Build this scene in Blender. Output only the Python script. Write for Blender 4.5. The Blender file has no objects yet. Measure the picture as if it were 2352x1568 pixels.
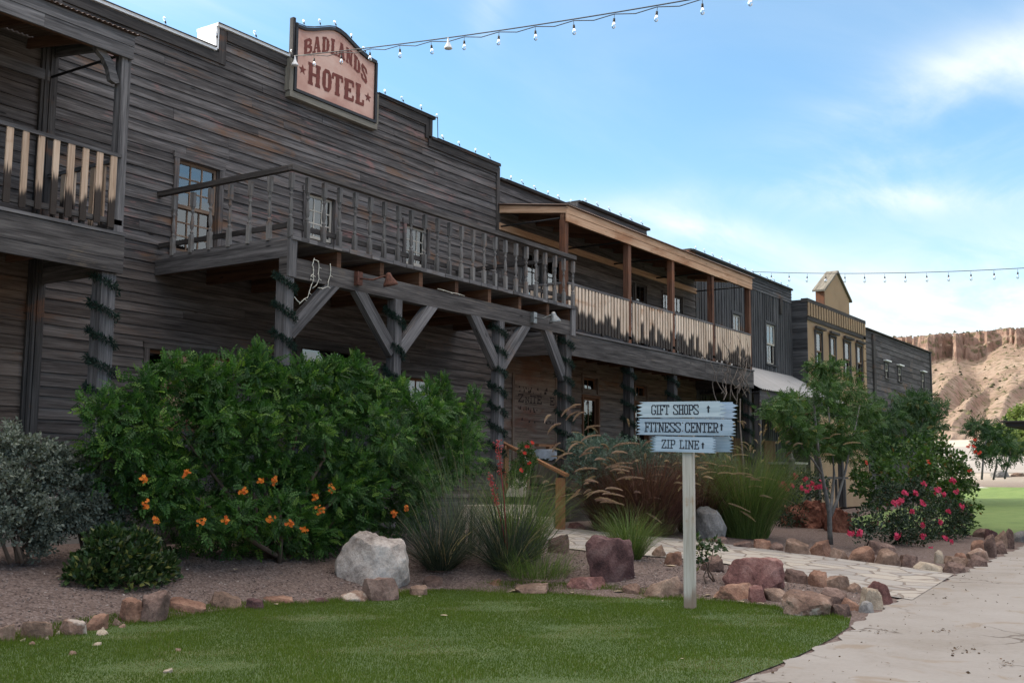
import bpy, math, random
import numpy as np
from mathutils import Vector, Matrix
random.seed(7); RNG = np.random.default_rng(7)
S = bpy.context.scene
R = math.radians

# ------------------------------------------------------------------ camera
CAM = np.array([0.0, 0.0, 1.35])
FPX, YAW, PITCH, ROLL = 2570.6, R(33.992), R(6.8585), R(0.466)      # focal length in pixels of a 2352 px wide picture
fw = np.array([math.cos(YAW)*math.cos(PITCH), math.sin(YAW)*math.cos(PITCH), math.sin(PITCH)])
rt0 = np.array([math.sin(YAW), -math.cos(YAW), 0.0]); up0 = np.cross(rt0, fw)
rt = math.cos(ROLL)*rt0 + math.sin(ROLL)*up0; up = -math.sin(ROLL)*rt0 + math.cos(ROLL)*up0
cd = bpy.data.cameras.new('camera'); co = bpy.data.objects.new('camera', cd); S.collection.objects.link(co)
cd.sensor_width = 36; cd.lens = 36*FPX/2352; cd.clip_start = 0.1; cd.clip_end = 4000
m = Matrix(((rt[0], up[0], -fw[0], CAM[0]), (rt[1], up[1], -fw[1], CAM[1]), (rt[2], up[2], -fw[2], CAM[2]), (0, 0, 0, 1)))
co.matrix_world = m
S.camera = co

# ------------------------------------------------------------------ sun, sky, exposure
SUN_AZ, SUN_EL = R(106), R(28)          # azimuth from +x towards +y: low, behind the buildings
sund = np.array([math.cos(SUN_AZ)*math.cos(SUN_EL), math.sin(SUN_AZ)*math.cos(SUN_EL), math.sin(SUN_EL)])
sl = bpy.data.lights.new('sun', 'SUN'); sl.energy = 3.2; sl.angle = R(0.5); sl.color = (1.0, 0.90, 0.76)
so = bpy.data.objects.new('sun', sl); S.collection.objects.link(so)
so.rotation_euler = Vector(sund).to_track_quat('Z', 'Y').to_euler()
S.view_settings.view_transform = 'Standard'; S.view_settings.look = 'None'
S.view_settings.exposure = 1.05; S.view_settings.gamma = 1.0
W = bpy.data.worlds.new('World'); S.world = W; W.use_nodes = True


class NT:
    """small helper for building node trees"""
    def __init__(s, tree): s.t = tree; s.n = tree.nodes; s.l = tree.links
    def add(s, typ, **kw):
        n = s.n.new(typ)
        for k, v in kw.items():
            if k == 'ins':
                for i, val in v.items():
                    if hasattr(val, 'is_output') or isinstance(val, bpy.types.NodeSocket): s.l.new(val, n.inputs[i])
                    else: n.inputs[i].default_value = val
            else: setattr(n, k, v)
        return n
    def math(s, op, a, b=None, c=None, clamp=False):
        n = s.n.new('ShaderNodeMath'); n.operation = op; n.use_clamp = clamp
        for i, v in enumerate((a, b, c)):
            if v is None: continue
            if isinstance(v, bpy.types.NodeSocket): s.l.new(v, n.inputs[i])
            else: n.inputs[i].default_value = v
        return n.outputs[0]
    def mix(s, f, a, b, blend='MIX'):
        n = s.n.new('ShaderNodeMix'); n.data_type = 'RGBA'; n.blend_type = blend
        for i, v in ((0, f), (6, a), (7, b)):
            if isinstance(v, bpy.types.NodeSocket): s.l.new(v, n.inputs[i])
            else: n.inputs[i].default_value = v if i == 0 else (*v[:3], 1)
        return n.outputs[2]
    def ramp(s, f, stops):
        n = s.n.new('ShaderNodeValToRGB'); s.l.new(f, n.inputs[0]); e = n.color_ramp.elements
        while len(e) < len(stops): e.new(0.5)
        for el, (p, c) in zip(e, stops): el.position = p; el.color = (*c[:3], 1) if hasattr(c, '__len__') else (c, c, c, 1)
        return n.outputs[0]
    def noise(s, vec, scale, detail=4, rough=0.55, dist=0.0):
        n = s.n.new('ShaderNodeTexNoise'); n.inputs['Scale'].default_value = scale; n.inputs['Detail'].default_value = detail
        n.inputs['Roughness'].default_value = rough; n.inputs['Distortion'].default_value = dist
        if vec is not None: s.l.new(vec, n.inputs['Vector'])
        return n.outputs[0]
    def mapping(s, vec, scale=(1, 1, 1), rot=(0, 0, 0), loc=(0, 0, 0)):
        n = s.n.new('ShaderNodeMapping'); s.l.new(vec, n.inputs[0])
        n.inputs['Scale'].default_value = scale; n.inputs['Rotation'].default_value = rot; n.inputs['Location'].default_value = loc
        return n.outputs[0]
    def smooth(s, x, a, b):
        n = s.n.new('ShaderNodeMapRange'); n.interpolation_type = 'SMOOTHSTEP'; s.l.new(x, n.inputs[0])
        n.inputs[1].default_value = a; n.inputs[2].default_value = b
        return n.outputs[0]


wt = NT(W.node_tree); wt.n.clear()
wo = wt.add('ShaderNodeOutputWorld'); bg = wt.add('ShaderNodeBackground'); wt.l.new(bg.outputs[0], wo.inputs[0])
sky = wt.add('ShaderNodeTexSky'); sky.sky_type = 'NISHITA'; sky.sun_disc = False
sky.sun_elevation = SUN_EL; sky.sun_rotation = math.pi/2 - SUN_AZ; sky.air_density = 1.0; sky.dust_density = 0.6; sky.ozone_density = 1.6
SKYS = 0.12
bg.inputs[1].default_value = SKYS
tc = wt.add('ShaderNodeTexCoord').outputs['Generated']
sx = wt.add('ShaderNodeSeparateXYZ', ins={0: tc})
dz = wt.math('MAXIMUM', sx.outputs[2], 0.02)
px = wt.math('DIVIDE', sx.outputs[0], wt.math('ADD', dz, 0.06)); py = wt.math('DIVIDE', sx.outputs[1], wt.math('ADD', dz, 0.06))
pc = wt.add('ShaderNodeCombineXYZ', ins={0: px, 1: py}).outputs[0]
n1 = wt.noise(wt.mapping(pc, (0.42, 1.0, 1), (0, 0, R(25)), (3.1, 1.7, 0)), 0.62, 9, 0.58, 0.55)
n2 = wt.noise(wt.mapping(pc, (0.25, 1.6, 1), (0, 0, R(-12)), (0.4, 5.2, 0)), 0.9, 8, 0.6, 0.9)
c1 = wt.smooth(n1, 0.50, 0.74); c2 = wt.smooth(n2, 0.50, 0.78)
cl = wt.math('MULTIPLY', wt.math('MAXIMUM', c1, wt.math('MULTIPLY', c2, 0.75)), 0.16)
hz = wt.smooth(sx.outputs[2], 0.30, 0.02)                       # paler and cloudier towards the horizon
cl = wt.math('ADD', cl, wt.math('MULTIPLY', hz, wt.math('ADD', wt.math('MULTIPLY', n1, 0.5), 0.45)), clamp=True)


def gaussdir(az, el, wa, we, tilt=0.0):
    """a bank of cloud round one direction of the sky"""
    a = wt.math('SUBTRACT', wt.math('ARCTAN2', sx.outputs[1], sx.outputs[0]), R(az))
    e = wt.math('SUBTRACT', wt.math('ARCSINE', sx.outputs[2]), R(el))
    e = wt.math('SUBTRACT', e, wt.math('MULTIPLY', a, tilt))
    q = wt.math('ADD', wt.math('POWER', wt.math('ABSOLUTE', wt.math('DIVIDE', a, R(wa))), 2), wt.math('POWER', wt.math('ABSOLUTE', wt.math('DIVIDE', e, R(we))), 2))
    return wt.math('POWER', 2.718, wt.math('MULTIPLY', q, -1.0))


bank = wt.math('ADD', wt.math('MULTIPLY', gaussdir(57, 25.2, 16, 3.4, -0.14), 1.8), wt.math('MULTIPLY', gaussdir(34, 12.2, 8, 1.5, 0.22), 0.55))
bank = wt.math('ADD', bank, wt.math('MULTIPLY', gaussdir(11, 18.6, 7.5, 1.9, -0.2), 1.25))
bank = wt.math('ADD', bank, wt.math('MULTIPLY', gaussdir(24.5, 12.6, 4.2, 0.85, 0.22), 1.25))
bank = wt.math('ADD', bank, wt.math('MULTIPLY', gaussdir(15, 13.6, 5.5, 0.9, 0.05), 1.1))
bank = wt.math('ADD', bank, wt.math('MULTIPLY', gaussdir(12, 6.6, 15, 3.6), 1.35))
bank = wt.math('ADD', bank, wt.math('MULTIPLY', gaussdir(-30, 9, 26, 9), 2.2))
bank = wt.math('ADD', bank, wt.math('MULTIPLY', gaussdir(15, 15.2, 12, 0.7, -0.10), 0.5))
bank = wt.math('ADD', bank, wt.math('MULTIPLY', gaussdir(35.3, 23.8, 1.3, 2.2, -1.0), 0.45))
n3 = wt.noise(wt.mapping(pc, (0.5, 1.1, 1), (0, 0, R(15)), (1.4, 0.6, 0)), 1.6, 9, 0.6, 0.8)
cl = wt.math('ADD', wt.math('ADD', cl, 0.07), wt.math('MULTIPLY', bank, wt.math('ADD', wt.math('MULTIPLY', wt.math('ADD', c1, c2), 0.55), wt.math('MULTIPLY', wt.smooth(n3, 0.30, 0.68), 0.6))), clamp=True)
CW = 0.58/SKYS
# added bright warm cloud overhead, out of view, to light the scene from above
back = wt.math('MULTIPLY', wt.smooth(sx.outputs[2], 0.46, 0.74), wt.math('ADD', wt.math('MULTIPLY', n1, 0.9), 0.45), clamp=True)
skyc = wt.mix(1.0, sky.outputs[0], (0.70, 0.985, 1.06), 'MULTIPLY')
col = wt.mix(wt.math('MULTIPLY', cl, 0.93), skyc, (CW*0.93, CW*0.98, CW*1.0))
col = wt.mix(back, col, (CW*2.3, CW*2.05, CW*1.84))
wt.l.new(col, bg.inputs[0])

# ------------------------------------------------------------------ picture coordinates -> places in the world (used once, to read the photo's layout)
def ray(u, v): return fw*FPX + rt*(u-1176) - up*(v-784)
def onY(u, v, Y):
    d = ray(u, v); return CAM + d*(Y/d[1])
def onX(u, v, X):
    d = ray(u, v); return CAM + d*(X/d[0])
def onZ(u, v, Z):
    d = ray(u, v); return CAM + d*((Z-CAM[2])/d[2])


def sstep(a, b, x):
    t = np.clip((x-a)/(b-a), 0, 1); return t*t*(3-2*t)
BX = np.array([-30, 5, 8, 10, 10.9, 11.4, 11.7, 11.9, 13, 16, 26, 60, 400.])
BY = np.array([8.4, 8.4, 8.6, 8.4, 8.2, 6.5, 5.4, 4.1, 3.6, 3.8, 4.6, 10, 60.])
def ground(x, y):
    """height of the ground: flat lawn and drive, beds that climb to the porch, land that climbs away to the right"""
    x = np.asarray(x, float); y = np.asarray(y, float)
    yb = np.interp(x, BX, BY); w = np.clip(10.6-yb, 2.0, 7)
    bed = 0.5*np.clip((y-yb-0.1)/w, 0, 1)**0.9
    bed = bed*(1-sstep(24, 32, x))
    far = 0.013*np.clip(x-25, 0, 35) + 0.085*np.clip(x-60, 0, 15)*sstep(55, 66, x) + 0.062*np.clip(x-75, 0, 75)
    return bed + far
def gpt(u, v):
    """where the line of sight through a picture point meets the ground"""
    d = ray(u, v); d = d/np.linalg.norm(d); t0, t1 = 2.0, None
    t = 2.0
    while t < 160:
        p = CAM + d*t
        if p[2] < ground(p[0], p[1]): t1 = t; break
        t0 = t; t += 0.15
    if t1 is None: return CAM + d*100
    for _ in range(25):
        tm = (t0+t1)/2; p = CAM + d*tm
        if p[2] < ground(p[0], p[1]): t1 = tm
        else: t0 = tm
    return CAM + d*t1
def depth(p): return float((np.asarray(p)-CAM) @ fw)
def px2m(p): return depth(p)/FPX      # metres per picture pixel at a place

# ------------------------------------------------------------------ objects
COL = S.collection
ORG = {}
def empty(name, loc, label=None, cat=None, group=None, rz=0.0):
    o = bpy.data.objects.new(name, None); COL.objects.link(o); o.location = [float(q) for q in loc]; o.rotation_euler.z = rz
    o.empty_display_size = 0.2
    ORG[o.name] = np.array(loc, float)
    if label: o['label'] = label
    if cat: o['category'] = cat
    if group: o['group'] = group
    return o
def link(name, me, parent=None, mat=None):
    o = bpy.data.objects.new(name, me); COL.objects.link(o)
    if parent is not None: o.parent = parent; ORG[o.name] = ORG[parent.name]
    else: ORG[o.name] = np.zeros(3)
    if mat is not None:
        for mm in (mat if isinstance(mat, (list, tuple)) else [mat]): me.materials.append(mm)
    return o
def tag(o, label=None, cat=None, group=None, kind=None):
    if label: o['label'] = label
    if cat: o['category'] = cat
    if group: o['group'] = group
    if kind: o['kind'] = kind
    return o
def clone(o, parent=None, loc=None, rz=None):
    c = o.copy(); COL.objects.link(c)
    if parent is not None: c.parent = parent
    if loc is not None: c.location = loc
    if rz is not None: c.rotation_euler.z = rz
    ORG[c.name] = ORG.get(o.name, np.zeros(3))
    return c
def clone_tree(o, parent=None):
    c = clone(o, parent)
    for ch in list(o.children): clone_tree(ch, c)
    return c


class MB:
    """collects shapes and links them as ONE mesh object"""
    def __init__(s): s.v = []; s.f = []; s.uv = []; s.r = []; s.mi = []; s.sm = []
    def face(s, idx, uvs=None, r=0.5, mi=0, sm=False):
        s.f.append(idx); s.uv.extend(uvs if uvs is not None else [(0, 0)]*len(idx)); s.r.append(r); s.mi.append(mi); s.sm.append(sm)
    def hexa(s, c8, L=0, r=None, mi=0):
        """c8[i][j][k] corners; L = length axis; uv in metres along / across the grain"""
        r = random.random() if r is None else r
        ru, rv = random.random()*50, random.random()*50
        P = [np.asarray(p, float) for p in c8]; b = len(s.v); s.v.extend([tuple(p) for p in P])
        # index = i*4+j*2+k
        ex = np.linalg.norm(P[4]-P[0]); ey = np.linalg.norm(P[2]-P[0]); ez = np.linalg.norm(P[1]-P[0]); E = (ex, ey, ez)
        def uvof(i, j, k, ax):
            q = (i*ex, j*ey, k*ez); o = [a for a in range(3) if a != L]
            u = q[L]; v = q[o[0]] + q[o[1]]
            if ax == L: u = q[o[0]]*0.15; v = q[o[1]]
            return (u+ru, v+rv)
        quads = [(0, [(0, 0, 0), (0, 0, 1), (0, 1, 1), (0, 1, 0)]), (0, [(1, 0, 0), (1, 1, 0), (1, 1, 1), (1, 0, 1)]),
                 (1, [(0, 0, 0), (1, 0, 0), (1, 0, 1), (0, 0, 1)]), (1, [(0, 1, 0), (0, 1, 1), (1, 1, 1), (1, 1, 0)]),
                 (2, [(0, 0, 0), (0, 1, 0), (1, 1, 0), (1, 0, 0)]), (2, [(0, 0, 1), (1, 0, 1), (1, 1, 1), (0, 1, 1)])]
        for ax, q in quads:
            s.face([b+i*4+j*2+k for i, j, k in q], [uvof(i, j, k, ax) for i, j, k in q], r, mi)
    def box(s, x0, x1, y0, y1, z0, z1, L=None, r=None, mi=0):
        if L is None: L = int(np.argmax([x1-x0, y1-y0, z1-z0]))
        s.hexa([(x, y, z) for x in (x0, x1) for y in (y0, y1) for z in (z0, z1)], L, r, mi)
    def beam(s, p, q, w, h, upv=(0, 0, 1), r=None, mi=0, taper=1.0):
        p = np.asarray(p, float); q = np.asarray(q, float); a = q-p; a /= np.linalg.norm(a)
        sd = np.cross(a, upv)
        if np.linalg.norm(sd) < 1e-4: sd = np.cross(a, (0, 1, 0))
        sd /= np.linalg.norm(sd); u = np.cross(sd, a)
        c = []
        for e, t in ((p, 1.0), (q, taper)):
            for i in (-.5, .5):
                for k in (-.5, .5): c.append(e + sd*w*i*t + u*h*k*t)
        s.hexa(c, 0, r, mi)
    def tube(s, pts, rad, n=8, r=None, mi=0, caps=True, sm=True):
        r = random.random() if r is None else r
        pts = [np.asarray(p, float) for p in pts]; rad = rad if hasattr(rad, '__len__') else [rad]*len(pts)
        ref = np.array([0.31, 0.17, 0.94]); b = len(s.v); u = 0.0; rings = []
        for i, p in enumerate(pts):
            t = pts[min(i+1, len(pts)-1)] - pts[max(i-1, 0)]; t = t/(np.linalg.norm(t)+1e-9)
            sd = np.cross(t, ref)
            if np.linalg.norm(sd) < .1: sd = np.cross(t, (1, 0, 0))
            sd /= np.linalg.norm(sd); w = np.cross(sd, t)
            for k in range(n):
                a = 2*math.pi*k/n; s.v.append(tuple(p + (sd*math.cos(a) + w*math.sin(a))*rad[i]))
            if i: u += np.linalg.norm(p-pts[i-1])
            rings.append(u)
        for i in range(len(pts)-1):
            for k in range(n):
                k2 = (k+1) % n
                s.face([b+i*n+k, b+i*n+k2, b+(i+1)*n+k2, b+(i+1)*n+k], [(rings[i], k*.03), (rings[i], (k+1)*.03), (rings[i+1], (k+1)*.03), (rings[i+1], k*.03)], r, mi, sm)
        if caps:
            s.face([b+k for k in range(n)][::-1], None, r, mi); s.face([b+(len(pts)-1)*n+k for k in range(n)], None, r, mi)
    def lathe(s, prof, c=(0, 0, 0), n=12, r=None, mi=0, sm=True, axis=None):
        r = random.random() if r is None else r; b = len(s.v); c = np.asarray(c, float)
        ax = np.array([0, 0, 1.]) if axis is None else np.asarray(axis, float)/np.linalg.norm(axis)
        e1 = np.cross(ax, (0, 1, 0)); e1 = e1/np.linalg.norm(e1) if np.linalg.norm(e1) > .1 else np.array([1., 0, 0]); e2 = np.cross(ax, e1)
        for rr, z in prof:
            for k in range(n):
                a = 2*math.pi*k/n; s.v.append(tuple(c + ax*z + (e1*math.cos(a)+e2*math.sin(a))*max(rr, 1e-4)))
        for i in range(len(prof)-1):
            for k in range(n):
                k2 = (k+1) % n
                s.face([b+i*n+k, b+i*n+k2, b+(i+1)*n+k2, b+(i+1)*n+k], [(prof[i][1], k*.02), (prof[i][1], k*.02+.02), (prof[i+1][1], k*.02+.02), (prof[i+1][1], k*.02)], r, mi, sm)
    def prism(s, poly, y0, y1, r=None, mi=0, frame=None):
        """polygon in (x,z), extruded from y0 to y1; frame = function (x,y,z)->world"""
        r = random.random() if r is None else r; n = len(poly); b = len(s.v)
        fr = frame or (lambda x, y, z: (x, y, z))
        area = sum(poly[i][0]*poly[(i+1) % n][1]-poly[(i+1) % n][0]*poly[i][1] for i in range(n))
        if area < 0: poly = poly[::-1]
        for y in (y0, y1): s.v.extend([tuple(fr(x, y, z)) for x, z in poly])
        s.face([b+i for i in range(n)], [(x, z) for x, z in poly], r, mi)
        s.face([b+n+i for i in range(n)][::-1], [(x, z) for x, z in poly][::-1], r, mi)
        for i in range(n):
            j = (i+1) % n
            s.face([b+j, b+i, b+n+i, b+n+j], [(poly[j][0], poly[j][1]), (poly[i][0], poly[i][1]), (poly[i][0], poly[i][1]+.05), (poly[j][0], poly[j][1]+.05)], r, mi)
    def each(s, name, mat, parent=None):
        """every piece an object of its own"""
        par = list(range(len(s.v)))
        def fd(a):
            while par[a] != a: par[a] = par[par[a]]; a = par[a]
            return a
        for f in s.f:
            for a in f[1:]: par[fd(a)] = fd(f[0])
        grp = {}; k = 0
        for i, f in enumerate(s.f): grp.setdefault(fd(f[0]), []).append((i, k)); k += len(f)
        out = []
        for fs in grp.values():
            m_ = MB(); ix = {}
            for i, k in fs:
                f = s.f[i]; idx = []
                for a in f:
                    if a not in ix: ix[a] = len(m_.v); m_.v.append(s.v[a])
                    idx.append(ix[a])
                m_.face(idx, s.uv[k:k+len(f)], s.r[i], s.mi[i], s.sm[i])
            out.append(m_.build(name, mat, parent))
        return out
    def build(s, name, mat, parent=None, label=None):
        o_ = ORG[parent.name] if parent is not None else np.zeros(3)
        me = bpy.data.meshes.new(name)
        V = np.array(s.v, float) - o_
        me.from_pydata(V.tolist(), [], s.f)
        uvl = me.uv_layers.new(name='UVMap'); uvl.data.foreach_set('uv', np.array(s.uv, np.float32).ravel())
        at = me.attributes.new('rnd', 'FLOAT', 'FACE'); at.data.foreach_set('value', np.array(s.r, np.float32))
        me.polygons.foreach_set('material_index', np.array(s.mi, np.int32)); me.polygons.foreach_set('use_smooth', np.array(s.sm, bool))
        me.update()
        o = link(name, me, parent, mat)
        if label: o['label'] = label
        return o


def bigmesh(name, V, F, rnd, mat, parent=None, smooth=False):
    """fast mesh from arrays: F is (n,3) or (n,4)"""
    o_ = ORG[parent.name] if parent is not None else np.zeros(3)
    V = np.asarray(V, np.float32) - o_.astype(np.float32); F = np.asarray(F, np.int32)
    me = bpy.data.meshes.new(name); n, k = F.shape
    me.vertices.add(len(V)); me.vertices.foreach_set('co', V.ravel())
    me.loops.add(n*k); me.loops.foreach_set('vertex_index', F.ravel())
    me.polygons.add(n); me.polygons.foreach_set('loop_start', np.arange(0, n*k, k, dtype=np.int32))
    me.polygons.foreach_set('use_smooth', np.full(n, smooth))
    at = me.attributes.new('rnd', 'FLOAT', 'FACE'); at.data.foreach_set('value', np.asarray(rnd, np.float32))
    me.update(calc_edges=True)
    return link(name, me, parent, mat)

# ------------------------------------------------------------------ materials
def newmat(name):
    mt = bpy.data.materials.new(name); mt.use_nodes = True; t = NT(mt.node_tree); t.n.clear()
    o = t.add('ShaderNodeOutputMaterial'); b = t.add('ShaderNodeBsdfPrincipled'); t.l.new(b.outputs[0], o.inputs[0])
    return mt, t, b
def setbump(t, b, h, strength=0.4, dist=0.01):
    bp = t.add('ShaderNodeBump', ins={'Height': h}); bp.inputs['Strength'].default_value = strength; bp.inputs['Distance'].default_value = dist
    t.l.new(bp.outputs[0], b.inputs['Normal'])

def wood(name, dark, mid, light, accent=None, acc=0.0, pink=0.0, rough=0.85, var=0.5, mould=None, knots=1.0, spec=0.2):
    mt, t, b = newmat(name)
    uv = t.add('ShaderNodeUVMap').outputs[0]
    rn = t.add('ShaderNodeAttribute', attribute_name='rnd').outputs['Fac']
    pos = t.add('ShaderNodeNewGeometry').outputs['Position']
    g1 = t.noise(t.mapping(uv, (1.6, 42, 1)), 1.0, 7, 0.65, 0.25)
    g2 = t.noise(t.mapping(uv, (0.55, 5.5, 1)), 1.0, 5, 0.6, 0.6)
    g3 = t.noise(t.mapping(uv, (7, 160, 1)), 1.0, 3, 0.6)
    g4 = t.noise(t.mapping(uv, (0.7, 15, 1), loc=(3, 7, 0)), 1.0, 4, 0.6, 0.5)
    f = t.math('ADD', t.math('MULTIPLY', g1, 0.40), t.math('ADD', t.math('MULTIPLY', g2, 0.27), t.math('MULTIPLY', g4, 0.33)))
    f = t.math('ADD', t.math('MULTIPLY', t.math('SUBTRACT', f, 0.5), 1.95), 0.5)
    f = t.math('ADD', f, t.math('MULTIPLY', t.math('SUBTRACT', g3, 0.5), 0.16))
    f = t.math('ADD', f, t.math('MULTIPLY', t.math('SUBTRACT', rn, 0.5), 0.12*var))
    c = t.ramp(f, [(0.28, dark), (0.5, mid), (0.74, light)])
    if accent is not None and acc > 0:
        a = t.noise(t.mapping(pos, (0.7, 0.7, 1.9)), 1.0, 6, 0.64, 0.5)
        a = t.math('ADD', a, t.math('MULTIPLY', t.math('SUBTRACT', g1, 0.5), 0.45))
        a = t.math('ADD', a, t.math('MULTIPLY', t.math('SUBTRACT', rn, 0.5), 0.12))
        c = t.mix(t.math('MULTIPLY', t.smooth(a, 0.66-acc*0.3, 0.80-acc*0.25), 0.75), c, accent)
    if pink > 0:
        a = t.noise(t.mapping(pos, (0.9, 0.9, 3.2), loc=(7, 3, 1)), 1.0, 6, 0.65, 0.5)
        a = t.math('ADD', a, t.math('MULTIPLY', t.math('SUBTRACT', g1, 0.5), 0.5))
        c = t.mix(t.math('MULTIPLY', t.smooth(a, 0.60, 0.70), pink), c, (0.23, 0.128, 0.118))
    if knots > 0:
        v = t.add('ShaderNodeTexVoronoi'); v.inputs['Scale'].default_value = 1.0
        t.l.new(t.mapping(uv, (1.5, 6.0, 1)), v.inputs['Vector'])
        k = t.smooth(v.outputs['Distance'], 0.11, 0.05)
        sel = t.math('GREATER_THAN', t.add('ShaderNodeSeparateXYZ', ins={0: v.outputs['Color']}).outputs[0], 0.42)
        c = t.mix(t.math('MULTIPLY', t.math('MULTIPLY', k, sel), 0.85*knots), c, tuple(q*0.45 for q in dark))
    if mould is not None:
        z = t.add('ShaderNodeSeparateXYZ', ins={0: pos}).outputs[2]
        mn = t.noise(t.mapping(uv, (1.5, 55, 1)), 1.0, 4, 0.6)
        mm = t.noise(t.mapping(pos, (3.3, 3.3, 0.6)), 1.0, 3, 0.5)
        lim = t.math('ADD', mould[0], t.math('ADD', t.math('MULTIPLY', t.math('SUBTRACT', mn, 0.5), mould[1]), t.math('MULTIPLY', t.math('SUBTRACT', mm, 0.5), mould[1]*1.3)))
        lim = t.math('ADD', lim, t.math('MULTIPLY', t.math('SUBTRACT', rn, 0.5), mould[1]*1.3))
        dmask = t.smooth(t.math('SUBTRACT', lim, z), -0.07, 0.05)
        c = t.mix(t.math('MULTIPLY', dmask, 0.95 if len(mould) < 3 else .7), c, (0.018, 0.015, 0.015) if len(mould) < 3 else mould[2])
    hsv = t.add('ShaderNodeHueSaturation', ins={'Color': c}); t.l.new(t.math('ADD', 1.0-0.22*var, t.math('MULTIPLY', rn, 0.44*var)), hsv.inputs['Value'])
    t.l.new(hsv.outputs[0], b.inputs['Base Color']); b.inputs['Roughness'].default_value = rough
    b.inputs['Specular IOR Level'].default_value = spec
    setbump(t, b, t.math('ADD', g1, t.math('MULTIPLY', g3, 0.4)), 0.55, 0.006)
    return mt

def plain(name, color, rough=0.6, metal=0.0, noise=0.0, scale=8.0, spec=0.4, bump=0.0, c2=None):
    mt, t, b = newmat(name)
    b.inputs['Roughness'].default_value = rough; b.inputs['Metallic'].default_value = metal; b.inputs['Specular IOR Level'].default_value = spec
    if noise > 0:
        pos = t.add('ShaderNodeTexCoord').outputs['Object']
        n = t.noise(pos, scale, 6, 0.6)
        lo = tuple(q*(1-noise) for q in color); hi = c2 or tuple(min(1, q*(1+noise)) for q in color)
        t.l.new(t.ramp(n, [(0.3, lo), (0.7, hi)]), b.inputs['Base Color'])
        if bump: setbump(t, b, n, bump, 0.01)
    else: b.inputs['Base Color'].default_value = (*color, 1)
    return mt

def leafmat(name, dark, light, trans=0.25, rough=0.5, spec=0.3, extra=None, extra_at=0.9):
    mt = bpy.data.materials.new(name); mt.use_nodes = True; t = NT(mt.node_tree); t.n.clear()
    o = t.add('ShaderNodeOutputMaterial'); b = t.add('ShaderNodeBsdfPrincipled')
    rn = t.add('ShaderNodeAttribute', attribute_name='rnd').outputs['Fac']
    st = [(0.0, dark), (0.75 if extra is None else min(.75, extra_at-.1), light)]
    if extra is not None: st += [(extra_at, light), (min(1, extra_at+.06), extra)]
    c = t.ramp(rn, st); t.l.new(c, b.inputs['Base Color'])
    b.inputs['Roughness'].default_value = rough; b.inputs['Specular IOR Level'].default_value = spec
    tr = t.add('ShaderNodeBsdfTranslucent', ins={0: t.mix(1.0, c, (1.1, 1.25, 0.6), 'MULTIPLY')})
    mx = t.add('ShaderNodeMixShader', ins={0: trans, 1: b.outputs[0], 2: tr.outputs[0]}); t.l.new(mx.outputs[0], o.inputs[0])
    return mt

def glassmat(name, ior=1.75, tint=(0.85, 0.9, 0.92), rough=0.01, wav=0.15):
    mt = bpy.data.materials.new(name); mt.use_nodes = True; t = NT(mt.node_tree); t.n.clear()
    o = t.add('ShaderNodeOutputMaterial'); g = t.add('ShaderNodeBsdfGlossy'); g.inputs['Roughness'].default_value = rough
    tr = t.add('ShaderNodeBsdfTransparent'); tr.inputs[0].default_value = (*tint, 1)
    fr = t.add('ShaderNodeFresnel'); fr.inputs[0].default_value = ior
    bp = t.add('ShaderNodeBump', ins={'Height': t.noise(t.add('ShaderNodeNewGeometry').outputs['Position'], 2.2, 2, 0.5)})
    bp.inputs['Strength'].default_value = wav; bp.inputs['Distance'].default_value = 0.02
    t.l.new(bp.outputs[0], g.inputs['Normal'])
    mx = t.add('ShaderNodeMixShader', ins={0: fr.outputs[0], 1: tr.outputs[0], 2: g.outputs[0]}); t.l.new(mx.outputs[0], o.inputs[0])
    return mt

M = {}
M['gray'] = wood('weathered_siding', (0.029, 0.026, 0.0255), (0.092, 0.084, 0.083), (0.208, 0.194, 0.191), (0.16, 0.084, 0.046), 0.33, 0.85, var=0.5)
M['brown'] = wood('sheltered_siding', (0.030, 0.025, 0.023), (0.094, 0.080, 0.075), (0.185, 0.163, 0.154), (0.13, 0.075, 0.05), 0.22, 0.0, var=0.6)
M['porchwall'] = wood('porch_boards', (0.042, 0.029, 0.024), (0.145, 0.107, 0.087), (0.25, 0.195, 0.163), (0.15, 0.07, 0.04), 0.4, 0.0, var=0.6)
M['timber'] = wood('gray_timber', (0.042, 0.040, 0.042), (0.125, 0.119, 0.121), (0.235, 0.224, 0.225), (0.17, 0.11, 0.075), 0.24, 0.0, var=0.6)
M['beam'] = wood('dark_beam', (0.026, 0.023, 0.022), (0.075, 0.068, 0.066), (0.165, 0.15, 0.141), (0.16, 0.125, 0.09), 0.30, 0.0, var=0.5)
M['baluster'] = wood('baluster_wood', (0.055, 0.053, 0.053), (0.13, 0.125, 0.123), (0.22, 0.21, 0.20), (0.17, 0.10, 0.065), 0.3, 0.0, var=1.0, knots=0)
M['dark'] = wood('dark_trim', (0.018, 0.016, 0.016), (0.048, 0.044, 0.043), (0.095, 0.088, 0.085), (0.15, 0.07, 0.04), 0.2, 0.0, var=0.8)
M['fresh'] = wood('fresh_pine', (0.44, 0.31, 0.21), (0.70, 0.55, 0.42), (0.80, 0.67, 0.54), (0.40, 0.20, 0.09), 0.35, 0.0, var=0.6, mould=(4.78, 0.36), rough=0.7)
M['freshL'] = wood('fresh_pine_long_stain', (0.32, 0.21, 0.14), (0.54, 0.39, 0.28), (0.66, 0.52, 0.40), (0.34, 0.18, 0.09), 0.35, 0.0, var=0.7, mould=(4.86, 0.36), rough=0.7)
M['cedar'] = wood('cedar_fascia', (0.33, 0.18, 0.105), (0.52, 0.32, 0.20), (0.63, 0.43, 0.29), (0.30, 0.13, 0.06), 0.4, 0.0, var=0.5, rough=0.75)
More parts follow.
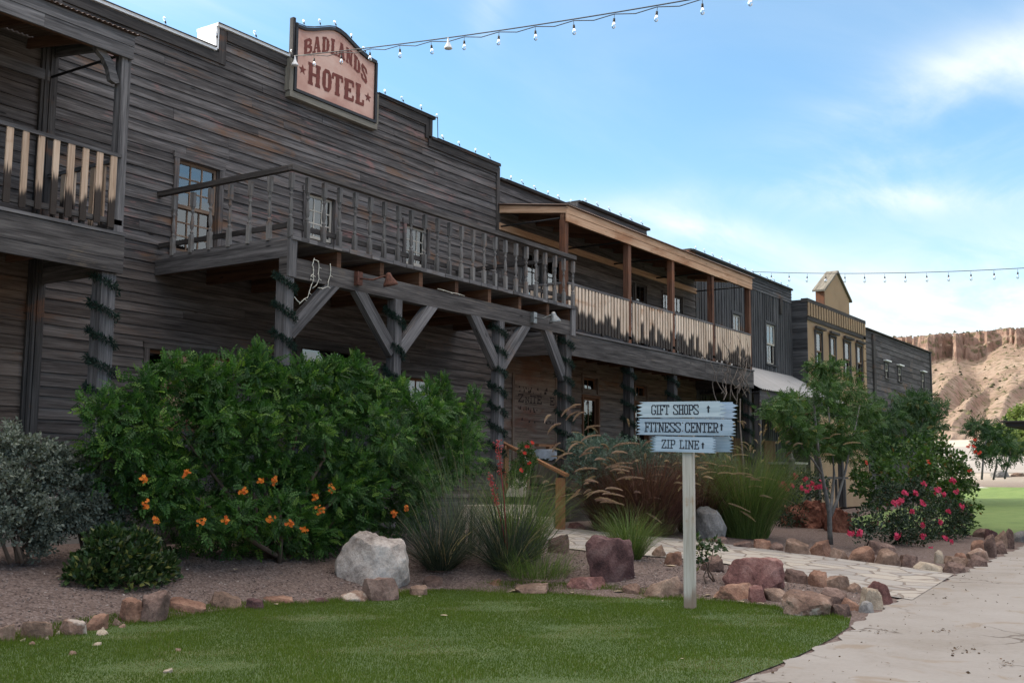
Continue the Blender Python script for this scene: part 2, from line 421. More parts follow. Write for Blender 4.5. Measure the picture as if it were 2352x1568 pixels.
M['redpost'] = wood('reddish_post', (0.055, 0.026, 0.018), (0.14, 0.068, 0.044), (0.22, 0.12, 0.08), (0.20, 0.08, 0.04), 0.4, 0.0, var=0.6)
M['rafter'] = wood('rafter_wood', (0.05, 0.026, 0.018), (0.12, 0.062, 0.038), (0.18, 0.10, 0.062), var=0.6)
M['batten'] = wood('batten_siding', (0.024, 0.025, 0.028), (0.062, 0.063, 0.068), (0.12, 0.12, 0.125), (0.12, 0.07, 0.045), 0.16, 0.0, var=0.8)
M['farwood'] = wood('far_gray_siding', (0.030, 0.027, 0.028), (0.072, 0.066, 0.068), (0.13, 0.121, 0.121), (0.15, 0.095, 0.065), 0.22, 0.0, var=0.8)
M['rail'] = wood('handrail_wood', (0.15, 0.068, 0.034), (0.26, 0.125, 0.064), (0.35, 0.19, 0.105), var=0.4)
M['signpost'] = wood('bleached_post', (0.30, 0.265, 0.215), (0.46, 0.43, 0.38), (0.56, 0.54, 0.49), (0.33, 0.20, 0.10), 0.25, 0.0, var=0.3, knots=0.7, mould=(.22, .35, (.17, .10, .06)))
M['signboard'] = wood('painted_sign_board', (0.24, 0.325, 0.41), (0.35, 0.45, 0.55), (0.43, 0.525, 0.615), (0.40, 0.30, 0.20), 0.0, 0.0, var=0.25, knots=0.35)
M['signboard_pale'] = wood('bleached_sign_board', (0.33, 0.42, 0.475), (0.45, 0.545, 0.605), (0.52, 0.605, 0.655), (0.40, 0.33, 0.25), 0.2, 0.0, var=0.2, knots=0.5)
M['sash'] = wood('window_sash', (0.085, 0.052, 0.035), (0.20, 0.135, 0.095), (0.30, 0.22, 0.165), var=0.6, knots=0)
M['sash_pale'] = wood('pale_sash', (0.28, 0.25, 0.21), (0.42, 0.39, 0.34), (0.5, 0.47, 0.42), var=0.3, knots=0)
M['reddoor'] = wood('red_brown_door', (0.07, 0.030, 0.017), (0.15, 0.07, 0.038), (0.22, 0.11, 0.065), var=0.5)
M['barrel'] = wood('barrel_stave', (0.05, 0.034, 0.028), (0.115, 0.086, 0.076), (0.18, 0.145, 0.13), var=0.7)
M['glass'] = glassmat('window_glass', 2.5, wav=0.04)
M['glass2'] = glassmat('window_glass_bright', 3.4, wav=0.03)
M['curtain'] = plain('white_curtain', (0.72, 0.72, 0.70), 0.9, spec=0.1)
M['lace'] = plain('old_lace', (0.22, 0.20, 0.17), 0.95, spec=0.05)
M['blind'] = plain('pale_blind', (0.78, 0.76, 0.70), 0.9, spec=0.1)
M['inside'] = plain('dark_room', (0.03, 0.028, 0.026), 0.9)
M['white'] = plain('white_metal_flashing', (0.80, 0.81, 0.82), 0.4, 0.0, 0.08, 5)
M['black'] = plain('black_metal', (0.018, 0.018, 0.02), 0.55)
M['cable'] = plain('black_cable', (0.03, 0.032, 0.04), 0.6)
M['rust'] = plain('rusted_iron', (0.11, 0.045, 0.03), 0.8, 0.2, 0.5, 30)
M['zinc'] = plain('dull_zinc', (0.25, 0.26, 0.26), 0.45, 0.6, 0.3, 20)
M['wire'] = plain('white_wire', (0.62, 0.60, 0.52), 0.6)
M['bulb'] = plain('clear_bulb', (0.8, 0.82, 0.85), 0.05, spec=0.8)
M['flood'] = plain('white_lamp', (0.78, 0.78, 0.78), 0.35)
M['plastic'] = plain('white_bag', (0.42, 0.45, 0.50), 0.35, 0.0, 0.15, 14, bump=0.6)
M['concrete_porch'] = plain('porch_concrete', (0.24, 0.235, 0.23), 0.9, 0, 0.2, 3)
M['palestone'] = plain('pale_limestone', (0.50, 0.44, 0.36), 0.9, 0, 0.3, 4, bump=0.5)
M['ink'] = plain('sign_black_paint', (0.012, 0.016, 0.028), 0.7)
M['stencil'] = plain('faded_stencil', (0.035, 0.018, 0.014), 0.95)
M['yellow'] = plain('yellow_label', (0.55, 0.42, 0.08), 0.7)

def translucent_bulb():
    mt = bpy.data.materials.new('bulb_glass'); mt.use_nodes = True; t = NT(mt.node_tree); t.n.clear()
    o = t.add('ShaderNodeOutputMaterial'); g = t.add('ShaderNodeBsdfGlossy'); g.inputs['Roughness'].default_value = 0.03
    tr = t.add('ShaderNodeBsdfTransparent'); tr.inputs[0].default_value = (0.93, 0.94, 0.95, 1)
    lw = t.add('ShaderNodeLayerWeight'); lw.inputs[0].default_value = 0.45
    mx = t.add('ShaderNodeMixShader', ins={0: lw.outputs[0], 1: tr.outputs[0], 2: g.outputs[0]}); t.l.new(mx.outputs[0], o.inputs[0])
    return mt
M['bulbglass'] = translucent_bulb()

def corrugated(name, color, metal=0.5):
    mt, t, b = newmat(name)
    pos = t.add('ShaderNodeNewGeometry').outputs['Position']
    n = t.noise(t.mapping(pos, (3, 1, 1)), 1.5, 5, 0.6)
    t.l.new(t.ramp(n, [(0.3, tuple(q*0.75 for q in color)), (0.7, color)]), b.inputs['Base Color'])
    b.inputs['Roughness'].default_value = 0.45; b.inputs['Metallic'].default_value = metal
    return mt
M['tin'] = corrugated('galvanised_tin', (0.27, 0.285, 0.30), 0.3)
M['rusttin'] = corrugated('rusty_tin', (0.20, 0.13, 0.10), 0.3)

def stucco():
    mt, t, b = newmat('tan_stucco'); pos = t.add('ShaderNodeNewGeometry').outputs['Position']
    n = t.noise(pos, 0.8, 5, 0.6); n2 = t.noise(pos, 30, 3, 0.6)
    c = t.ramp(n, [(0.3, (0.25, 0.165, 0.098)), (0.55, (0.31, 0.215, 0.13)), (0.75, (0.34, 0.20, 0.105))])
    t.l.new(c, b.inputs['Base Color']); b.inputs['Roughness'].default_value = 0.95; setbump(t, b, n2, 0.3, 0.01)
    return mt
M['stucco'] = stucco()

def signface():
    mt, t, b = newmat('faded_pink_sign'); pos = t.add('ShaderNodeNewGeometry').outputs['Position']
    n = t.noise(t.mapping(pos, (1.3, 1.3, 2.2)), 1.1, 6, 0.6, 0.4); n2 = t.noise(t.mapping(pos, (4, 4, 60)), 1, 3, 0.5)
    c = t.ramp(n, [(0.33, (0.47, 0.255, 0.205)), (0.5, (0.60, 0.375, 0.305)), (0.68, (0.66, 0.46, 0.385))])
    t.l.new(c, b.inputs['Base Color']); b.inputs['Roughness'].default_value = 0.8; setbump(t, b, n2, 0.25, 0.006)
    return mt
M['signface'] = signface()
M['signletter'] = plain('brown_red_lettering', (0.165, 0.045, 0.035), 0.8, 0, 0.25, 9)
M['signledge'] = wood('sign_ledge_wood', (0.10, 0.09, 0.075), (0.20, 0.185, 0.155), (0.30, 0.28, 0.235), var=0.4)

def rockmat(name, a, b_, c, scale=3.0, white=0.0):
    mt, t, b = newmat(name); pos = t.add('ShaderNodeNewGeometry').outputs['Position']
    n = t.noise(pos, scale, 8, 0.62, 0.3); n2 = t.noise(pos, scale*9, 5, 0.65); n3 = t.noise(t.mapping(pos, loc=(5, 2, 9)), scale*0.8, 4, 0.6)
    col = t.ramp(t.math('ADD', t.math('MULTIPLY', n, 0.7), t.math('MULTIPLY', n2, 0.3)), [(0.36, a), (0.5, b_), (0.63, c)])
    if white > 0: col = t.mix(t.math('MULTIPLY', t.smooth(n3, 0.62-white*0.12, 0.68-white*0.1), 0.75), col, (0.48, 0.43, 0.38))
    col = t.mix(t.math('MULTIPLY', t.smooth(t.noise(pos, 55, 4, 0.7), 0.56, 0.66), 0.45), col, tuple(q*.5 for q in a))
    t.l.new(col, b.inputs['Base Color']); b.inputs['Roughness'].default_value = 0.92; b.inputs['Specular IOR Level'].default_value = 0.2
    setbump(t, b, t.math('ADD', n2, n), 0.7, 0.02)
    return mt
M['r_tan'] = rockmat('tan_rock', (0.085, 0.058, 0.045), (0.20, 0.135, 0.103), (0.34, 0.245, 0.19), 3)
M['r_orange'] = rockmat('orange_rock', (0.085, 0.046, 0.034), (0.215, 0.122, 0.088), (0.34, 0.215, 0.155), 3)
M['r_brown'] = rockmat('brown_rock', (0.05, 0.034, 0.03), (0.135, 0.09, 0.076), (0.25, 0.175, 0.148), 3)
M['r_dark'] = rockmat('dark_maroon_rock', (0.045, 0.025, 0.026), (0.11, 0.06, 0.06), (0.17, 0.11, 0.105), 4)
M['r_white'] = rockmat('whitened_rock', (0.085, 0.053, 0.043), (0.20, 0.13, 0.10), (0.34, 0.25, 0.20), 3, white=.45)
M['r_pink'] = rockmat('pink_rock', (0.08, 0.038, 0.036), (0.195, 0.098, 0.088), (0.32, 0.19, 0.17), 3)
M['r_pale'] = rockmat('pale_boulder', (0.17, 0.14, 0.125), (0.41, 0.37, 0.34), (0.58, 0.54, 0.51), 2.2)
M['r_cream'] = rockmat('cream_rock', (0.22, 0.175, 0.13), (0.38, 0.32, 0.25), (0.48, 0.42, 0.34), 3)
M['r_gray'] = rockmat('gray_rock', (0.12, 0.115, 0.11), (0.22, 0.21, 0.20), (0.33, 0.32, 0.31), 3)
M['r_red'] = rockmat('red_sandstone', (0.06, 0.022, 0.016), (0.16, 0.065, 0.045), (0.27, 0.125, 0.085), 2.5)
M['leafdry'] = plain('dry_leaf', (0.46, 0.38, 0.27), 0.8, 0, 0.25, 20)

# plants
M['L_esp'] = leafmat('trumpet_bush_leaf', (0.014, 0.048, 0.012), (0.058, 0.145, 0.030), 0.35, 0.45, 0.3, (0.13, 0.23, 0.04), 0.85)
M['L_sage'] = leafmat('silver_sage_leaf', (0.07, 0.085, 0.068), (0.215, 0.24, 0.20), 0.15, 0.8, 0.1)
M['L_hedge'] = leafmat('gray_green_hedge_leaf', (0.05, 0.085, 0.068), (0.15, 0.21, 0.17), 0.15, 0.8, 0.1)
M['L_dwarf'] = leafmat('glossy_leaf', (0.012, 0.030, 0.010), (0.045, 0.085, 0.026), 0.2, 0.4, 0.4, (0.17, 0.18, 0.055), 0.86)
M['L_tree'] = leafmat('tree_leaf', (0.020, 0.055, 0.016), (0.066, 0.132, 0.034), 0.25, 0.55, 0.25, (0.16, 0.15, 0.03), 0.95)
M['L_tree2'] = leafmat('dark_tree_leaf', (0.016, 0.045, 0.020), (0.052, 0.105, 0.038), 0.25, 0.55, 0.25, (0.14, 0.11, 0.03), 0.96)
M['L_vine'] = leafmat('vine_leaf', (0.018, 0.05, 0.014), (0.065, 0.125, 0.03), 0.3, 0.5, 0.3, (0.15, 0.09, 0.03), 0.94)
M['L_rose'] = leafmat('rose_leaf', (0.010, 0.026, 0.014), (0.036, 0.062, 0.034), 0.2, 0.5, 0.3, (0.11, 0.04, 0.03), 0.93)
M['L_mesq'] = leafmat('mesquite_leaf', (0.10, 0.14, 0.04), (0.22, 0.27, 0.09), 0.3, 0.6, 0.2)
M['L_garland'] = leafmat('garland_needle', (0.006, 0.017, 0.013), (0.020, 0.045, 0.033), 0.05, 0.6, 0.2)
M['G_green'] = leafmat('green_blade', (0.045, 0.085, 0.022), (0.14, 0.20, 0.055), 0.3, 0.5, 0.3, (0.24, 0.21, 0.10), 0.90)
M['G_yucca'] = leafmat('yucca_blade', (0.016, 0.026, 0.019), (0.05, 0.068, 0.046), 0.1, 0.5, 0.3, (0.22, 0.17, 0.10), 0.92)
M['G_wisp'] = leafmat('wispy_blade', (0.05, 0.075, 0.045), (0.13, 0.17, 0.10), 0.2, 0.6, 0.2, (0.26, 0.22, 0.14), 0.85)
M['G_purple'] = leafmat('purple_blade', (0.034, 0.016, 0.014), (0.118, 0.056, 0.046), 0.2, 0.6, 0.2, (0.20, 0.12, 0.07), 0.90)
M['plume'] = leafmat('tan_plume', (0.25, 0.175, 0.13), (0.50, 0.39, 0.30), 0.35, 0.9, 0.1)
M['plume_p'] = leafmat('purplish_plume', (0.25, 0.155, 0.14), (0.47, 0.33, 0.29), 0.35, 0.9, 0.1)
M['F_orange'] = leafmat('orange_flower', (0.45, 0.08, 0.012), (0.62, 0.20, 0.025), 0.3, 0.6, 0.2)
M['F_pink'] = leafmat('pink_flower', (0.36, 0.015, 0.05), (0.55, 0.055, 0.14), 0.3, 0.6, 0.2)
M['F_red'] = leafmat('red_flower', (0.42, 0.02, 0.02), (0.6, 0.07, 0.04), 0.3, 0.6, 0.2)
M['F_coral'] = leafmat('coral_flower', (0.28, 0.035, 0.05), (0.45, 0.10, 0.11), 0.3, 0.6, 0.2)
M['bark'] = plain('gray_bark', (0.12, 0.115, 0.11), 0.9, 0, 0.35, 12, bump=0.5)
M['twig'] = plain('brown_twig', (0.09, 0.065, 0.05), 0.9, 0, 0.3, 12)
M['dryvine'] = plain('dry_vine', (0.20, 0.165, 0.14), 0.9, 0, 0.3, 12)

# ------------------------------------------------------------------ leaf clouds and grasses
def leaf_template(kind):
    if kind == 'pinnate':          # a stalk with four pairs of pointed leaflets and a tip one
        V, F = [], []
        def leaflet(o, d, L, w):
            d = np.array(d)/np.linalg.norm(d); s = np.array([-d[1], d[0], 0]); o = np.array(o); b = len(V)
            V.extend([o, o+d*L*.45+s*w+(0, 0, .03*L), o+d*L+(0, 0, -.12*L), o+d*L*.45-s*w+(0, 0, .03*L)]); F.append((b, b+1, b+2, b+3))
        for i in range(4):
            x = .18+i*.19; L = .36-.02*i
            for sg in (-1, 1): leaflet((x, 0, -.10*x*x), (.55, sg*.85, -.12), L, .085)
        leaflet((.9, 0, -.1), (1, 0, -.35), .36, .085)
        return np.array(V), np.array(F)
    if kind == 'oval': return np.array([(0, 0, 0), (.5, .3, .06), (1, 0, -.06), (.5, -.3, .06)]), np.array([(0, 1, 2, 3)])
    if kind == 'sprig':            # six small ovals round a short twig
        V, F = [], []
        for i in range(6):
            a = i*2.4; o = np.array([.12*i, 0, 0]); d = np.array([.55, .7*math.cos(a), .7*math.sin(a)]); s = np.cross(d, (.3, .9, .2)); s /= np.linalg.norm(s); b = len(V)
            V.extend([o, o+d*.22+s*.12, o+d*.46, o+d*.22-s*.12]); F.append((b, b+1, b+2, b+3))
        return np.array(V), np.array(F)
    if kind == 'flower':           # a small head of five petals
        V, F = [], []
        for i in range(5):
            a = i*2*math.pi/5; d = np.array([math.cos(a), math.sin(a), .35]); s = np.array([-math.sin(a), math.cos(a), 0]); b = len(V)
            V.extend([np.zeros(3), d*.6+s*.36, d*1.0+(0, 0, -.1), d*.6-s*.36]); F.append((b, b+1, b+2, b+3))
        return np.array(V), np.array(F)
TEMPL = {k: leaf_template(k) for k in ('pinnate', 'oval', 'sprig', 'flower')}

def scatter(templ, P, D, size, rnd, roll=None, nrm=None):
    """copies of a leaf at points P pointing along D; returns V,F,r"""
    tv, tf = TEMPL[templ]; n = len(P)
    D = D/np.linalg.norm(D, axis=1)[:, None]
    N = RNG.normal(size=(n, 3))*0.55 + (np.array([0, 0, 1.0]) if nrm is None else nrm)
    Sd = np.cross(N, D); Sd /= np.linalg.norm(Sd, axis=1)[:, None]+1e-9; U = np.cross(D, Sd)
    sz = np.broadcast_to(np.asarray(size, float), (n,))
    V = P[:, None, :] + sz[:, None, None]*(tv[None, :, 0, None]*D[:, None] + tv[None, :, 1, None]*Sd[:, None] + tv[None, :, 2, None]*U[:, None])
    F = tf[None] + (np.arange(n)*len(tv))[:, None, None]
    return V.reshape(-1, 3), F.reshape(-1, tf.shape[1]), np.repeat(rnd, len(tf))

def cloud_points(blobs, n, inner=0.35):
    """points in the outer shells of ellipsoids (c, rx, ry, rz); returns P, outward normals"""
    vol = np.array([b[1]*b[2]+b[2]*b[3]+b[1]*b[3] for b in blobs]); cnt = np.maximum(1, (n*vol/vol.sum()).astype(int))
    Ps, Ns = [], []
    for (c, a, b_, h), k in zip(blobs, cnt):
        d = RNG.normal(size=(k, 3)); d /= np.linalg.norm(d, axis=1)[:, None]
        rr = inner + (1-inner)*RNG.random(k)**0.5
        rr *= 1+0.13*np.sin(d[:, 0]*9+c[0]*7)*np.cos(d[:, 2]*8+c[2]*5)
        Ps.append(np.array(c) + d*rr[:, None]*np.array([a, b_, h])); Ns.append(d)
    return np.concatenate(Ps), np.concatenate(Ns)

def foliage(name, blobs, n, templ, size, mat, parent, droop=0.2, upb=0.35, inner=0.35, var=0.35, clumps=0, share=.8, cr=.34):
    if clumps:
        sub = []
        for c, a, b_, h in blobs:
            d = RNG.normal(size=(clumps, 3)); d /= np.linalg.norm(d, axis=1)[:, None]
            for q in d:
                k = cr*(.65+.7*RNG.random()); sub.append((np.array(c)+q*np.array([a, b_, h])*(.82+.22*RNG.random()), a*k*1.15, b_*k*1.15, h*k*.85))
        P1, N1 = cloud_points(sub, int(n*share), .1); P2, N2 = cloud_points(blobs, int(n*(1-share)), inner*.6)
        P = np.concatenate([P1, P2]); N = np.concatenate([N1, N2])
    else: P, N = cloud_points(blobs, n, inner)
    D = N + RNG.normal(size=P.shape)*0.55 + np.array([0, 0, upb-droop])
    r = RNG.random(len(P))
    gz = ground(P[:, 0], P[:, 1])+0.03
    k = P[:, 2] > gz; P, D, r, N = P[k], D[k], r[k], N[k]
    V, F, rr = scatter(templ, P, D, size*(1-var+2*var*RNG.random(len(P))), r, nrm=N*0.8+np.array([0, 0, .6]))
    return bigmesh(name, V, F, rr, mat, parent)

def blades(n, c, br, height, spread, width, curve=0.6, seg=4, tilt0=0.15, hv=0.3, mask=None):
    """arching strips from a clump at c; returns V,F,r"""
    a = RNG.random(n)*2*math.pi; rr = br*np.sqrt(RNG.random(n))
    base = np.array(c) + np.stack([np.cos(a)*rr, np.sin(a)*rr, np.zeros(n)], 1)
    az = a + RNG.normal(size=n)*0.5
    if mask is not None: az = mask[0] + (RNG.random(n)-.5)*mask[1]
    L = height*(1-hv+2*hv*RNG.random(n)); th0 = tilt0*RNG.random(n) + 0.05; th1 = th0 + spread*(0.35+0.9*RNG.random(n))
    dirh = np.stack([np.cos(az), np.sin(az), np.zeros(n)], 1); side = np.stack([-np.sin(az), np.cos(az), np.zeros(n)], 1)
    tw = RNG.normal(size=n)*0.8
    sd = side*np.cos(tw)[:, None] + dirh*np.sin(tw)[:, None]
    P = base.copy(); out = []
    for i in range(seg+1):
        t = i/seg; w = width*(1-t**1.5*0.92)*0.5
        out.append(np.stack([P-sd*w, P+sd*w], 1))
        th = th0 + (th1-th0)*(t**(1/curve) if curve > 0 else t)
        P = P + (dirh*np.sin(th)[:, None] + np.array([0, 0, 1.])*np.cos(th)[:, None])*(L/seg)[:, None]
    V = np.stack(out, 1).reshape(n, -1, 3)
    F = []
    for i in range(seg): F.append((2*i, 2*i+1, 2*i+3, 2*i+2))
    F = np.array(F)[None] + (np.arange(n)*2*(seg+1))[:, None, None]
    tip = P; tipd = (dirh*np.sin(th)[:, None] + np.array([0, 0, 1.])*np.cos(th)[:, None])
    return V.reshape(-1, 3), F.reshape(-1, 4), np.repeat(RNG.random(n), seg), tip, tipd

def plume_mesh(name, tips, dirs, L, rad, mat, parent, nh=150):
    """foxtail heads: fine bristles round bent spindles"""
    Vs, Fs, rs = [], [], []; off = 0
    for tp, d in zip(tips, dirs):
        d = d/np.linalg.norm(d); l = L*(0.75+0.5*random.random()); t = RNG.random(nh)
        bend = np.array([d[0], d[1], -0.9])*0.42
        ax = tp + d*(t*l)[:, None] + bend*((t**2)*l)[:, None]
        pr = rad*np.sin(np.pi*np.clip(t*0.9+0.08, 0, 1))**0.7
        q = RNG.normal(size=(nh, 3)); q -= (q@d)[:, None]*d; q /= np.linalg.norm(q, axis=1)[:, None]
        o = ax; e = ax + q*pr[:, None] + d*(0.25*l*0.25)
        s = np.cross(q, d)*0.0048
        V = np.stack([o-s, o+s, e+s*.6, e-s*.6], 1).reshape(-1, 3); F = np.arange(nh*4).reshape(-1, 4)+off; off += nh*4
        Vs.append(V); Fs.append(F); rs.append(np.clip(RNG.random(nh)*0.5+random.random()*0.5, 0, 1))
    return bigmesh(name, np.concatenate(Vs), np.concatenate(Fs), np.concatenate(rs), mat, parent)

# ================================================================== THE SETTING
def gravelmat():
    mt, t, b = newmat('ground_gravel'); pos = t.add('ShaderNodeNewGeometry').outputs['Position']
    v = t.add('ShaderNodeTexVoronoi'); v.inputs['Scale'].default_value = 42; t.l.new(pos, v.inputs['Vector'])
    n = t.noise(pos, 0.9, 5, 0.6); n2 = t.noise(pos, 14, 4, 0.6)
    c = t.ramp(t.add('ShaderNodeSeparateXYZ', ins={0: v.outputs['Color']}).outputs[0], [(0.1, (0.085, 0.062, 0.056)), (0.55, (0.155, 0.118, 0.107)), (0.95, (0.27, 0.22, 0.205))])
    c = t.mix(0.45, c, t.ramp(n2, [(0.3, (0.10, 0.074, 0.066)), (0.7, (0.175, 0.135, 0.122))]))
    c = t.mix(t.math('MULTIPLY', t.smooth(n, 0.42, 0.7), 0.35), c, (0.16, 0.115, 0.095))
    sx_ = t.add('ShaderNodeSeparateXYZ', ins={0: pos})
    far = t.smooth(sx_.outputs[0], 60, 80)
    nf = t.noise(pos, 0.25, 6, 0.6)
    c = t.mix(far, c, t.ramp(nf, [(0.35, (0.40, 0.35, 0.29)), (0.7, (0.52, 0.47, 0.40))]))
    t.l.new(c, b.inputs['Base Color']); b.inputs['Roughness'].default_value = 0.95; b.inputs['Specular IOR Level'].default_value = 0.15
    setbump(t, b, v.outputs['Distance'], 0.8, 0.02)
    return mt
M['gravel'] = gravelmat()

def sheet(name, pairs, lift, mat, nsub=6, kind='structure'):
    """a strip laid on the ground between pairs of (x,y) points"""
    V, F, uv = [], [], []; n = nsub+1
    for a, b_ in pairs:
        for i in range(n):
            t = i/nsub; x = a[0]+(b_[0]-a[0])*t; y = a[1]+(b_[1]-a[1])*t
            V.append((x, y, float(ground(x, y))+lift))
    for i in range(len(pairs)-1):
        for j in range(nsub): F.append((i*n+j, i*n+j+1, (i+1)*n+j+1, (i+1)*n+j))
    me = bpy.data.meshes.new(name); me.from_pydata(V, [], F)
    # face up
    me.update()
    if me.polygons[0].normal.z < 0: me.flip_normals()
    o = link(name, me, None, mat); o['kind'] = kind
    return o

xs = np.concatenate([np.arange(-60, 0, 5), np.arange(0, 34, 0.4), np.arange(34, 80, 1.0), np.arange(80, 181, 5)])
ys = np.concatenate([np.arange(-120, -4, 8), np.arange(-4, 15, 0.35), np.arange(15, 30, 2.0), np.arange(30, 161, 10)])
XX, YY = np.meshgrid(xs, ys, indexing='ij'); ZZ = ground(XX, YY)
V = np.stack([XX, YY, ZZ], -1).reshape(-1, 3); ny = len(ys)
ii, jj = np.meshgrid(np.arange(len(xs)-1), np.arange(ny-1), indexing='ij'); q = (ii*ny+jj).ravel()
F = np.stack([q, q+ny, q+ny+1, q+1], 1)
g = bigmesh('ground', V, F, np.zeros(len(F)), M['gravel'], None, True); g['kind'] = 'structure'

def concretemat():
    mt, t, b = newmat('drive_concrete'); pos = t.add('ShaderNodeNewGeometry').outputs['Position']
    n = t.noise(pos, 0.7, 8, 0.62, 0.4); n2 = t.noise(pos, 22, 5, 0.65); n3 = t.noise(t.mapping(pos, loc=(9, 4, 0)), 1.4, 7, 0.62, 0.6)
    c = t.ramp(t.math('ADD', t.math('MULTIPLY', n, 0.75), t.math('MULTIPLY', n2, 0.25)), [(0.3, (0.22, 0.197, 0.17)), (0.5, (0.285, 0.266, 0.246)), (0.7, (0.325, 0.309, 0.29))])
    c = t.mix(t.math('MULTIPLY', t.smooth(n3, 0.57, 0.64), 0.6), c, (0.235, 0.185, 0.135))
    w = t.add('ShaderNodeTexVoronoi', feature='DISTANCE_TO_EDGE'); w.inputs['Scale'].default_value = 0.42
    wv = t.add('ShaderNodeVectorMath', operation='ADD', ins={0: pos})
    nn = t.add('ShaderNodeTexNoise'); nn.inputs['Scale'].default_value = 1.6; nn.inputs['Detail'].default_value = 6; t.l.new(pos, nn.inputs['Vector']); t.l.new(nn.outputs['Color'], wv.inputs[1])
    t.l.new(wv.outputs[0], w.inputs['Vector'])
    crack = t.math('MULTIPLY', t.smooth(w.outputs[0], 0.012, 0.002), t.smooth(t.noise(pos, 0.5, 3, 0.5), 0.47, 0.56))
    c = t.mix(t.math('MULTIPLY', crack, 0.75), c, (0.10, 0.08, 0.065))
    sp = t.smooth(t.noise(pos, 6.5, 6, 0.75), 0.65, 0.70)
    c = t.mix(t.math('MULTIPLY', sp, 0.75), c, (0.12, 0.085, 0.065))
    t.l.new(c, b.inputs['Base Color']); b.inputs['Roughness'].default_value = 0.93; b.inputs['Specular IOR Level'].default_value = 0.2
    setbump(t, b, t.math('SUBTRACT', t.math('ADD', n2, n), crack), 0.5, 0.015)
    return mt
M['concrete'] = concretemat()
DX = np.array([-40, 0, 7.3, 8.7, 10.8, 11.3, 12.9, 14.5, 16.2, 20, 26, 34, 49, 62, 75.])
DY = np.array([2.9, 2.95, 3.05, 3.09, 3.33, 3.45, 3.55, 3.65, 3.78, 4.0, 4.4, 5.4, 5.0, 2.0, -2.0])
dxs = np.concatenate([np.arange(-40, 4, 4), np.arange(4, 30.6, 0.12)])
wob = lambda x: 0.03*np.sin(x*3.1)+0.035*np.sin(x*7.7+1)+.02*np.sin(x*17)
sheet('concrete_drive', [((x, float(np.interp(x, DX, DY)-.05+wob(x))), (x, -14.0)) for x in dxs], 0.012, M['concrete'], 16)

def flagmat():
    mt, t, b = newmat('flagstone'); pos = t.add('ShaderNodeNewGeometry').outputs['Position']
    nn = t.add('ShaderNodeTexNoise'); nn.inputs['Scale'].default_value = 1.1; nn.inputs['Detail'].default_value = 3; t.l.new(pos, nn.inputs['Vector'])
    wv = t.add('ShaderNodeVectorMath', operation='MULTIPLY_ADD', ins={0: nn.outputs['Color'], 1: (0.35, 0.35, 0), 2: pos})
    fl = t.mapping(wv.outputs[0], (1, 1, 0))
    e = t.add('ShaderNodeTexVoronoi', feature='DISTANCE_TO_EDGE'); e.inputs['Scale'].default_value = 2.3; t.l.new(fl, e.inputs['Vector'])
    v = t.add('ShaderNodeTexVoronoi'); v.inputs['Scale'].default_value = 2.3; t.l.new(fl, v.inputs['Vector'])
    sx_ = t.add('ShaderNodeSeparateXYZ', ins={0: v.outputs['Color']}).outputs[0]
    c = t.ramp(sx_, [(0.0, (0.235, 0.225, 0.215)), (0.4, (0.33, 0.31, 0.285)), (0.75, (0.37, 0.335, 0.285)), (1.0, (0.285, 0.28, 0.275))])
    c = t.mix(t.math('MULTIPLY', t.smooth(t.noise(pos, 4, 6, 0.65), 0.5, 0.72), 0.4), c, (0.29, 0.245, 0.20))
    j = t.smooth(e.outputs[0], 0.05, 0.018)
    c = t.mix(t.math('MULTIPLY', j, 0.85), c, (0.17, 0.135, 0.11))
    t.l.new(c, b.inputs['Base Color']); b.inputs['Roughness'].default_value = 0.9
    setbump(t, b, t.math('SUBTRACT', t.noise(pos, 18, 4, 0.6), t.math('MULTIPLY', j, 2)), 0.6, 0.02)
    return mt
M['flag'] = flagmat()
pp = [((1222, 1226), (1230, 1206)), ((1308, 1262), (1330, 1217)), ((1430, 1275), (1430, 1228)), ((1555, 1283), (1520, 1236)), ((1664, 1296), (1620, 1244)),
      ((1723, 1306), (1700, 1256)), ((1853, 1332), (1820, 1270)), ((1948, 1345), (1940, 1286)), ((2043, 1372), (2060, 1302)), ((2095, 1380), (2192, 1320))]
pw = [(gpt(*a)[:2], gpt(*b_)[:2]) for a, b_ in pp]
sheet('flagstone_path', pw, 0.018, M['flag'], 8)

def lawnmat(name, a, b_, c_):
    mt, t, b = newmat(name); pos = t.add('ShaderNodeNewGeometry').outputs['Position']
    n = t.noise(t.mapping(pos, (0.8, 1.5, 1), (0, 0, R(30))), 1.2, 6, 0.6, 0.4); n2 = t.noise(pos, 60, 3, 0.6)
    c = t.ramp(t.math('ADD', t.math('MULTIPLY', n, 0.6), t.math('MULTIPLY', n2, 0.4)), [(0.32, a), (0.5, b_), (0.7, c_)])
    t.l.new(c, b.inputs['Base Color']); b.inputs['Roughness'].default_value = 0.9; setbump(t, b, n2, 0.5, 0.01)
    return mt
M['lawn'] = lawnmat('lawn_soil', (0.040, 0.072, 0.016), (0.060, 0.102, 0.025), (0.105, 0.118, 0.045))
M['lawnfar'] = lawnmat('far_lawn_turf', (0.075, 0.125, 0.025), (0.12, 0.19, 0.042), (0.16, 0.21, 0.06))
LP = [(-12, 2.9), (0, 2.95), (4, 3.0), (7.3, 3.05), (8.0, 3.05), (8.7, 3.09), (9.6, 3.17), (10.4, 3.28), (11.0, 3.45), (11.3, 3.85), (11.45, 4.4), (11.62, 5.2), (11.62, 5.8), (11.45, 6.6), (11.2, 7.4), (10.9, 8.1), (10.3, 8.3), (9.6, 8.25), (9.0, 8.3), (8.5, 8.55), (8.0, 8.68), (7.2, 8.66), (6.4, 8.66), (5.6, 8.5), (5.0, 8.3), (3.5, 8.2), (0, 8.2), (-12, 8.3)]
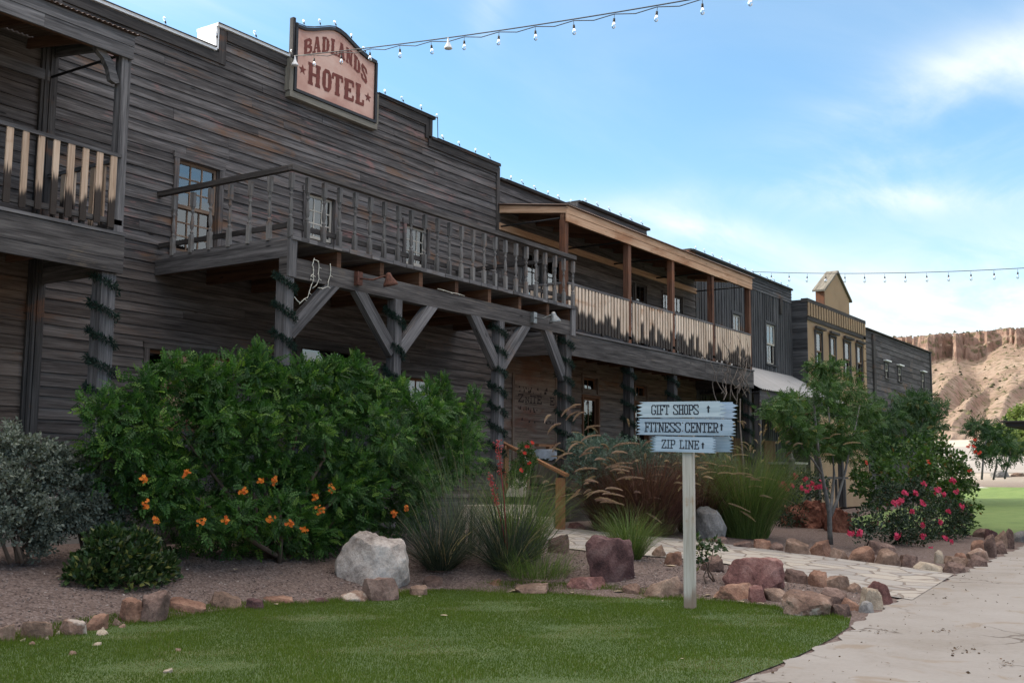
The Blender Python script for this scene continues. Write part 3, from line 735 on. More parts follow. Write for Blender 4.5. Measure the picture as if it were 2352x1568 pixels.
me = bpy.data.meshes.new('lawn'); me.from_pydata([(x, y, 0.010) for x, y in LP], [], [tuple(range(len(LP)))]); me.update()
if me.polygons[0].normal.z < 0: me.flip_normals()
o = link('lawn', me, None, M['lawn']); o['kind'] = 'structure'
def inpoly(x, y, P):
    ins = np.zeros(x.shape, bool); n = len(P)
    for i in range(n):
        x1, y1 = P[i]; x2, y2 = P[(i+1) % n]
        if y1 == y2: continue
        c = ((y1 > y) != (y2 > y)) & (x < (x2-x1)*(y-y1)/(y2-y1)+x1); ins ^= c
    return ins
EDGEPTS = []
for (xa, ya), (xb, yb2) in zip(LP[8:-3], LP[9:-2]):
    for t_ in np.linspace(0, 1, 5)[:-1]: EDGEPTS.append((xa+(xb-xa)*t_, ya+(yb2-ya)*t_))
LPX = [(x, y) if y < 3.4 else ((x+.14, y+.10) if x > 11 else (x, y+.17)) for x, y in LP]
# short mown blades, nearer the camera more of them
def grass_blades(name, n, xr, yr, poly, h, w, mat, dens_near=True):
    x = xr[0]+(xr[1]-xr[0])*RNG.random(n*3); y = yr[0]+(yr[1]-yr[0])*RNG.random(n*3)
    k = inpoly(x, y, poly) | inpoly(x, y, LP)
    x, y = x[k][:n], y[k][:n]; n = len(x)
    patch = np.sin(x*1.9+np.sin(y*1.3)*1.5)*np.sin(y*2.7+x*0.6) + 0.6*np.sin(x*5.3-y*4.1)
    straw = sstep(.55, 1.25, np.sin(x*1.3+y*2.9+1)+.7*np.sin(x*3.1-y*1.7+2)+.5*np.sin(x*7.3+y*5.9))
    bd = np.array([q for q in EDGEPTS]); de = np.full(n, 9.)
    for q in bd: de = np.minimum(de, np.hypot(x-q[0], y-q[1]))
    edge = sstep(.30, .05, de)
    hh = h*(0.6+0.7*RNG.random(n))*(1+0.22*patch)*(1-.35*straw)*(1+1.5*edge*RNG.random(n)); 
    a = RNG.random(n)*6.283; lean = 0.5*hh*RNG.random(n); a2 = RNG.random(n)*6.283
    z = ground(x, y)+0.006
    dx = np.cos(a)*w/2; dy = np.sin(a)*w/2
    V = np.stack([np.stack([x-dx, y-dy, z], 1), np.stack([x+dx, y+dy, z], 1), np.stack([x+np.cos(a2)*lean, y+np.sin(a2)*lean, z+hh], 1)], 1).reshape(-1, 3)
    r = np.clip(0.42+0.15*patch+RNG.normal(size=n)*0.12 + (RNG.random(n) < .03+.30*straw)*0.6, 0, 1)
    ob = bigmesh(name, V, np.arange(n*3).reshape(-1, 3), r, mat); return ob
M['blade'] = leafmat('lawn_blade', (0.060, 0.100, 0.014), (0.125, 0.176, 0.030), 0.35, 0.7, 0.1, (0.19, 0.17, 0.08), 0.88)
gb = grass_blades('grass', 320000, (3.5, 11.9), (2.9, 8.95), LPX, 0.022, 0.0062, M['blade'])
tag(gb, 'short mown green lawn grass in front of the stone edging', 'grass', kind='stuff')

# loose pebbles on the beds
n = 26000
x = 4.5+10*RNG.random(n); y = 3.6+7.2*RNG.random(n); k = (~inpoly(x, y, LP)) & (y > np.interp(x, DX, DY)+0.15); x, y = x[k], y[k]; n = len(x)
s_ = 0.006+0.011*RNG.random(n)**2; dd = RNG.normal(size=(n, 6, 3))*0.25
oc = np.array([(1, 0, 0), (-1, 0, 0), (0, 1, 0), (0, -1, 0), (0, 0, .7), (0, 0, -.5)]); of = np.array([(0, 2, 4), (2, 1, 4), (1, 3, 4), (3, 0, 4)])
V = (np.stack([x, y, ground(x, y)+s_*.3], 1)[:, None]+(oc+dd)*s_[:, None, None]).reshape(-1, 3)
F = (of[None]+(np.arange(n)*6)[:, None, None]).reshape(-1, 3)
M['pebble'] = leafmat('pebble', (0.075, 0.054, 0.05), (0.23, 0.19, 0.175), 0.0, 0.95, 0.1, (0.40, 0.36, 0.33), 0.93)
pb = bigmesh('gravel', V, F, np.repeat(RNG.random(n), 4), M['pebble'])
tag(pb, 'loose reddish gray gravel spread over the planting beds', 'gravel', kind='stuff')

n = 900; x = 7+22*RNG.random(n)**1.3; y = np.interp(x, DX, DY)-np.abs(RNG.normal(size=n))*1.6*(1-.5*RNG.random(n))-.02
cl_ = RNG.integers(0, 26, n); cx_ = 8+16*RNG.random(26); cy_ = np.interp(cx_, DX, DY)-.3-3.5*RNG.random(26); k = RNG.random(n) < .62
x = np.where(k, cx_[cl_]+RNG.normal(size=n)*.16, x); y = np.where(k, cy_[cl_]+RNG.normal(size=n)*.05, y)
Vl, Fl, rl = scatter('oval', np.stack([x, y, ground(x, y)+.016+.01*RNG.random(n)], 1), np.stack([RNG.normal(size=n), RNG.normal(size=n), .15*RNG.normal(size=n)], 1), .012+.028*RNG.random(n)**2, RNG.random(n))
lt = bigmesh('leaf_litter', Vl, Fl, rl, leafmat('litter', (0.05, 0.032, 0.022), (0.17, 0.115, 0.075), .1, .9, .1)); tag(lt, 'dry brown leaf litter scattered over the concrete drive', 'leaf litter', kind='stuff')
# ground on the far side of the beds: a second lawn, a walk across it, a pale lot
fl = [((27.6, 5.3), (27.6, 8.6)), ((29.5, 4.6), (29.5, 9.4)), ((31, 1), (31, 10)), ((33, -6), (33, 10.6)), ((38, -9), (38, 11.2)), ((44, -9), (44, 11.8)), ((52, -9), (52, 12)), ((59, -9), (59, 13)), ((66, -9), (66, 14))]
sheet('far_lawn', fl, 0.012, M['lawnfar'], 14)
M['walk'] = plain('walk_concrete', (0.42, 0.40, 0.375), 0.9, 0, 0.15, 3)
sheet('concrete_walk', [(gpt(u, 1117+(u-2240)*.118)[:2], gpt(u, 1120.5+(u-2240)*.128)[:2]) for u in (2225, 2260, 2300, 2352, 2420, 2500, 2600)], 0.024, M['walk'], 4)
sheet('pale_lot', [((76, -8), (76, 40)), ((90, -10), (90, 42)), ((105, -12), (105, 45)), ((124, -14), (124, 48))], 0.03, plain('lot_surface', (0.29, 0.265, 0.24), 0.95, 0, 0.12, 0.4), 10)

# the mesa
def fbm(x, y, oct_=5, seed=0):
    v = np.zeros_like(x); a = 1.0; f = 1.0
    rs = np.random.default_rng(seed)
    for i in range(oct_):
        p = rs.random(6)*6.28
        v += a*(np.sin(f*x+p[0]+1.7*np.sin(f*.7*y+p[1]))*np.sin(f*y*1.1+p[2]+1.3*np.sin(f*.9*x+p[3])))
        a *= 0.52; f *= 2.03
    return v
az = np.radians(np.linspace(-11, 44, 520)); t = np.concatenate([np.linspace(0, .62, 80), np.linspace(.625, .80, 120), np.linspace(.81, 1, 14)])
rr = 165 + t*700
A, RR = np.meshgrid(az, rr, indexing='ij'); HX, HY = np.cos(A)*RR, np.sin(A)*RR; deg = np.degrees(A)
saw = lambda q: (q-np.floor(q))
dw = deg+.5*np.sin(deg*1.9+1)+.22*np.sin(deg*5.3)
edge = 622 + 9*fbm(deg*0.5, deg*0+1, 3, 3) - 20*saw(dw/2.1+.2)**1.6 - 4*saw(dw/.83+.45)**2 + 2.2*fbm(deg*2.3, HX*.004, 3, 8)
foot = edge-17-3*np.sin(deg*2.3)
vf = 827 - 34*sstep(11.6, 9.3, deg) + 6*np.sin(deg*2.9)
kk = np.hanning(31); kk /= kk.sum(); fs = np.convolve(np.pad(foot[:, 0], 15, mode='edge'), kk, 'valid')[:, None]+0*foot
footz = 1.35 + fs*0.927*(1101-vf)/2570
u = np.clip((RR-165)/(fs-165), 0, 1)
talus = 5.2 + (footz-5.2)*np.where(u < .42, u*.36, .1512+(u-.42)/.58*(1-.1512)*(.72+.28*((u-.42)/.58)**2))
env = np.clip(u*(1-u)*4, 0, 1)
talus = talus - 3.2*env*np.abs(fbm(deg*0.5+0.0065*RR, RR*0.004, 3, 5)) - 1.3*env*np.abs(fbm(deg*1.5+0.016*RR, RR*0.012, 3, 6)) + 0.7*fbm(HX*.05, HY*.05, 4, 2)*np.clip(u*3, 0, 1)
# long spurs that run down the slope; their right hand sides lie in shade
for a0, r0, r1, wa, hh in ((13.0, 330, 520, 1.0, 8), (11.3, 320, 500, .9, 8), (9.7, 330, 540, 1.0, 7), (7.6, 300, 520, 1.0, 8), (15.6, 340, 540, .9, 6)):
    am = a0-(RR-420)*.011; talus = talus + hh*np.exp(-np.abs((deg-am)/np.where(deg > am, wa*1.7, wa*.6))**1.5)*sstep(r0-70, r0+60, RR)*(1-sstep(r1-60, r1+70, RR))
w = np.clip((RR-foot)/(edge-foot), 0, 1)
bands = np.where(w < .35, w/.35*.10, np.where(w < .5, .10+(w-.35)/.15*.38, np.where(w < .74, .48+(w-.5)/.24*.10, .58+(w-.74)/.26*.42)))
vt = 757.5 + np.clip(deg-9.4, -12, 30)*1.9 + 1.2*fbm(deg*1.7, deg*0, 3, 21)
topz = 1.35 + edge*0.927*(1101-vt)/2570
Z = talus + bands*(topz-talus) + 0.012*np.clip(RR-edge, 0, 300) + 0.4*fbm(HX*.12, HY*.12, 3, 11)
Z[:, 0] = 3.5
V = np.stack([HX, HY, Z], -1).reshape(-1, 3); nr = len(rr)
ii, jj = np.meshgrid(np.arange(len(az)-1), np.arange(nr-1), indexing='ij'); q = (ii*nr+jj).ravel()
F = np.stack([q, q+nr, q+nr+1, q+1], 1)[:, ::-1]
def mesamat():
    mt, t, b = newmat('desert_mesa'); ge = t.add('ShaderNodeNewGeometry'); pos = ge.outputs['Position']
    nz = t.add('ShaderNodeSeparateXYZ', ins={0: ge.outputs['True Normal']}).outputs[2]
    n = t.noise(pos, 0.03, 7, 0.6); n2 = t.noise(pos, 0.35, 5, 0.65); st = t.noise(t.mapping(pos, (0.02, 0.02, 0.35)), 1.0, 4, 0.6); vs = t.noise(t.mapping(pos, (0.5, 0.5, 0.05)), 1.0, 4, 0.6)
    slope = t.ramp(t.math('ADD', t.math('MULTIPLY', n, 0.6), t.math('MULTIPLY', n2, 0.4)), [(0.36, (0.155, 0.108, 0.085)), (0.5, (0.25, 0.184, 0.142)), (0.62, (0.315, 0.245, 0.193))])
    cliff = t.ramp(t.math('ADD', t.math('MULTIPLY', st, 0.5), t.math('MULTIPLY', vs, 0.5)), [(0.3, (0.15, 0.092, 0.073)), (0.5, (0.265, 0.175, 0.136)), (0.7, (0.35, 0.25, 0.20))])
    c = t.mix(t.smooth(nz, 0.80, 0.55), slope, cliff)
    v = t.add('ShaderNodeTexVoronoi'); v.inputs['Scale'].default_value = 0.30; t.l.new(pos, v.inputs['Vector'])
    scr = t.math('MULTIPLY', t.smooth(v.outputs['Distance'], 0.46, 0.28), t.smooth(t.noise(pos, 0.045, 4, 0.6), 0.36, 0.52))
    c = t.mix(t.math('MULTIPLY', scr, 0.75), c, (0.10, 0.095, 0.05))
    t.l.new(c, b.inputs['Base Color']); b.inputs['Roughness'].default_value = 1.0; b.inputs['Specular IOR Level'].default_value = 0.05
    setbump(t, b, t.math('ADD', n2, t.math('MULTIPLY', vs, 0.5)), 0.9, 1.2)
    return mt
ms = bigmesh('mesa', V, F, np.zeros(len(F)), mesamat(), None, False); ms['kind'] = 'structure'
# creosote and grass tufts dotted over the slope
n = 16000; ia = RNG.integers(0, len(az), n); ir = RNG.integers(8, len(rr), n); keep = (bands[ia, ir] < .05) | (w[ia, ir] > .99); ia, ir = ia[keep], ir[keep]; n = len(ia)
P = np.stack([HX[ia, ir], HY[ia, ir], Z[ia, ir]], 1)+RNG.normal(size=(n, 3))*(1.2, 1.2, 0); sc = (.3+.75*RNG.random(n)**2.5)
oc = np.array([(1, 0, 0), (-1, 0, 0), (0, 1, 0), (0, -1, 0), (0, 0, .9), (.3, .2, .6)]); of = np.array([(0, 2, 4), (2, 1, 4), (1, 3, 4), (3, 0, 4)])
V2 = (P[:, None]+(oc+RNG.normal(size=(n, 6, 3))*.2)*sc[:, None, None]).reshape(-1, 3)
sb_ = bigmesh('desert_scrub', V2, (of[None]+(np.arange(n)*6)[:, None, None]).reshape(-1, 3), np.repeat(RNG.random(n), 4), leafmat('scrub', (0.045, 0.05, 0.028), (0.13, 0.12, 0.065), 0.0, .9, .1))
tag(sb_, 'low desert scrub scattered over the slope of the distant mesa', 'scrub', kind='stuff')

az2 = np.radians(np.linspace(-172, -36, 150)); r2 = np.linspace(190, 520, 40); A2, R2 = np.meshgrid(az2, r2, indexing='ij')  # unseen hills added behind the camera to darken reflections in the ground windows
Hh = 1.5+sstep(190, 430, R2)*(46+9*fbm(A2*4, R2*.004, 4, 31))*sstep(-36, -44, np.degrees(A2))*sstep(-172, -160, np.degrees(A2))+1.2*fbm(A2*30, R2*.05, 3, 9)
q = (np.arange(149)[:, None]*40+np.arange(39)[None]).ravel()
hl = bigmesh('added_hills', np.stack([np.cos(A2)*R2, np.sin(A2)*R2, Hh], -1).reshape(-1, 3), np.stack([q, q+40, q+41, q+1], 1)[:, ::-1], np.zeros(len(q)), ms.data.materials[0], None, True); hl['kind'] = 'structure'

# ================================================================== BUILDINGS
YW, YF, YB = 13.95, 12.18, 11.09        # house wall, front of the covered balconies, front of the open balcony
def subtract(iv, holes):
    out = [iv]
    for a, b_ in holes:
        nx = []
        for c, d in out:
            if b_ <= c or a >= d: nx.append((c, d)); continue
            if a > c: nx.append((c, a))
            if b_ < d: nx.append((b_, d))
        out = nx
    return [(c, d) for c, d in out if d-c > 0.02]
def planks(mb, x0, x1, z0, z1, y, holes=(), bh=0.165, th=0.034, mif=lambda z: 0, jl=(3.2, 6.4)):
    z = z0
    while z < z1-0.02:
        h = bh*random.uniform(0.82, 1.2); zt = min(z+h, z1)
        if z1-zt < 0.05: zt = z1
        # joints of this course
        x = x0-random.random()*3
        while x < x1:
            xe = x+random.uniform(*jl); a, b_ = max(x, x0), min(xe, x1); x = xe
            if b_-a < 0.02: continue
            segs = []
            full = [(q[0], q[1]) for q in holes if q[2] <= z+0.004 and q[3] >= zt-0.004]
            part = [q for q in holes if not (q[2] <= z+0.004 and q[3] >= zt-0.004) and q[3] > z+0.004 and q[2] < zt-0.004]
            for c, d in subtract((a, b_), full+[(q[0], q[1]) for q in part]): segs.append((c, d, z, zt))
            for q in part:
                c, d = max(a, q[0]), min(b_, q[1])
                if d-c < 0.02: continue
                if q[2] > z+0.01: segs.append((c, d, z, q[2]))
                if q[3] < zt-0.01: segs.append((c, d, q[3], zt))
            r = random.random(); j = random.uniform(-.003, .003)
            for c, d, za, zb in segs:
                g = 0.002; yb_, yt = y-th+j, y-th*0.42+j
                mb.hexa([(c+g, yb_, za+.004), (c+g, yt, zb), (c+g, y+.004, za+.004), (c+g, y+.004, zb), (d-g, yb_, za+.004), (d-g, yt, zb), (d-g, y+.004, za+.004), (d-g, y+.004, zb)], 0, r, mif((za+zb)/2))
        z = zt
def vplanks(mb, x0, x1, z0, z1, y, holes=(), bw=0.2, th=0.024, mi=0, batten=True):
    x = x0
    while x < x1-0.02:
        w = bw*random.uniform(0.75, 1.25); xe = min(x+w, x1); hs = [(q[2], q[3]) for q in holes if q[0] < xe-0.01 and q[1] > x+0.01]
        r = random.random(); j = random.uniform(-.008, .004); zz0 = z0
        for c, d in subtract((z0, z1), hs): mb.box(x+.003, xe-.003, y-th+j, y+.004, c, d, 2, r, mi)
        if batten:
            for c, d in subtract((z0, z1), hs): mb.box(xe-.028, xe+.028, y-th-.022, y-th-.002, c, d, 2, random.random(), mi)
        x = xe
def backing(mb, x0, x1, z0, z1, y0, y1, holes=(), mi=0):
    ex = sorted(set([x0, x1]+[min(max(q[k], x0), x1) for q in holes for k in (0, 1)])); ez = sorted(set([z0, z1]+[min(max(q[k], z0), z1) for q in holes for k in (2, 3)]))
    for a, b_ in zip(ex, ex[1:]):
        for c, d in zip(ez, ez[1:]):
            mx, mz = (a+b_)/2, (c+d)/2
            if any(q[0] < mx < q[1] and q[2] < mz < q[3] for q in holes): continue
            mb.box(a, b_, y0, y1, c, d, 0, .5, mi)
def shell(mb, x0, x1, z1, y0, y1, mi):
    mb.box(x0, x1, y0, y1, z1-.15, z1, 0, .5, mi); mb.box(x0, x1, y1, y1+.15, -.3, z1, 0, .5, mi)
    mb.box(x0, x0+.1, y0, y1, -.3, z1-.15, 1, .5, mi); mb.box(x1-.1, x1, y0, y1, -.3, z1-.15, 1, .5, mi)

def curtain_mesh(mb, x0, x1, z0, z1, y, kind):
    """gathered cloth: folds as real waves"""
    n, k = 26, 9
    b = len(mb.v)
    for i in range(n+1):
        for j in range(k+1):
            u, v = i/n, j/k; x = x0+(x1-x0)*u
            if kind == 'swag':        # tied back to one side, hanging in a curve
                zb = z0+(z1-z0)*(0.12+0.62*u**1.6); z = zb+(z1-zb)*v; yy = y+0.025*math.sin((v*0.9+u*0.5)*26)
            elif kind == 'swagl':
                zb = z0+(z1-z0)*(0.12+0.62*(1-u)**1.6); z = zb+(z1-zb)*v; yy = y+0.025*math.sin((v*0.9+(1-u)*0.5)*26)
            else: z = z0+(z1-z0)*v; yy = y+0.012*math.sin(u*38)
            mb.v.append((x, yy, z))
    for i in range(n):
        for j in range(k):
            mb.face([b+i*(k+1)+j, b+(i+1)*(k+1)+j, b+(i+1)*(k+1)+j+1, b+i*(k+1)+j+1], None, .5, 0, True)
def window(parent, x0, x1, z0, z1, y=YW, cols=3, rows=3, double=True, sash='sash', trim='gray', casing=0.09, glass='glass', cloth='swag', cdep=None, hood=False, sill=True, name='window', covm='curtain'):
    """(x0,x1,z0,z1) is the opening; casing outside it, sash and bars inside"""
    f = MB(); c = casing
    f.box(x0-c, x0, y-.055, y-.001, z0-.02, z1, 2); f.box(x1, x1+c, y-.055, y-.001, z0-.02, z1, 2)
    f.box(x0-c-.02, x1+c+.02, y-.06, y-.001, z1, z1+c*1.1, 0)
    f.box(x0, x0+.012, y-.001, y+.12, z0, z1, 2); f.box(x1-.012, x1, y-.001, y+.12, z0, z1, 2); f.box(x0+.012, x1-.012, y-.001, y+.12, z1-.012, z1, 0)
    w = f.build(name, M[trim], parent)
    if sill:
        sl_ = MB(); sl_.box(x0-c-.03, x1+c+.03, y-.085, y+.1, z0-.07, z0-.02, 0); sl_.build('sill', M[trim], w)
    if hood:
        hb = MB(); hb.box(x0-c-.08, x1+c+.08, y-.16, y-.002, z1+c*1.1+.005, z1+c*1.1+.05, 0); hb.build('drip_hood', M['white'], w)
    s_ = MB(); a0, a1, b0, b1 = x0+.014, x1-.014, z0, z1-.014; ys_ = y+(.03 if covm != 'blind' else -.015)
    def sashrect(b0, b1, yy, rows):
        s_.box(a0, a0+.045, yy, yy+.035, b0, b1, 2); s_.box(a1-.045, a1, yy, yy+.035, b0, b1, 2)
        s_.box(a0+.045, a1-.045, yy, yy+.035, b0, b0+.05, 0); s_.box(a0+.045, a1-.045, yy, yy+.035, b1-.045, b1, 0)
        for i in range(1, cols):
            xx = a0+.045+(a1-a0-.09)*i/cols; s_.box(xx-.011, xx+.011, yy+.004, yy+.03, b0+.05, b1-.045, 2)
        for j in range(1, rows):
            zz = b0+.05+(b1-b0-.095)*j/rows; s_.box(a0+.045, a1-.045, yy+.005, yy+.029, zz-.011, zz+.011, 0)
    if double:
        zm = (b0+b1)/2; sashrect(zm-.02, b1, ys_, rows); sashrect(b0, zm+.02, ys_+.038, rows)
    else: sashrect(b0, b1, ys_, rows)
    s_.build('sash', M[sash], w)
    p = MB()
    if double:
        zm = (b0+b1)/2
        p.box(a0+.04, a1-.04, ys_+.016, ys_+.019, zm, b1-.03, 0); p.box(a0+.04, a1-.04, ys_+.054, ys_+.057, b0+.03, zm, 0)
    else: p.box(a0+.04, a1-.04, ys_+.016, ys_+.019, b0+.03, b1-.03, 0)
    p.build('pane', M[glass], w)
    if cloth:
        q = MB()
        if cloth == 'pair':
            xm = (x0+x1)/2; curtain_mesh(q, x0, xm, z0, z1, y+.22, 'swagl'); curtain_mesh(q, xm, x1, z0, z1, y+.22, 'swag')
        else: curtain_mesh(q, x0+.014, x1-.014, z0, z1-.014, y+(.22 if covm != 'blind' else .105), cloth)
        q.build('curtain', M[covm], w)
    return w

# ---------------------------------------------------------------- the open timber hotel
HX0, HX1 = 9.05, 20.05
hotel = empty('timber_hotel', ((HX0+HX1)/2, YW, 0.5), 'dark weathered timber hotel with stepped parapet and an open balcony on braced posts', 'building')
hotelw = [(11.25, 12.07, 4.80, 6.26), (14.08, 14.80, 4.80, 6.34), (16.85, 17.52, 4.80, 6.30)]
groundw = [(10.85, 12.52, 2.0, 3.22), (16.9, 18.15, 2.2, 3.27)]
hdoor = (14.06, 15.36, 1.05, 3.56)
steps = [(HX0-1, 11.93, 8.20, 9.5), (17.55, HX1+1, 8.20, 9.5)]
hh_ = hotelw+groundw+[hdoor]
mb = MB(); planks(mb, HX0, HX1, 0.9, 8.62, YW, hh_+steps, 0.165, mif=lambda z: 0 if z > 4.45 else 1)
backing(mb, HX0, HX1, 0.4, 8.60, YW+.004, YW+.07, hh_+steps, 1)
shell(mb, HX0, HX1, 7.7, YW+.08, 22, 1)
mb.build('wall', [M['gray'], M['brown']], hotel)
def cap(parent, x0, x1, z, mat='dark', name='parapet_cap', y0=YW-.10, y1=YW+.42, t=.05):
    c = MB(); c.box(x0, x1, y0, y1, z, z+t, 0); return c.build(name, M[mat], parent)
cap(hotel, HX0, 11.86, 8.205, 'white'); cap(hotel, 11.86, 13.52, 8.63, 'white'); cap(hotel, 15.8, 17.66, 8.63); cap(hotel, 17.58, HX1, 8.21)
c = MB(); c.box(11.86, 11.925, YW-.06, YW+.40, 8.26, 8.625, 2); c.build('parapet_flashing', M['white'], hotel)
c = MB(); c.box(17.50, 17.60, YW-.07, YW+.30, 8.26, 8.62, 2); c.build('parapet_end', M['dark'], hotel)
# trim boards that follow the parapet
c = MB()
for a, b_, z in ((HX0, 11.93, 8.03), (12.1, 13.5, 8.46), (15.82, 17.42, 8.46), (17.5, HX1-.1, 8.04)): c.box(a, b_, YW-.065, YW-.036, z, z+.165, 0)
c.box(11.93, 12.09, YW-.058, YW-.027, 8.03, 8.62, 2); c.box(17.40, 17.50, YW-.058, YW-.027, 8.20, 8.62, 2); c.box(HX1-.09, HX1+.02, YW-.06, YW-.026, 0.9, 8.2, 2)
c.each('parapet_trim', M['dark'], hotel)
window(hotel, *hotelw[0], cols=3, rows=3, cloth='swag'); window(hotel, *hotelw[1], cols=3, rows=3, cloth='swag', sash='sash_pale'); window(hotel, *hotelw[2], cols=3, rows=3, cloth='swag', sash='sash_pale')
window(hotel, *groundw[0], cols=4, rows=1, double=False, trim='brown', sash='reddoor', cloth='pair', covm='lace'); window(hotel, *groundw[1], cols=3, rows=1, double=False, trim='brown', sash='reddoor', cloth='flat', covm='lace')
# the door with its transom light
d = MB(); x0, x1, z0, z1 = hdoor
d.box(x0-.14, x0, YW-.06, YW-.001, z0, z1, 2); d.box(x1, x1+.14, YW-.06, YW-.001, z0, z1, 2); d.box(x0-.18, x1+.18, YW-.065, YW-.001, z1, z1+.15, 0)
d.box(x0, x1, YW+.02, YW+.09, 3.14, 3.24, 0); d.box(x0, x1, YW+.05, YW+.09, z0, 3.14, 2); d.box(x0+.86, x0+.93, YW+.02, YW+.09, 3.24, z1, 2)
door = d.build('door', M['dark'], hotel)
p = MB(); p.box(x0, x1, YW+.045, YW+.048, 3.24, z1, 0); p.build('transom_pane', M['glass'], door)
p = MB()
for a, b_, s_ in ((x0+.02, x0+.32, 0), (x0+.42, x0+.84, 1), (x0+.95, x1-.02, 0)):
    if s_: p.prism([(a-.1, 3.52), (b_, 3.50), (b_, 3.28), (a+.12, 3.26)], YW+.14, YW+.145, mi=1)
    p.prism([(a, 3.28), (b_, 3.24), (b_, 3.33 if s_ else 3.50), (a+.15, 3.30)], YW+.15, YW+.155, mi=0)
p.build('door_drape', [plain('red_orange_cloth', (0.42, 0.10, 0.045), 0.8), M['curtain']], door)

# open balcony
def baluster_mesh():
    b = MB(); r = .5
    b.box(-.031, .031, -.031, .031, .70, .92, 2, r); b.box(-.031, .031, -.031, .031, 0, .27, 2, r)
    prof = [(.031, .27), (.018, .285), (.03, .30), (.03, .315), (.016, .33), (.016, .345), (.026, .37), (.031, .42), (.027, .48), (.018, .56), (.015, .60), (.028, .615), (.028, .63), (.016, .645), (.02, .66), (.031, .70)]
    b.lathe(prof, n=8, r=r)
    return b
BX0, BX1, BZ = 10.90, 18.56, 4.64
bal = MB()
for i in range(46):                                   # deck boards run out from the wall
    a = BX0+(BX1-BX0)*i/46; e = BX0+(BX1-BX0)*(i+1)/46; bal.box(a+.002, e-.002, YB-.06+random.uniform(-.012, .012), YW-.03, BZ-.06, BZ, 1)
balc = bal.build('balcony', M['timber'], hotel)
b = MB()
for xj in [BX0+.08]+[10.98+0.957*i for i in range(1, 8)]+[BX1-.07]: b.box(xj-.045, xj+.045, YB+.02, YW-.03, BZ-.29, BZ-.064, 1)
b.each('joist', M['rafter'], balc)
b = MB(); b.box(BX0-.02, BX1+.02, YB, YB+.16, 4.06, BZ-.294, 0); b.build('beam', M['beam'], balc)
b = MB(); b.box(BX0-.01, BX0+.034, YB-.03, YW-.03, BZ-.30, BZ-.062, 1); b.box(BX1-.024, BX1+.02, YB-.03, YW-.03, BZ-.30, BZ-.062, 1); b.each('side_beam', M['timber'], balc)
b = MB(); b.box(BX0-.03, BX0+.12, YB-.045, YB-.002, 4.06, BZ-.062, 2); b.box(BX1-.10, BX1+.04, YB-.045, YB-.002, 4.06, BZ-.062, 2); b.each('corner_board', M['timber'], balc)
POSTX = [(10.83, 11.0), (13.19, 13.35), (16.02, 16.18), (18.28, 18.48)]
for i, (a, e) in enumerate(POSTX):
    b = MB(); b.box(a, e, YB-.02, YB+.15 if i < 3 else YB+.18, 0.55, 4.058, 2); b.build('post', M['timber'] if i < 3 else M['dark'], balc)
for (p, q_) in (((11.0, 3.30), (11.80, 4.06)), ((13.19, 3.25), (12.42, 4.06)), ((13.35, 3.25), (14.14, 4.06)), ((16.03, 3.28), (15.34, 4.06)), ((16.18, 3.28), (16.92, 4.06)), ((18.29, 3.24), (17.68, 4.06))):
    b = MB(); P = np.array([p[0], YB+.06, p[1]]); Q = np.array([q_[0], YB+.06, q_[1]]); d_ = (Q-P)/np.linalg.norm(Q-P)
    b.beam(P-d_*.02, Q+d_*.10, .20, .115, (0, 1, 0)); b.build('brace', M['timber'], balc)
RT = 5.64
b = MB(); b.box(BX0-.03, BX1+.05, YB-.055, YB+.035, RT-.075, RT, 0); b.each('hand_rail', M['beam'], balc)
b = MB(); b.box(BX0-.03, BX0+.05, YB+.04, YW-.03, RT-.075, RT, 1); b.box(BX1-.05, BX1+.03, YB+.04, YW-.03, RT-.075, RT, 1); b.each('side_rail', M['dark'], balc)
b = MB(); b.box(BX0, BX1, YB+.034, YB+.08, BZ+.13, BZ+.20, 0); b.box(BX0+.034, BX0+.08, YB+.08, YW-.03, BZ+.13, BZ+.20, 1); b.box(BX1-.08, BX1-.034, YB+.08, YW-.03, BZ+.13, BZ+.20, 1); b.each('bottom_rail', M['dark'], balc)
b0 = None
spots = [(BX0+.01+i*(BX1-BX0-.02)/23, YB) for i in range(24)]+[(BX0+.01, YB+.41*i) for i in range(1, 7)]+[(BX1-.01, YB+.41*i) for i in range(1, 7)]
o_h = ORG[balc.name]
for k, (x, y) in enumerate(spots):
    if b0 is None:
        mbb = baluster_mesh(); mbb.v = [tuple(np.array(v)+o_h) for v in mbb.v]; b0 = mbb.build('baluster', M['baluster'], balc); ob = b0
    elif k % 6 == 0:
        mbb = baluster_mesh(); mbb.r = [random.random()]*len(mbb.r); mbb.uv = [(u_+k*3.1, v_+k) for u_, v_ in mbb.uv]; mbb.v = [tuple(np.array(v)+o_h) for v in mbb.v]; ob = b0 = mbb.build('baluster', M['baluster'], balc)
    else: ob = clone(b0, balc)
    ob.location = (x-o_h[0], y-o_h[1], BZ-.03-o_h[2]); ob.rotation_euler = (random.uniform(-.008, .008), random.uniform(-.012, .012), random.choice((0, 1.5708)))

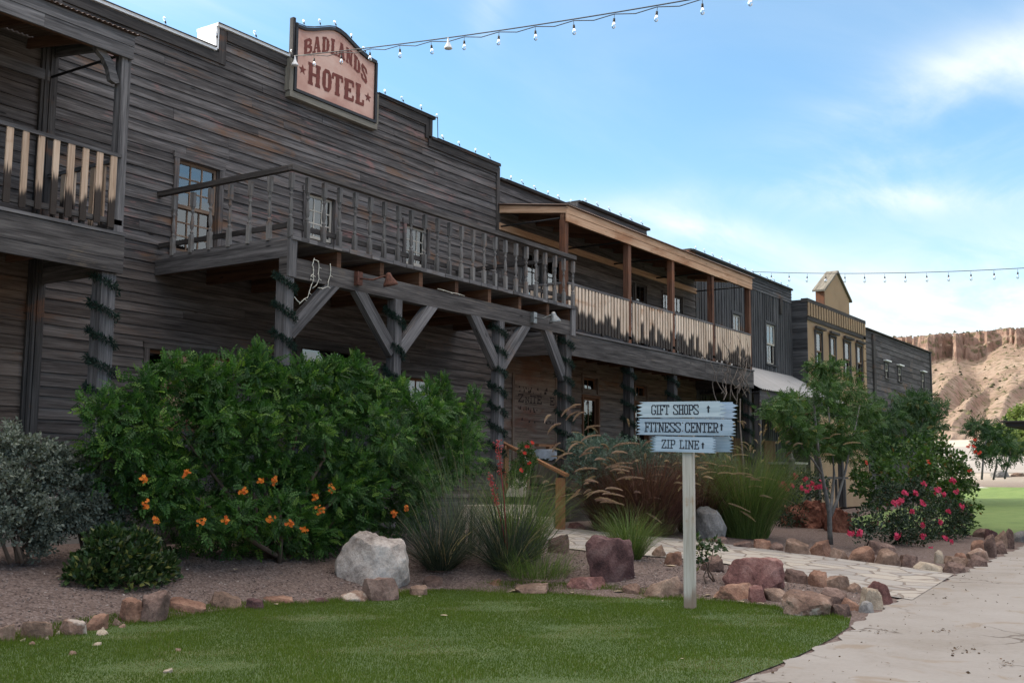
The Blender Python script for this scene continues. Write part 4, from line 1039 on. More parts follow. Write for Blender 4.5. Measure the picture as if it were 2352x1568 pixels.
# ---------------------------------------------------------------- covered balconies
def corrug(x0, x1, ya, za, yb_, zb, mat, parent, name='tin_roof', pitch=0.076, amp=0.011):
    n = int((x1-x0)/pitch*6); xs_ = np.linspace(x0, x1, n); w_ = amp*np.sin((xs_-x0)/pitch*2*np.pi)
    V = np.concatenate([np.stack([xs_, np.full(n, ya), za+w_], 1), np.stack([xs_, np.full(n, yb_), zb+w_], 1), np.stack([xs_, np.full(n, ya), za+w_-.004], 1), np.stack([xs_, np.full(n, yb_), zb+w_-.004], 1)])
    i = np.arange(n-1); F = np.concatenate([np.stack([i, i+1, i+1+n, i+n], 1), np.stack([i+2*n, i+3*n, i+1+3*n, i+1+2*n], 1), np.stack([i, i+2*n, i+1+2*n, i+1], 1)])
    return bigmesh(name, V, F, np.full(len(F), .5), mat, parent)
def covered_balcony(bld, x0, x1, posts, pitch, slatm, postm, fasm, lipm, ends, y0=YF):
    FZ = 4.42
    d = MB(); n = int((x1-x0)/.17)
    for i in range(n): d.box(x0+(x1-x0)*i/n+.002, x0+(x1-x0)*(i+1)/n-.002, y0+.03, YW-.03, FZ-.06, FZ-.005, 1)
    bc = d.build('balcony', M['timber'], bld)
    d = MB(); x = x0
    while x < x1:
        e = min(x+random.uniform(1.6, 3), x1); j = random.uniform(-.008, .008); d.box(x, e-.003, y0-.075+j, y0+.03, FZ-.035+j*.5, FZ+.005+j*.5, 0); x = e
    d.build('floor_edge', lipm, bc)
    d = MB(); x = x0
    for zz0, zz1 in ((FZ-.345, FZ-.04), (FZ-.52, FZ-.349)):
        x = x0
        while x < x1:
            e = min(x+random.uniform(2.2, 3.8), x1); j = random.uniform(-.006, .006)
            d.box(x, e-.003, y0-.045+j, y0-.005, zz0, zz1, 0); x = e
    for xe in ends: d.box(xe-.02, xe+.02, y0-.004, YW-.03, FZ-.50, FZ-.062, 1)
    d.each('fascia_board', M['beam'], bc)
    d = MB(); x = x0+.3
    while x < x1: d.box(x-.04, x+.04, y0, YW-.03, FZ-.27, FZ-.062, 1); x += .6
    d.each('joist', M['rafter'], bc)
    # rails and slats
    edges = [x0+.02]+posts+[x1-.02]
    d = MB()
    for a, e in zip(edges, edges[1:]): d.box(a+.07, e-.07, y0-.03, y0+.07, 5.415, 5.462, 0); 
    for xe in ends: d.box(xe-.035, xe+.035, y0+.08, YW-.03, 5.415, 5.462, 1)
    d.each('hand_rail', M['timber'], bc)
    d = MB(); d.box(x0+.02, x1-.02, y0+.0, y0+.045, 4.53, 4.60, 0)
    for a in np.arange(x0+.5, x1, 1.15): d.box(a-.03, a+.03, y0, y0+.045, FZ+.006, 4.53, 2)
    for xe in ends: d.box(xe-.02, xe+.02, y0+.08, YW-.03, 4.53, 4.60, 1)
    d.each('bottom_rail', M['dark'], bc)
    s0 = None; xs_ = []
    for a, e in zip(edges, edges[1:]):
        k = max(1, int(round((e-a-.16)/pitch))); xs_ += [(a+.08+(e-a-.16)*(i+.5)/k, y0-.012, 0) for i in range(k)]
    for xe in ends:
        k = int((YW-y0-.2)/pitch); xs_ += [(xe, y0+.15+(YW-y0-.25)*(i+.5)/k, 1) for i in range(k)]
    O = ORG[bc.name]
    for i, (x, y, tr) in enumerate(xs_[-100:] if len(xs_) > 100 else xs_):
        s = MB(); w = .088*random.uniform(.92, 1.08) if not tr else .03; t_ = .022 if not tr else .088
        s.box(x-w/2, x+w/2, y-t_/2, y+t_/2, 4.485+random.uniform(-.02, .02), 5.414, 2)
        s.build('slat', slatm, bc)
    # posts, roof
    for xp in posts+[x1-.07]+([x0+.07] if x0 > 15 else []):
        s = MB(); s.box(xp-.07, xp+.07, y0+.0, y0+.14, FZ-.004, 6.80, 2); s.build('post', postm, bc)
    rf = MB(); x = x0
    while x < x1:
        e = min(x+random.uniform(2.0, 3.6), x1); rf.box(x, e-.002, y0-.055, y0-.02, 6.935, 7.09, 0); x = e
    x = x0
    while x < x1:
        e = min(x+random.uniform(2.0, 3.6), x1); rf.box(x, e-.002, y0-.045, y0-.015, 6.765, 6.932, 0); x = e
    for xe in ends:
        rf.hexa([(xx, yy, zz) for xx in (xe-.02, xe+.02) for yy, zl, zh in ((y0-.014, 6.95, 7.085), (YW-.03, 7.17, 7.335)) for zz in (zl, zh)], 1)
    roof = rf.build('balcony_roof', fasm, bld)
    t_ = corrug(x0-.05, x1+.05, y0-.11, 7.105, YW-.03, 7.36, M['rusttin'], roof)
    s = MB(); x = x0+.1
    while x < x1: s.beam((x, y0-.01, 6.98), (x, YW-.03, 7.24), .045, .14); x += .75
    s.box(x0, x1, y0+.02, y0+.12, 6.80, 6.93, 0)
    s.each('rafter', M['rafter'], roof)
    s = MB(); s.box(x0, x1, YW-.08, YW-.028, 6.79, 6.94, 0); s.each('ledger', M['cedar'] if x0 > 15 else M['timber'], roof)
    s = MB()
    for xp in [x0+.05]+posts+[x1-.05]: s.tube([(xp, y0+.05, 6.86), (xp, YW-.03, 6.86)], .02, 6)
    s.each('tie_pipe', M['black'], roof)
    return bc

# left building
LB = empty('timber_house', (5.0, YW, 0.5), 'brownish timber house at the left edge with a roofed slat rail balcony', 'building')
mb = MB(); planks(mb, -2, 9.03, 0.9, 8.3, YW, (), 0.19, mif=lambda z: 0 if z > 4.4 else 1)
backing(mb, -2, 9.03, 0.4, 8.28, YW+.004, YW+.07, (), 1); shell(mb, -2, 9.03, 7.9, YW+.08, 22, 1)
mb.build('wall', [M['brown'], M['porchwall']], LB)
c = MB(); c.box(8.80, 8.845, YW-.075, YW-.026, 0.9, 8.3, 2); c.box(8.85, 8.885, YW-.085, YW-.026, 0.9, 8.3, 2); c.box(8.89, 8.925, YW-.075, YW-.026, 0.9, 8.3, 2); c.box(8.93, 9.04, YW-.09, YW-.026, 0.9, 8.3, 2); c.each('corner_trim', M['dark'], LB)
cap(LB, -2, 9.1, 8.31, 'white')
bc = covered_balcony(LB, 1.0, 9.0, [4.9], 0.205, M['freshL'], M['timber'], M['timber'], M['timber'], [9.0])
s = MB(); pts = [(8.50, 6.80), (8.62, 6.74), (8.71, 6.63), (8.76, 6.50), (8.79, 6.40)]
pl = [(8.47, 6.80), (8.60, 6.80), (8.70, 6.72), (8.78, 6.60), (8.86, 6.42), (8.80, 6.40), (8.72, 6.42), (8.68, 6.56), (8.60, 6.68), (8.50, 6.75)]
s.prism(pl, YF+.03, YF+.11); s.build('curved_bracket', M['timber'], bc)
s = MB(); s.box(8.74, 8.95, YF+.02, YF+.22, .5, 3.895, 2); s.build('porch_post', M['timber'], bc)

# right house with the new balcony
RB = empty('balcony_house', (25.2, YW, 0.5), 'timber house with a long fresh pine balcony, cedar roof edge and black stained slats', 'building')
rw = [(21.15, 21.85, 4.75, 6.5), (22.1, 22.75, 4.75, 6.5)]
fr = [(25.92, 27.20, 4.45, 6.55), (28.22, 29.5, 4.45, 6.55)]
rg = [(23.80, 24.48, 3.42, 3.80), (26.55, 27.2, 3.42, 3.80)]
rd = [(23.80, 24.54, 1.05, 3.30), (26.50, 27.25, 1.05, 3.30)]
rh = rw+fr+rg+rd+[(HX1, 23.55, 7.92, 9), (27.3, 31, 7.6, 9)]
mb = MB(); planks(mb, HX1+.02, 30.43, 0.9, 8.12, YW, rh, 0.21, mif=lambda z: 0 if z > 7.3 else (1 if z > 4.4 else 2))
backing(mb, HX1, 30.43, 0.4, 8.10, YW+.004, YW+.07, rh, 1); shell(mb, HX1, 30.43, 7.5, YW+.08, 22, 1)
mb.build('wall', [M['gray'], M['brown'], M['porchwall']], RB)
cap(RB, HX1+.02, 23.5, 7.925); cap(RB, 23.5, 27.36, 8.13); c = MB(); c.box(23.46, 23.54, YW-.06, YW+.40, 7.98, 8.125, 2); c.build('parapet_end', M['farwood'], RB)
for q in rw: window(RB, *q, cols=2, rows=2, glass='glass2', sash='dark', trim='brown', cloth='flat', covm='blind')
for q in fr:
    xm = (q[0]+q[1])/2
    for a, e in ((q[0], xm-.03), (xm+.03, q[1])): window(RB, a, e, q[2], q[3], cols=3 if a < xm else 2, rows=5, double=False, glass='glass2', sash='dark', trim='brown', cloth='flat', covm='blind', sill=False, casing=.03, name='balcony_door')
for q in rg: window(RB, *q, cols=2, rows=1, double=False, sash='reddoor', trim='porchwall', cloth=None, casing=.07, sill=False, name='transom_window')
for q in rd:
    window(RB, q[0], q[1], q[2], q[3], cols=2, rows=1, double=False, sash='reddoor', trim='reddoor', cloth=None, casing=.06, sill=False, name='glass_door')
# the boarded panel with worn stencilling
c = MB()
z = 1.1
while z < 3.62:
    h = random.uniform(.13, .2); c.box(20.74, 22.46, YW-.05, YW-.027, z, min(z+h, 3.64)-.003, 0); z += h
c.box(20.66, 20.735, YW-.06, YW-.027, 1.05, 3.64, 2); c.box(22.465, 22.54, YW-.06, YW-.027, 1.05, 3.64, 2)
pan = c.build('boarded_panel', wood('panel_boards', (0.075, 0.042, 0.03), (0.20, 0.135, 0.10), (0.30, 0.225, 0.175), (0.17, 0.065, 0.04), 0.6, 0.0, var=0.5), RB)
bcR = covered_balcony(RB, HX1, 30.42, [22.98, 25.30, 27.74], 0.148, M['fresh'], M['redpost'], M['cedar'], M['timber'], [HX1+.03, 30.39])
for a in (23.10, 25.42, 30.30):
    s = MB(); s.box(a-.09, a+.10, YF+.02, YF+.21, .5, 3.895, 2); s.build('porch_post', M['dark'], bcR)

# porch floor
PO = empty('timber_porch', (14, 12, 0.5), 'raised plank porch running along the front of the timber buildings', 'porch')
d = MB(); x = 9.0
while x < 31: d.box(x+.003, x+.147, 11.06, YW-.03, 1.0, 1.05, 1); x += .15
d.build('deck', M['brown'], PO)
d = MB(); d.box(9.0, 31, 11.09, 11.14, .76, .995, 0); d.box(9.0, 31, 11.095, 11.13, .50, .755, 0); d.each('skirt_board', M['beam'], PO)
d = MB(); d.box(-2, 8.98, 12.05, YW-.03, .3, 1.05, 0); d.build('concrete_base', M['concrete_porch'], PO)
d = MB(); d.box(8.99, 9.04, 11.14, 13.9, .2, .998, 1); d.build('end_board', M['beam'], PO)
d = MB(); d.box(18.7, 22.2, 11.95, 12.05, 1.94, 1.99, 0); d.box(19.1, 19.19, 11.95, 12.04, 1.05, 1.94, 2); d.box(21.9, 21.99, 11.95, 12.04, 1.05, 1.94, 2); d.each('porch_rail', M['rail'], PO)

# ---------------------------------------------------------------- board and batten building
BB = empty('batten_building', (34.5, YW, 0.45), 'dark vertical board and batten building between pine balcony and tan stucco building', 'building')
bwn = [(33.2, 33.82, 5.15, 6.55), (36.08, 36.88, 5.22, 6.58)]
mb = MB(); vplanks(mb, 30.47, 38.6, 0.4, 7.58, YW, bwn); planks(mb, 30.47, 38.58, 7.58, 8.04, YW-.02, (), 0.1, mif=lambda z: 0)
backing(mb, 30.47, 38.58, 0.3, 8.02, YW+.004, YW+.07, bwn); shell(mb, 30.47, 38.58, 7.6, YW+.08, 22, 0)
mb.build('wall', M['batten'], BB)
cap(BB, 30.0, 38.62, 8.05); c = MB(); c.box(29.95, 30.05, YW-.05, YW+.55, 7.45, 8.045, 2); c.box(30.05, 30.46, YW-.03, YW, 7.45, 8.045, 2); c.build('parapet_end', M['redpost'], BB)
for q in bwn: window(BB, *q, cols=2, rows=1, glass='glass2', sash='sash_pale', trim='batten', cloth='flat', covm='blind')
c = MB(); c.box(37.3, 37.5, YW-.1, YW-.05, 7.05, 7.6, 2); c.build('vent_slot', M['dark'], BB)
aw = MB(); aw.box(30.6, 38.4, 12.02, 12.06, 3.42, 3.88, 0); aw.box(30.6, 38.4, 12.07, YW-.05, 3.80, 3.84, 0)
for xp in (30.75, 33.3, 35.8, 38.2): aw.box(xp-.08, xp+.08, 12.08, 12.24, .4, 3.8, 2)
awn = aw.build('awning', M['farwood'], BB)
corrug(30.5, 38.45, 11.95, 3.90, YW-.05, 4.95, M['tin'], awn, 'awning_roof', 0.15, 0.018)
c = MB(); c.box(33.0, 34.0, YW-.08, YW-.03, .5, 2.6, 2); c.box(35.6, 36.6, YW-.08, YW-.03, .5, 2.6, 2); c.each('plank_door', M['reddoor'], BB)
c = MB(); c.box(30.6, 38.4, 11.98, 12.04, 1.35, 1.42, 0)
for xp in np.arange(30.9, 38.4, .9): c.box(xp-.04, xp+.04, 11.98, 12.05, .4, 1.34, 2)
c.build('porch_railing', M['farwood'], BB)

# ---------------------------------------------------------------- stucco front
YS = 13.36
SB = empty('stucco_building', (42, YS, 0.4), 'tan stucco front with four tall windows and a small pointed gable on top', 'building')
sw = [(39.40, 40.05, 5.26, 6.62), (41.02, 41.62, 5.26, 6.62), (42.68, 43.4, 5.26, 6.62), (44.26, 44.9, 5.26, 6.62)]
mb = MB(); backing(mb, 38.62, 45.48, 0.3, 7.12, YS, YS+.12, sw, 0); mb.build('wall', M['stucco'], SB)
c = MB()
planks_h = MB(); z = .4
side = MB()
while z < 7.7:
    h = .2*random.uniform(.85, 1.15); side.box(38.575, 38.615, YS+.0, YW+.4, z, min(z+h, 7.7)-.004, 1); z += h
shell(side, 38.62, 45.48, 7.3, YS+.13, 22, 0); side.build('side_wall', M['batten'], SB)
c = MB(); c.box(38.55, 45.5, YS-.05, YS+.2, 7.60, 7.74, 0); c.box(38.55, 45.5, YS-.04, YS-.002, 6.96, 7.10, 0); c.build('cornice', M['dark'], SB)
c = MB(); c.box(38.58, 45.48, YS-.02, YS+.1, 7.122, 7.598, 0); fz = c.build('frieze', M['farwood'], SB)
c = MB()
for xx in np.arange(38.7, 45.45, .29): c.box(xx-.085, xx+.085, YS-.05, YS-.022, 7.122, 7.598, 2)
c.each('frieze_slat', M['stucco'], fz)
for q in sw: window(SB, *q, y=YS, cols=1, rows=1, glass='glass2', sash='sash', trim='farwood', cloth='flat', covm='blind', casing=.08)
c = MB()
for q in sw: c.box(q[0]-.2, q[1]+.2, YS-.16, YS-.062, q[3]+.10, q[3]+.19, 0)
c.each('window_hood', M['dark'], SB)
c = MB()
for i in range(9): c.box(45.18-(i % 2)*.06, 45.47, YS-.04, YS-.001, 2.6+i*.5, 3.07+i*.5, 2)
c.each('quoin', M['stucco'], SB)
gp = [(40.5, 7.742), (40.5, 8.32), (41.98, 9.16), (43.45, 8.32), (43.45, 7.742)]
c = MB(); c.prism(gp, YS-.03, YS+.30); gab = c.build('gable', M['stucco'], SB)
c = MB()
for a, e in (((40.32, 8.24), (41.98, 9.20)), ((43.63, 8.24), (41.98, 9.20))):
    c.hexa([(a[0], y_, z_) for y_ in (YS-.10, YS+.38) for z_ in (a[1], a[1]+.07)]+[(e[0], y_, z_) for y_ in (YS-.10, YS+.38) for z_ in (e[1], e[1]+.07)], 0)
c.build('gable_roof', M['signledge'], gab)
c = MB(); c.box(40.46, 40.497, YS-.02, YS+.30, 7.745, 8.30, 2); c.build('gable_side', M['redpost'], gab)

# ---------------------------------------------------------------- far gray building
GB = empty('gray_clapboard_building', (50.8, YS, 0.4), 'far gray clapboard building with three small white hooded windows', 'building')
def zo(zx, zy): return (3000+zx*.472)*.57422, (950+zy*.472)*.57422
gw = []
for a, b_, c_, e in ((1136, 1166, 1062, 1190), (1246, 1276, 1098, 1218), (1446, 1472, 1150, 1276)):
    p, q = onY(*zo(a, c_), YS), onY(*zo(b_, e), YS); gw.append((p[0], q[0], q[2], p[2]))
mb = MB(); planks(mb, 45.52, 56.0, 0.4, 7.42, YS, gw, 0.24, mif=lambda z: 0, jl=(1.5, 4)); backing(mb, 45.52, 56, 0.2, 7.40, YS+.004, YS+.07, gw); shell(mb, 45.52, 56, 7.2, YS+.08, 22, 0)
mb.build('wall', M['farwood'], GB)
c = MB(); c.box(46.35, 46.62, YS-.10, YS-.03, 4.6, 7.3, 2); c.box(55.9, 56.06, YS-.07, YS-.03, .4, 7.42, 2); c.each('corner_trim', M['dark'], GB)
cap(GB, 45.5, 56.1, 7.43, 'dark', y0=YS-.1, y1=YS+.3)
for q in gw: window(GB, *q, y=YS, cols=2, rows=1, glass='glass2', sash='sash_pale', trim='farwood', cloth='flat', covm='blind', casing=.07, hood=True)
c = MB(); c.hexa([(56.07, y_, z_) for y_ in (YS+.6, YS+4) for z_ in (4.85, 5.55)]+[(58.3, y_, z_) for y_ in (YS+.6, YS+4) for z_ in (4.85, 5.0)], 0, mi=1)
c.hexa([(56.07, y_, z_) for y_ in (YS+.5, YS+4.1) for z_ in (5.56, 5.66)]+[(58.5, y_, z_) for y_ in (YS+.5, YS+4.1) for z_ in (5.01, 5.11)], 0, mi=0)
c.build('side_roof', [M['white'], M['cedar']], GB)
c = MB(); c.box(46.6, 52, YS-.9, YS-.03, 3.75, 3.80, 0); c.build('side_awning', M['tin'], GB)

# ================================================================== SIGNS
def seg(mb, p, q, w, T, d0, r=.5, ext=0.5):
    """one stroke of a letter: p,q in letter units, T maps them into the place"""
    p = np.array(p, float); q = np.array(q, float); d = q-p; L = np.linalg.norm(d); d /= L; n = np.array([-d[1], d[0]])*w/2; p = p-d*w*ext; q = q+d*w*ext
    k = 3; b = len(mb.v)
    for i in range(k+1):
        c = p+(q-p)*i/k
        for s_ in (1, -1): mb.v.append(tuple(T(*(c+n*s_), d0)))
    for i in range(k): mb.face([b+2*i, b+2*i+1, b+2*i+3, b+2*i+2], None, r)
LIGHT = {
 'G': (.75, [[(.72, .78), (.72, .90), (.58, 1), (.22, 1), (.06, .86), (.06, .14), (.22, 0), (.52, 0), (.70, .14), (.70, .42), (.5, .42)]]),
 'I': (.42, [[(.21, 0), (.21, 1)], [(.06, 0), (.36, 0)], [(.06, 1), (.36, 1)]]),
 'F': (.72, [[(.17, 0), (.17, 1)], [(.02, 1), (.70, 1), (.70, .84)], [(.17, .52), (.52, .52)], [(.52, .44), (.52, .60)], [(.02, 0), (.36, 0)]]),
 'T': (.76, [[(.38, 0), (.38, 1)], [(.03, .84), (.03, 1), (.73, 1), (.73, .84)], [(.2, 0), (.56, 0)]]),
 'S': (.80, [[(.74, .76), (.74, .92), (.64, 1), (.16, 1), (.05, .90), (.05, .74), (.75, .27), (.75, .11), (.64, 0), (.12, 0), (.03, .10), (.03, .24)]]),
 'H': (.80, [[(.14, 0), (.14, 1)], [(.66, 0), (.66, 1)], [(.14, .5), (.66, .5)], [(.02, 0), (.27, 0)], [(.53, 0), (.79, 0)], [(.02, 1), (.27, 1)], [(.53, 1), (.79, 1)]]),
 'O': (.62, [[(.16, 0), (.46, 0), (.56, .12), (.56, .88), (.46, 1), (.16, 1), (.06, .88), (.06, .12), (.16, 0)]]),
 'P': (.74, [[(.16, 0), (.16, 1)], [(.03, 1), (.56, 1), (.70, .88), (.70, .58), (.56, .46), (.16, .46)], [(.03, 0), (.34, 0)]]),
 'N': (.84, [[(.14, 0), (.14, 1), (.70, 0), (.70, 1)], [(.02, 0), (.26, 0)], [(.02, 1), (.2, 1)], [(.58, 1), (.82, 1)]]),
 'E': (.74, [[(.16, 0), (.16, 1)], [(.03, 1), (.68, 1), (.68, .84)], [(.16, .52), (.48, .52)], [(.48, .44), (.48, .60)], [(.03, 0), (.70, 0), (.70, .17)]]),
 'C': (.76, [[(.70, .76), (.70, .90), (.56, 1), (.2, 1), (.06, .86), (.06, .14), (.2, 0), (.56, 0), (.70, .10), (.70, .26)]]),
 'R': (.82, [[(.16, 0), (.16, 1)], [(.03, 1), (.56, 1), (.70, .88), (.70, .62), (.56, .5), (.16, .5)], [(.42, .5), (.66, 0), (.80, 0)], [(.03, 0), (.34, 0)]]),
 'Z': (.72, [[(.05, .82), (.05, 1), (.64, 1), (.05, 0), (.68, 0), (.68, .18)]]),
 'L': (.70, [[(.18, 0), (.18, 1)], [(.04, 1), (.34, 1)], [(.04, 0), (.66, 0), (.66, .2)]]),
 ' ': (.5, []),
}
def write(mb, text, x0, x1, z0, h, T, w=.125, d0=.002):
    """spread text between x0 and x1 (metres), letters h tall, base z0"""
    tot = sum(LIGHT[c][0] for c in text)+.12*(len(text)-1); k = (x1-x0)/tot; x = x0; i = 0
    for c in text:
        W_, ps = LIGHT[c]
        for pl in ps:
            for a, b_ in zip(pl, pl[1:]):
                i += 1
                seg(mb, (x/h*1.0+a[0]*k/h, a[1]), (x/h+b_[0]*k/h, b_[1]), w, lambda u, v, d, z0=z0, h=h: T(u*h, z0+v*h, d), d0+i*2e-5)
        x += (W_+.12)*k
def arrow(mb, x, z0, h, T, d0=.002):
    b = len(mb.v); w = h*.11; hw = h*.27
    for p in [(x-w, z0), (x+w, z0), (x+w, z0+h*.62), (x-w, z0+h*.62), (x-hw, z0+h*.62), (x+hw, z0+h*.62), (x, z0+h)]: mb.v.append(tuple(T(*p, d0)))
    mb.face([b, b+1, b+2, b+3], None); mb.face([b+4, b+5, b+6], None)

PS = onZ(1583, 1400, 0.0); SA = R(-76)
sw_ = np.array([math.cos(SA), math.sin(SA), 0]); sn = np.array([sw_[1], -sw_[0], 0])
if sn @ (CAM-PS) < 0: sn = -sn
MPX = depth(PS)/FPX
sign = empty('direction_sign', tuple(PS), 'pale wooden signpost on the lawn with three jagged blue gray arrow boards', 'sign')
pf = lambda x, d, z: PS + sw_*x + sn*d + np.array([0, 0, z])
b = MB(); hw_ = 12.3*MPX
b.hexa([pf(x, d, z) for x in (-hw_, hw_) for d in (-2*hw_, 0) for z in (-.1, 2.12)], 2); b.build('post', M['signpost'], sign)
def zpx(zx, zy): return ((2500+zx/4.704)*.57422-1583)*MPX, (1400-(1580+zy/4.704)*.57422)*MPX
def jag(n, x, z0, z1, out, seed):
    rs = random.Random(seed); pts = []
    for i in range(n): 
        pts.append((x+out*rs.uniform(.6, 1.0), z0+(z1-z0)*(i+.12)/n)); pts.append((x-out*rs.uniform(.3, .9), z0+(z1-z0)*(i+.62)/n))
    return pts
def board(name, zx0, zx1, zy0, zy1, roll, d0, texts, arrows, seed, jr=5, out=.028, label=None, bm_='signboard'):
    (xa, zt), (xb, zb) = zpx(zx0, zy0), zpx(zx1, zy1); cx, cz = (xa+xb)/2, (zt+zb)/2; cr, sr = math.cos(roll), math.sin(roll)
    def T(x, z, d): X, Zq = x-cx, z-cz; return PS + sw_*(cx+X*cr-Zq*sr) + sn*(d0+.028+d) + np.array([0, 0, cz+X*sr+Zq*cr])
    right = jag(jr, xb, zb, zt, out, seed); left = jag(jr, xa, zb, zt, -out, seed+1)
    poly = [(xa, zb)]+[(xb, zb)]+right+[(xb-out*.5, zt)]+[(xa-out*.3, zt)]+left[::-1]
    m_ = MB(); m_.prism(poly, -.028, 0, frame=lambda x, y, z: T(x, z, y)); bo = m_.build(name, M[bm_], sign)
    if label: bo['label'] = label
    if texts:
        l_ = MB()
        for tx, a, e, zy_b, hpx in texts: write(l_, tx, zpx(a, 0)[0], zpx(e, 0)[0], zpx(0, zy_b)[1], hpx/4.704*.57422*MPX, T)
        a_ = MB()
        for ax_, zy_b, hpx in arrows: arrow(a_, zpx(ax_, 0)[0], zpx(0, zy_b)[1], hpx/4.704*.57422*MPX, T)
        l_.build('lettering', M['ink'], bo); a_.build('arrow', M['ink'], bo)
    nl = MB()
    for zz in (.25, .75):
        c = T((zpx(1130, 0)[0]), zb+(zt-zb)*zz, .001); nl.lathe([(.006, 0), (.004, .003), (0, .004)], c, 8, axis=sn)
    nl.build('nail', M['rust'], bo)
    return bo
board('board', 300, 1890, 118, 418, R(-.25), .004, [('GIFT SHOPS', 525, 1440, 360, 172)], [(1628, 338, 142)], 11, 4, .05, 'paler board, bleached nearly white', 'signboard_pale')
board('board', 265, 2090, 450, 762, R(-.95), .006, [('FITNESS CENTER', 395, 1812, 700, 172)], [(1873, 668, 138)], 23, 5, .03)
board('board', 590, 1725, 792, 1085, R(-1.7), .004, [('ZIP LINE', 722, 1440, 1015, 152)], [(1515, 1012, 128)], 37, 6, .028)
board('back_board', 700, 2080, 120, 430, R(-.4), -2*hw_-.032, [], [], 51, 4, .04)
board('back_board', 470, 2000, 775, 1075, R(0), -2*hw_-.032, [], [], 67, 5, .03)

# hotel sign on the parapet
YG = 13.84
hs = empty('hotel_sign', (14.65, YG, 7.95), 'faded pink sign with brown western lettering mounted on the dark timber parapet', 'sign')
top = [(13.60, 9.19), (13.80, 9.22), (14.0, 9.28), (14.2, 9.36), (14.4, 9.44), (14.55, 9.48), (14.70, 9.475), (14.85, 9.44), (15.0, 9.38), (15.15, 9.32), (15.3, 9.265), (15.5, 9.215), (15.69, 9.20)]
b = MB(); b.prism([(15.69, 8.075), (13.63, 8.075)]+top, YG-.02, YG+.02); b.build('panel', M['signface'], hs)
b = MB(); b.prism([(15.75, 8.02), (13.57, 8.02), (13.55, 9.24)]+[(x, z+.045) for x, z in top]+[(15.75, 9.235)], YG+.021, YG+.09); b.build('backing', M['dark'], hs)
b = MB(); tp = [(13.575, 9.21)]+top[1:-1]+[(15.72, 9.22)]
for a, e in zip(tp, tp[1:]): b.beam((a[0], YG-.03, a[1]+.01), (e[0], YG-.03, e[1]+.01), .07, .055)
b.box(13.555, 13.61, YG-.06, YG+.0, 8.03, 9.26, 2); b.box(15.695, 15.745, YG-.06, YG+.0, 8.03, 9.22, 2); b.box(13.61, 15.695, YG-.06, YG+.0, 8.025, 8.075, 0)
b.build('frame', M['black'], hs)
b = MB(); b.box(13.48, 15.80, YG-.03, YG+.10, 7.91, 8.02, 0); b.box(13.46, 13.55, YG-.03, YG+.10, 8.021, 8.60, 2); b.box(15.76, 15.83, YG-.03, YG+.10, 8.021, 8.62, 2); b.build('ledge', M['signledge'], hs)
b = MB(); b.box(13.5, 13.56, YG-.04, YG+.05, 8.61, 9.35, 2); b.build('side_post', M['dark'], hs)
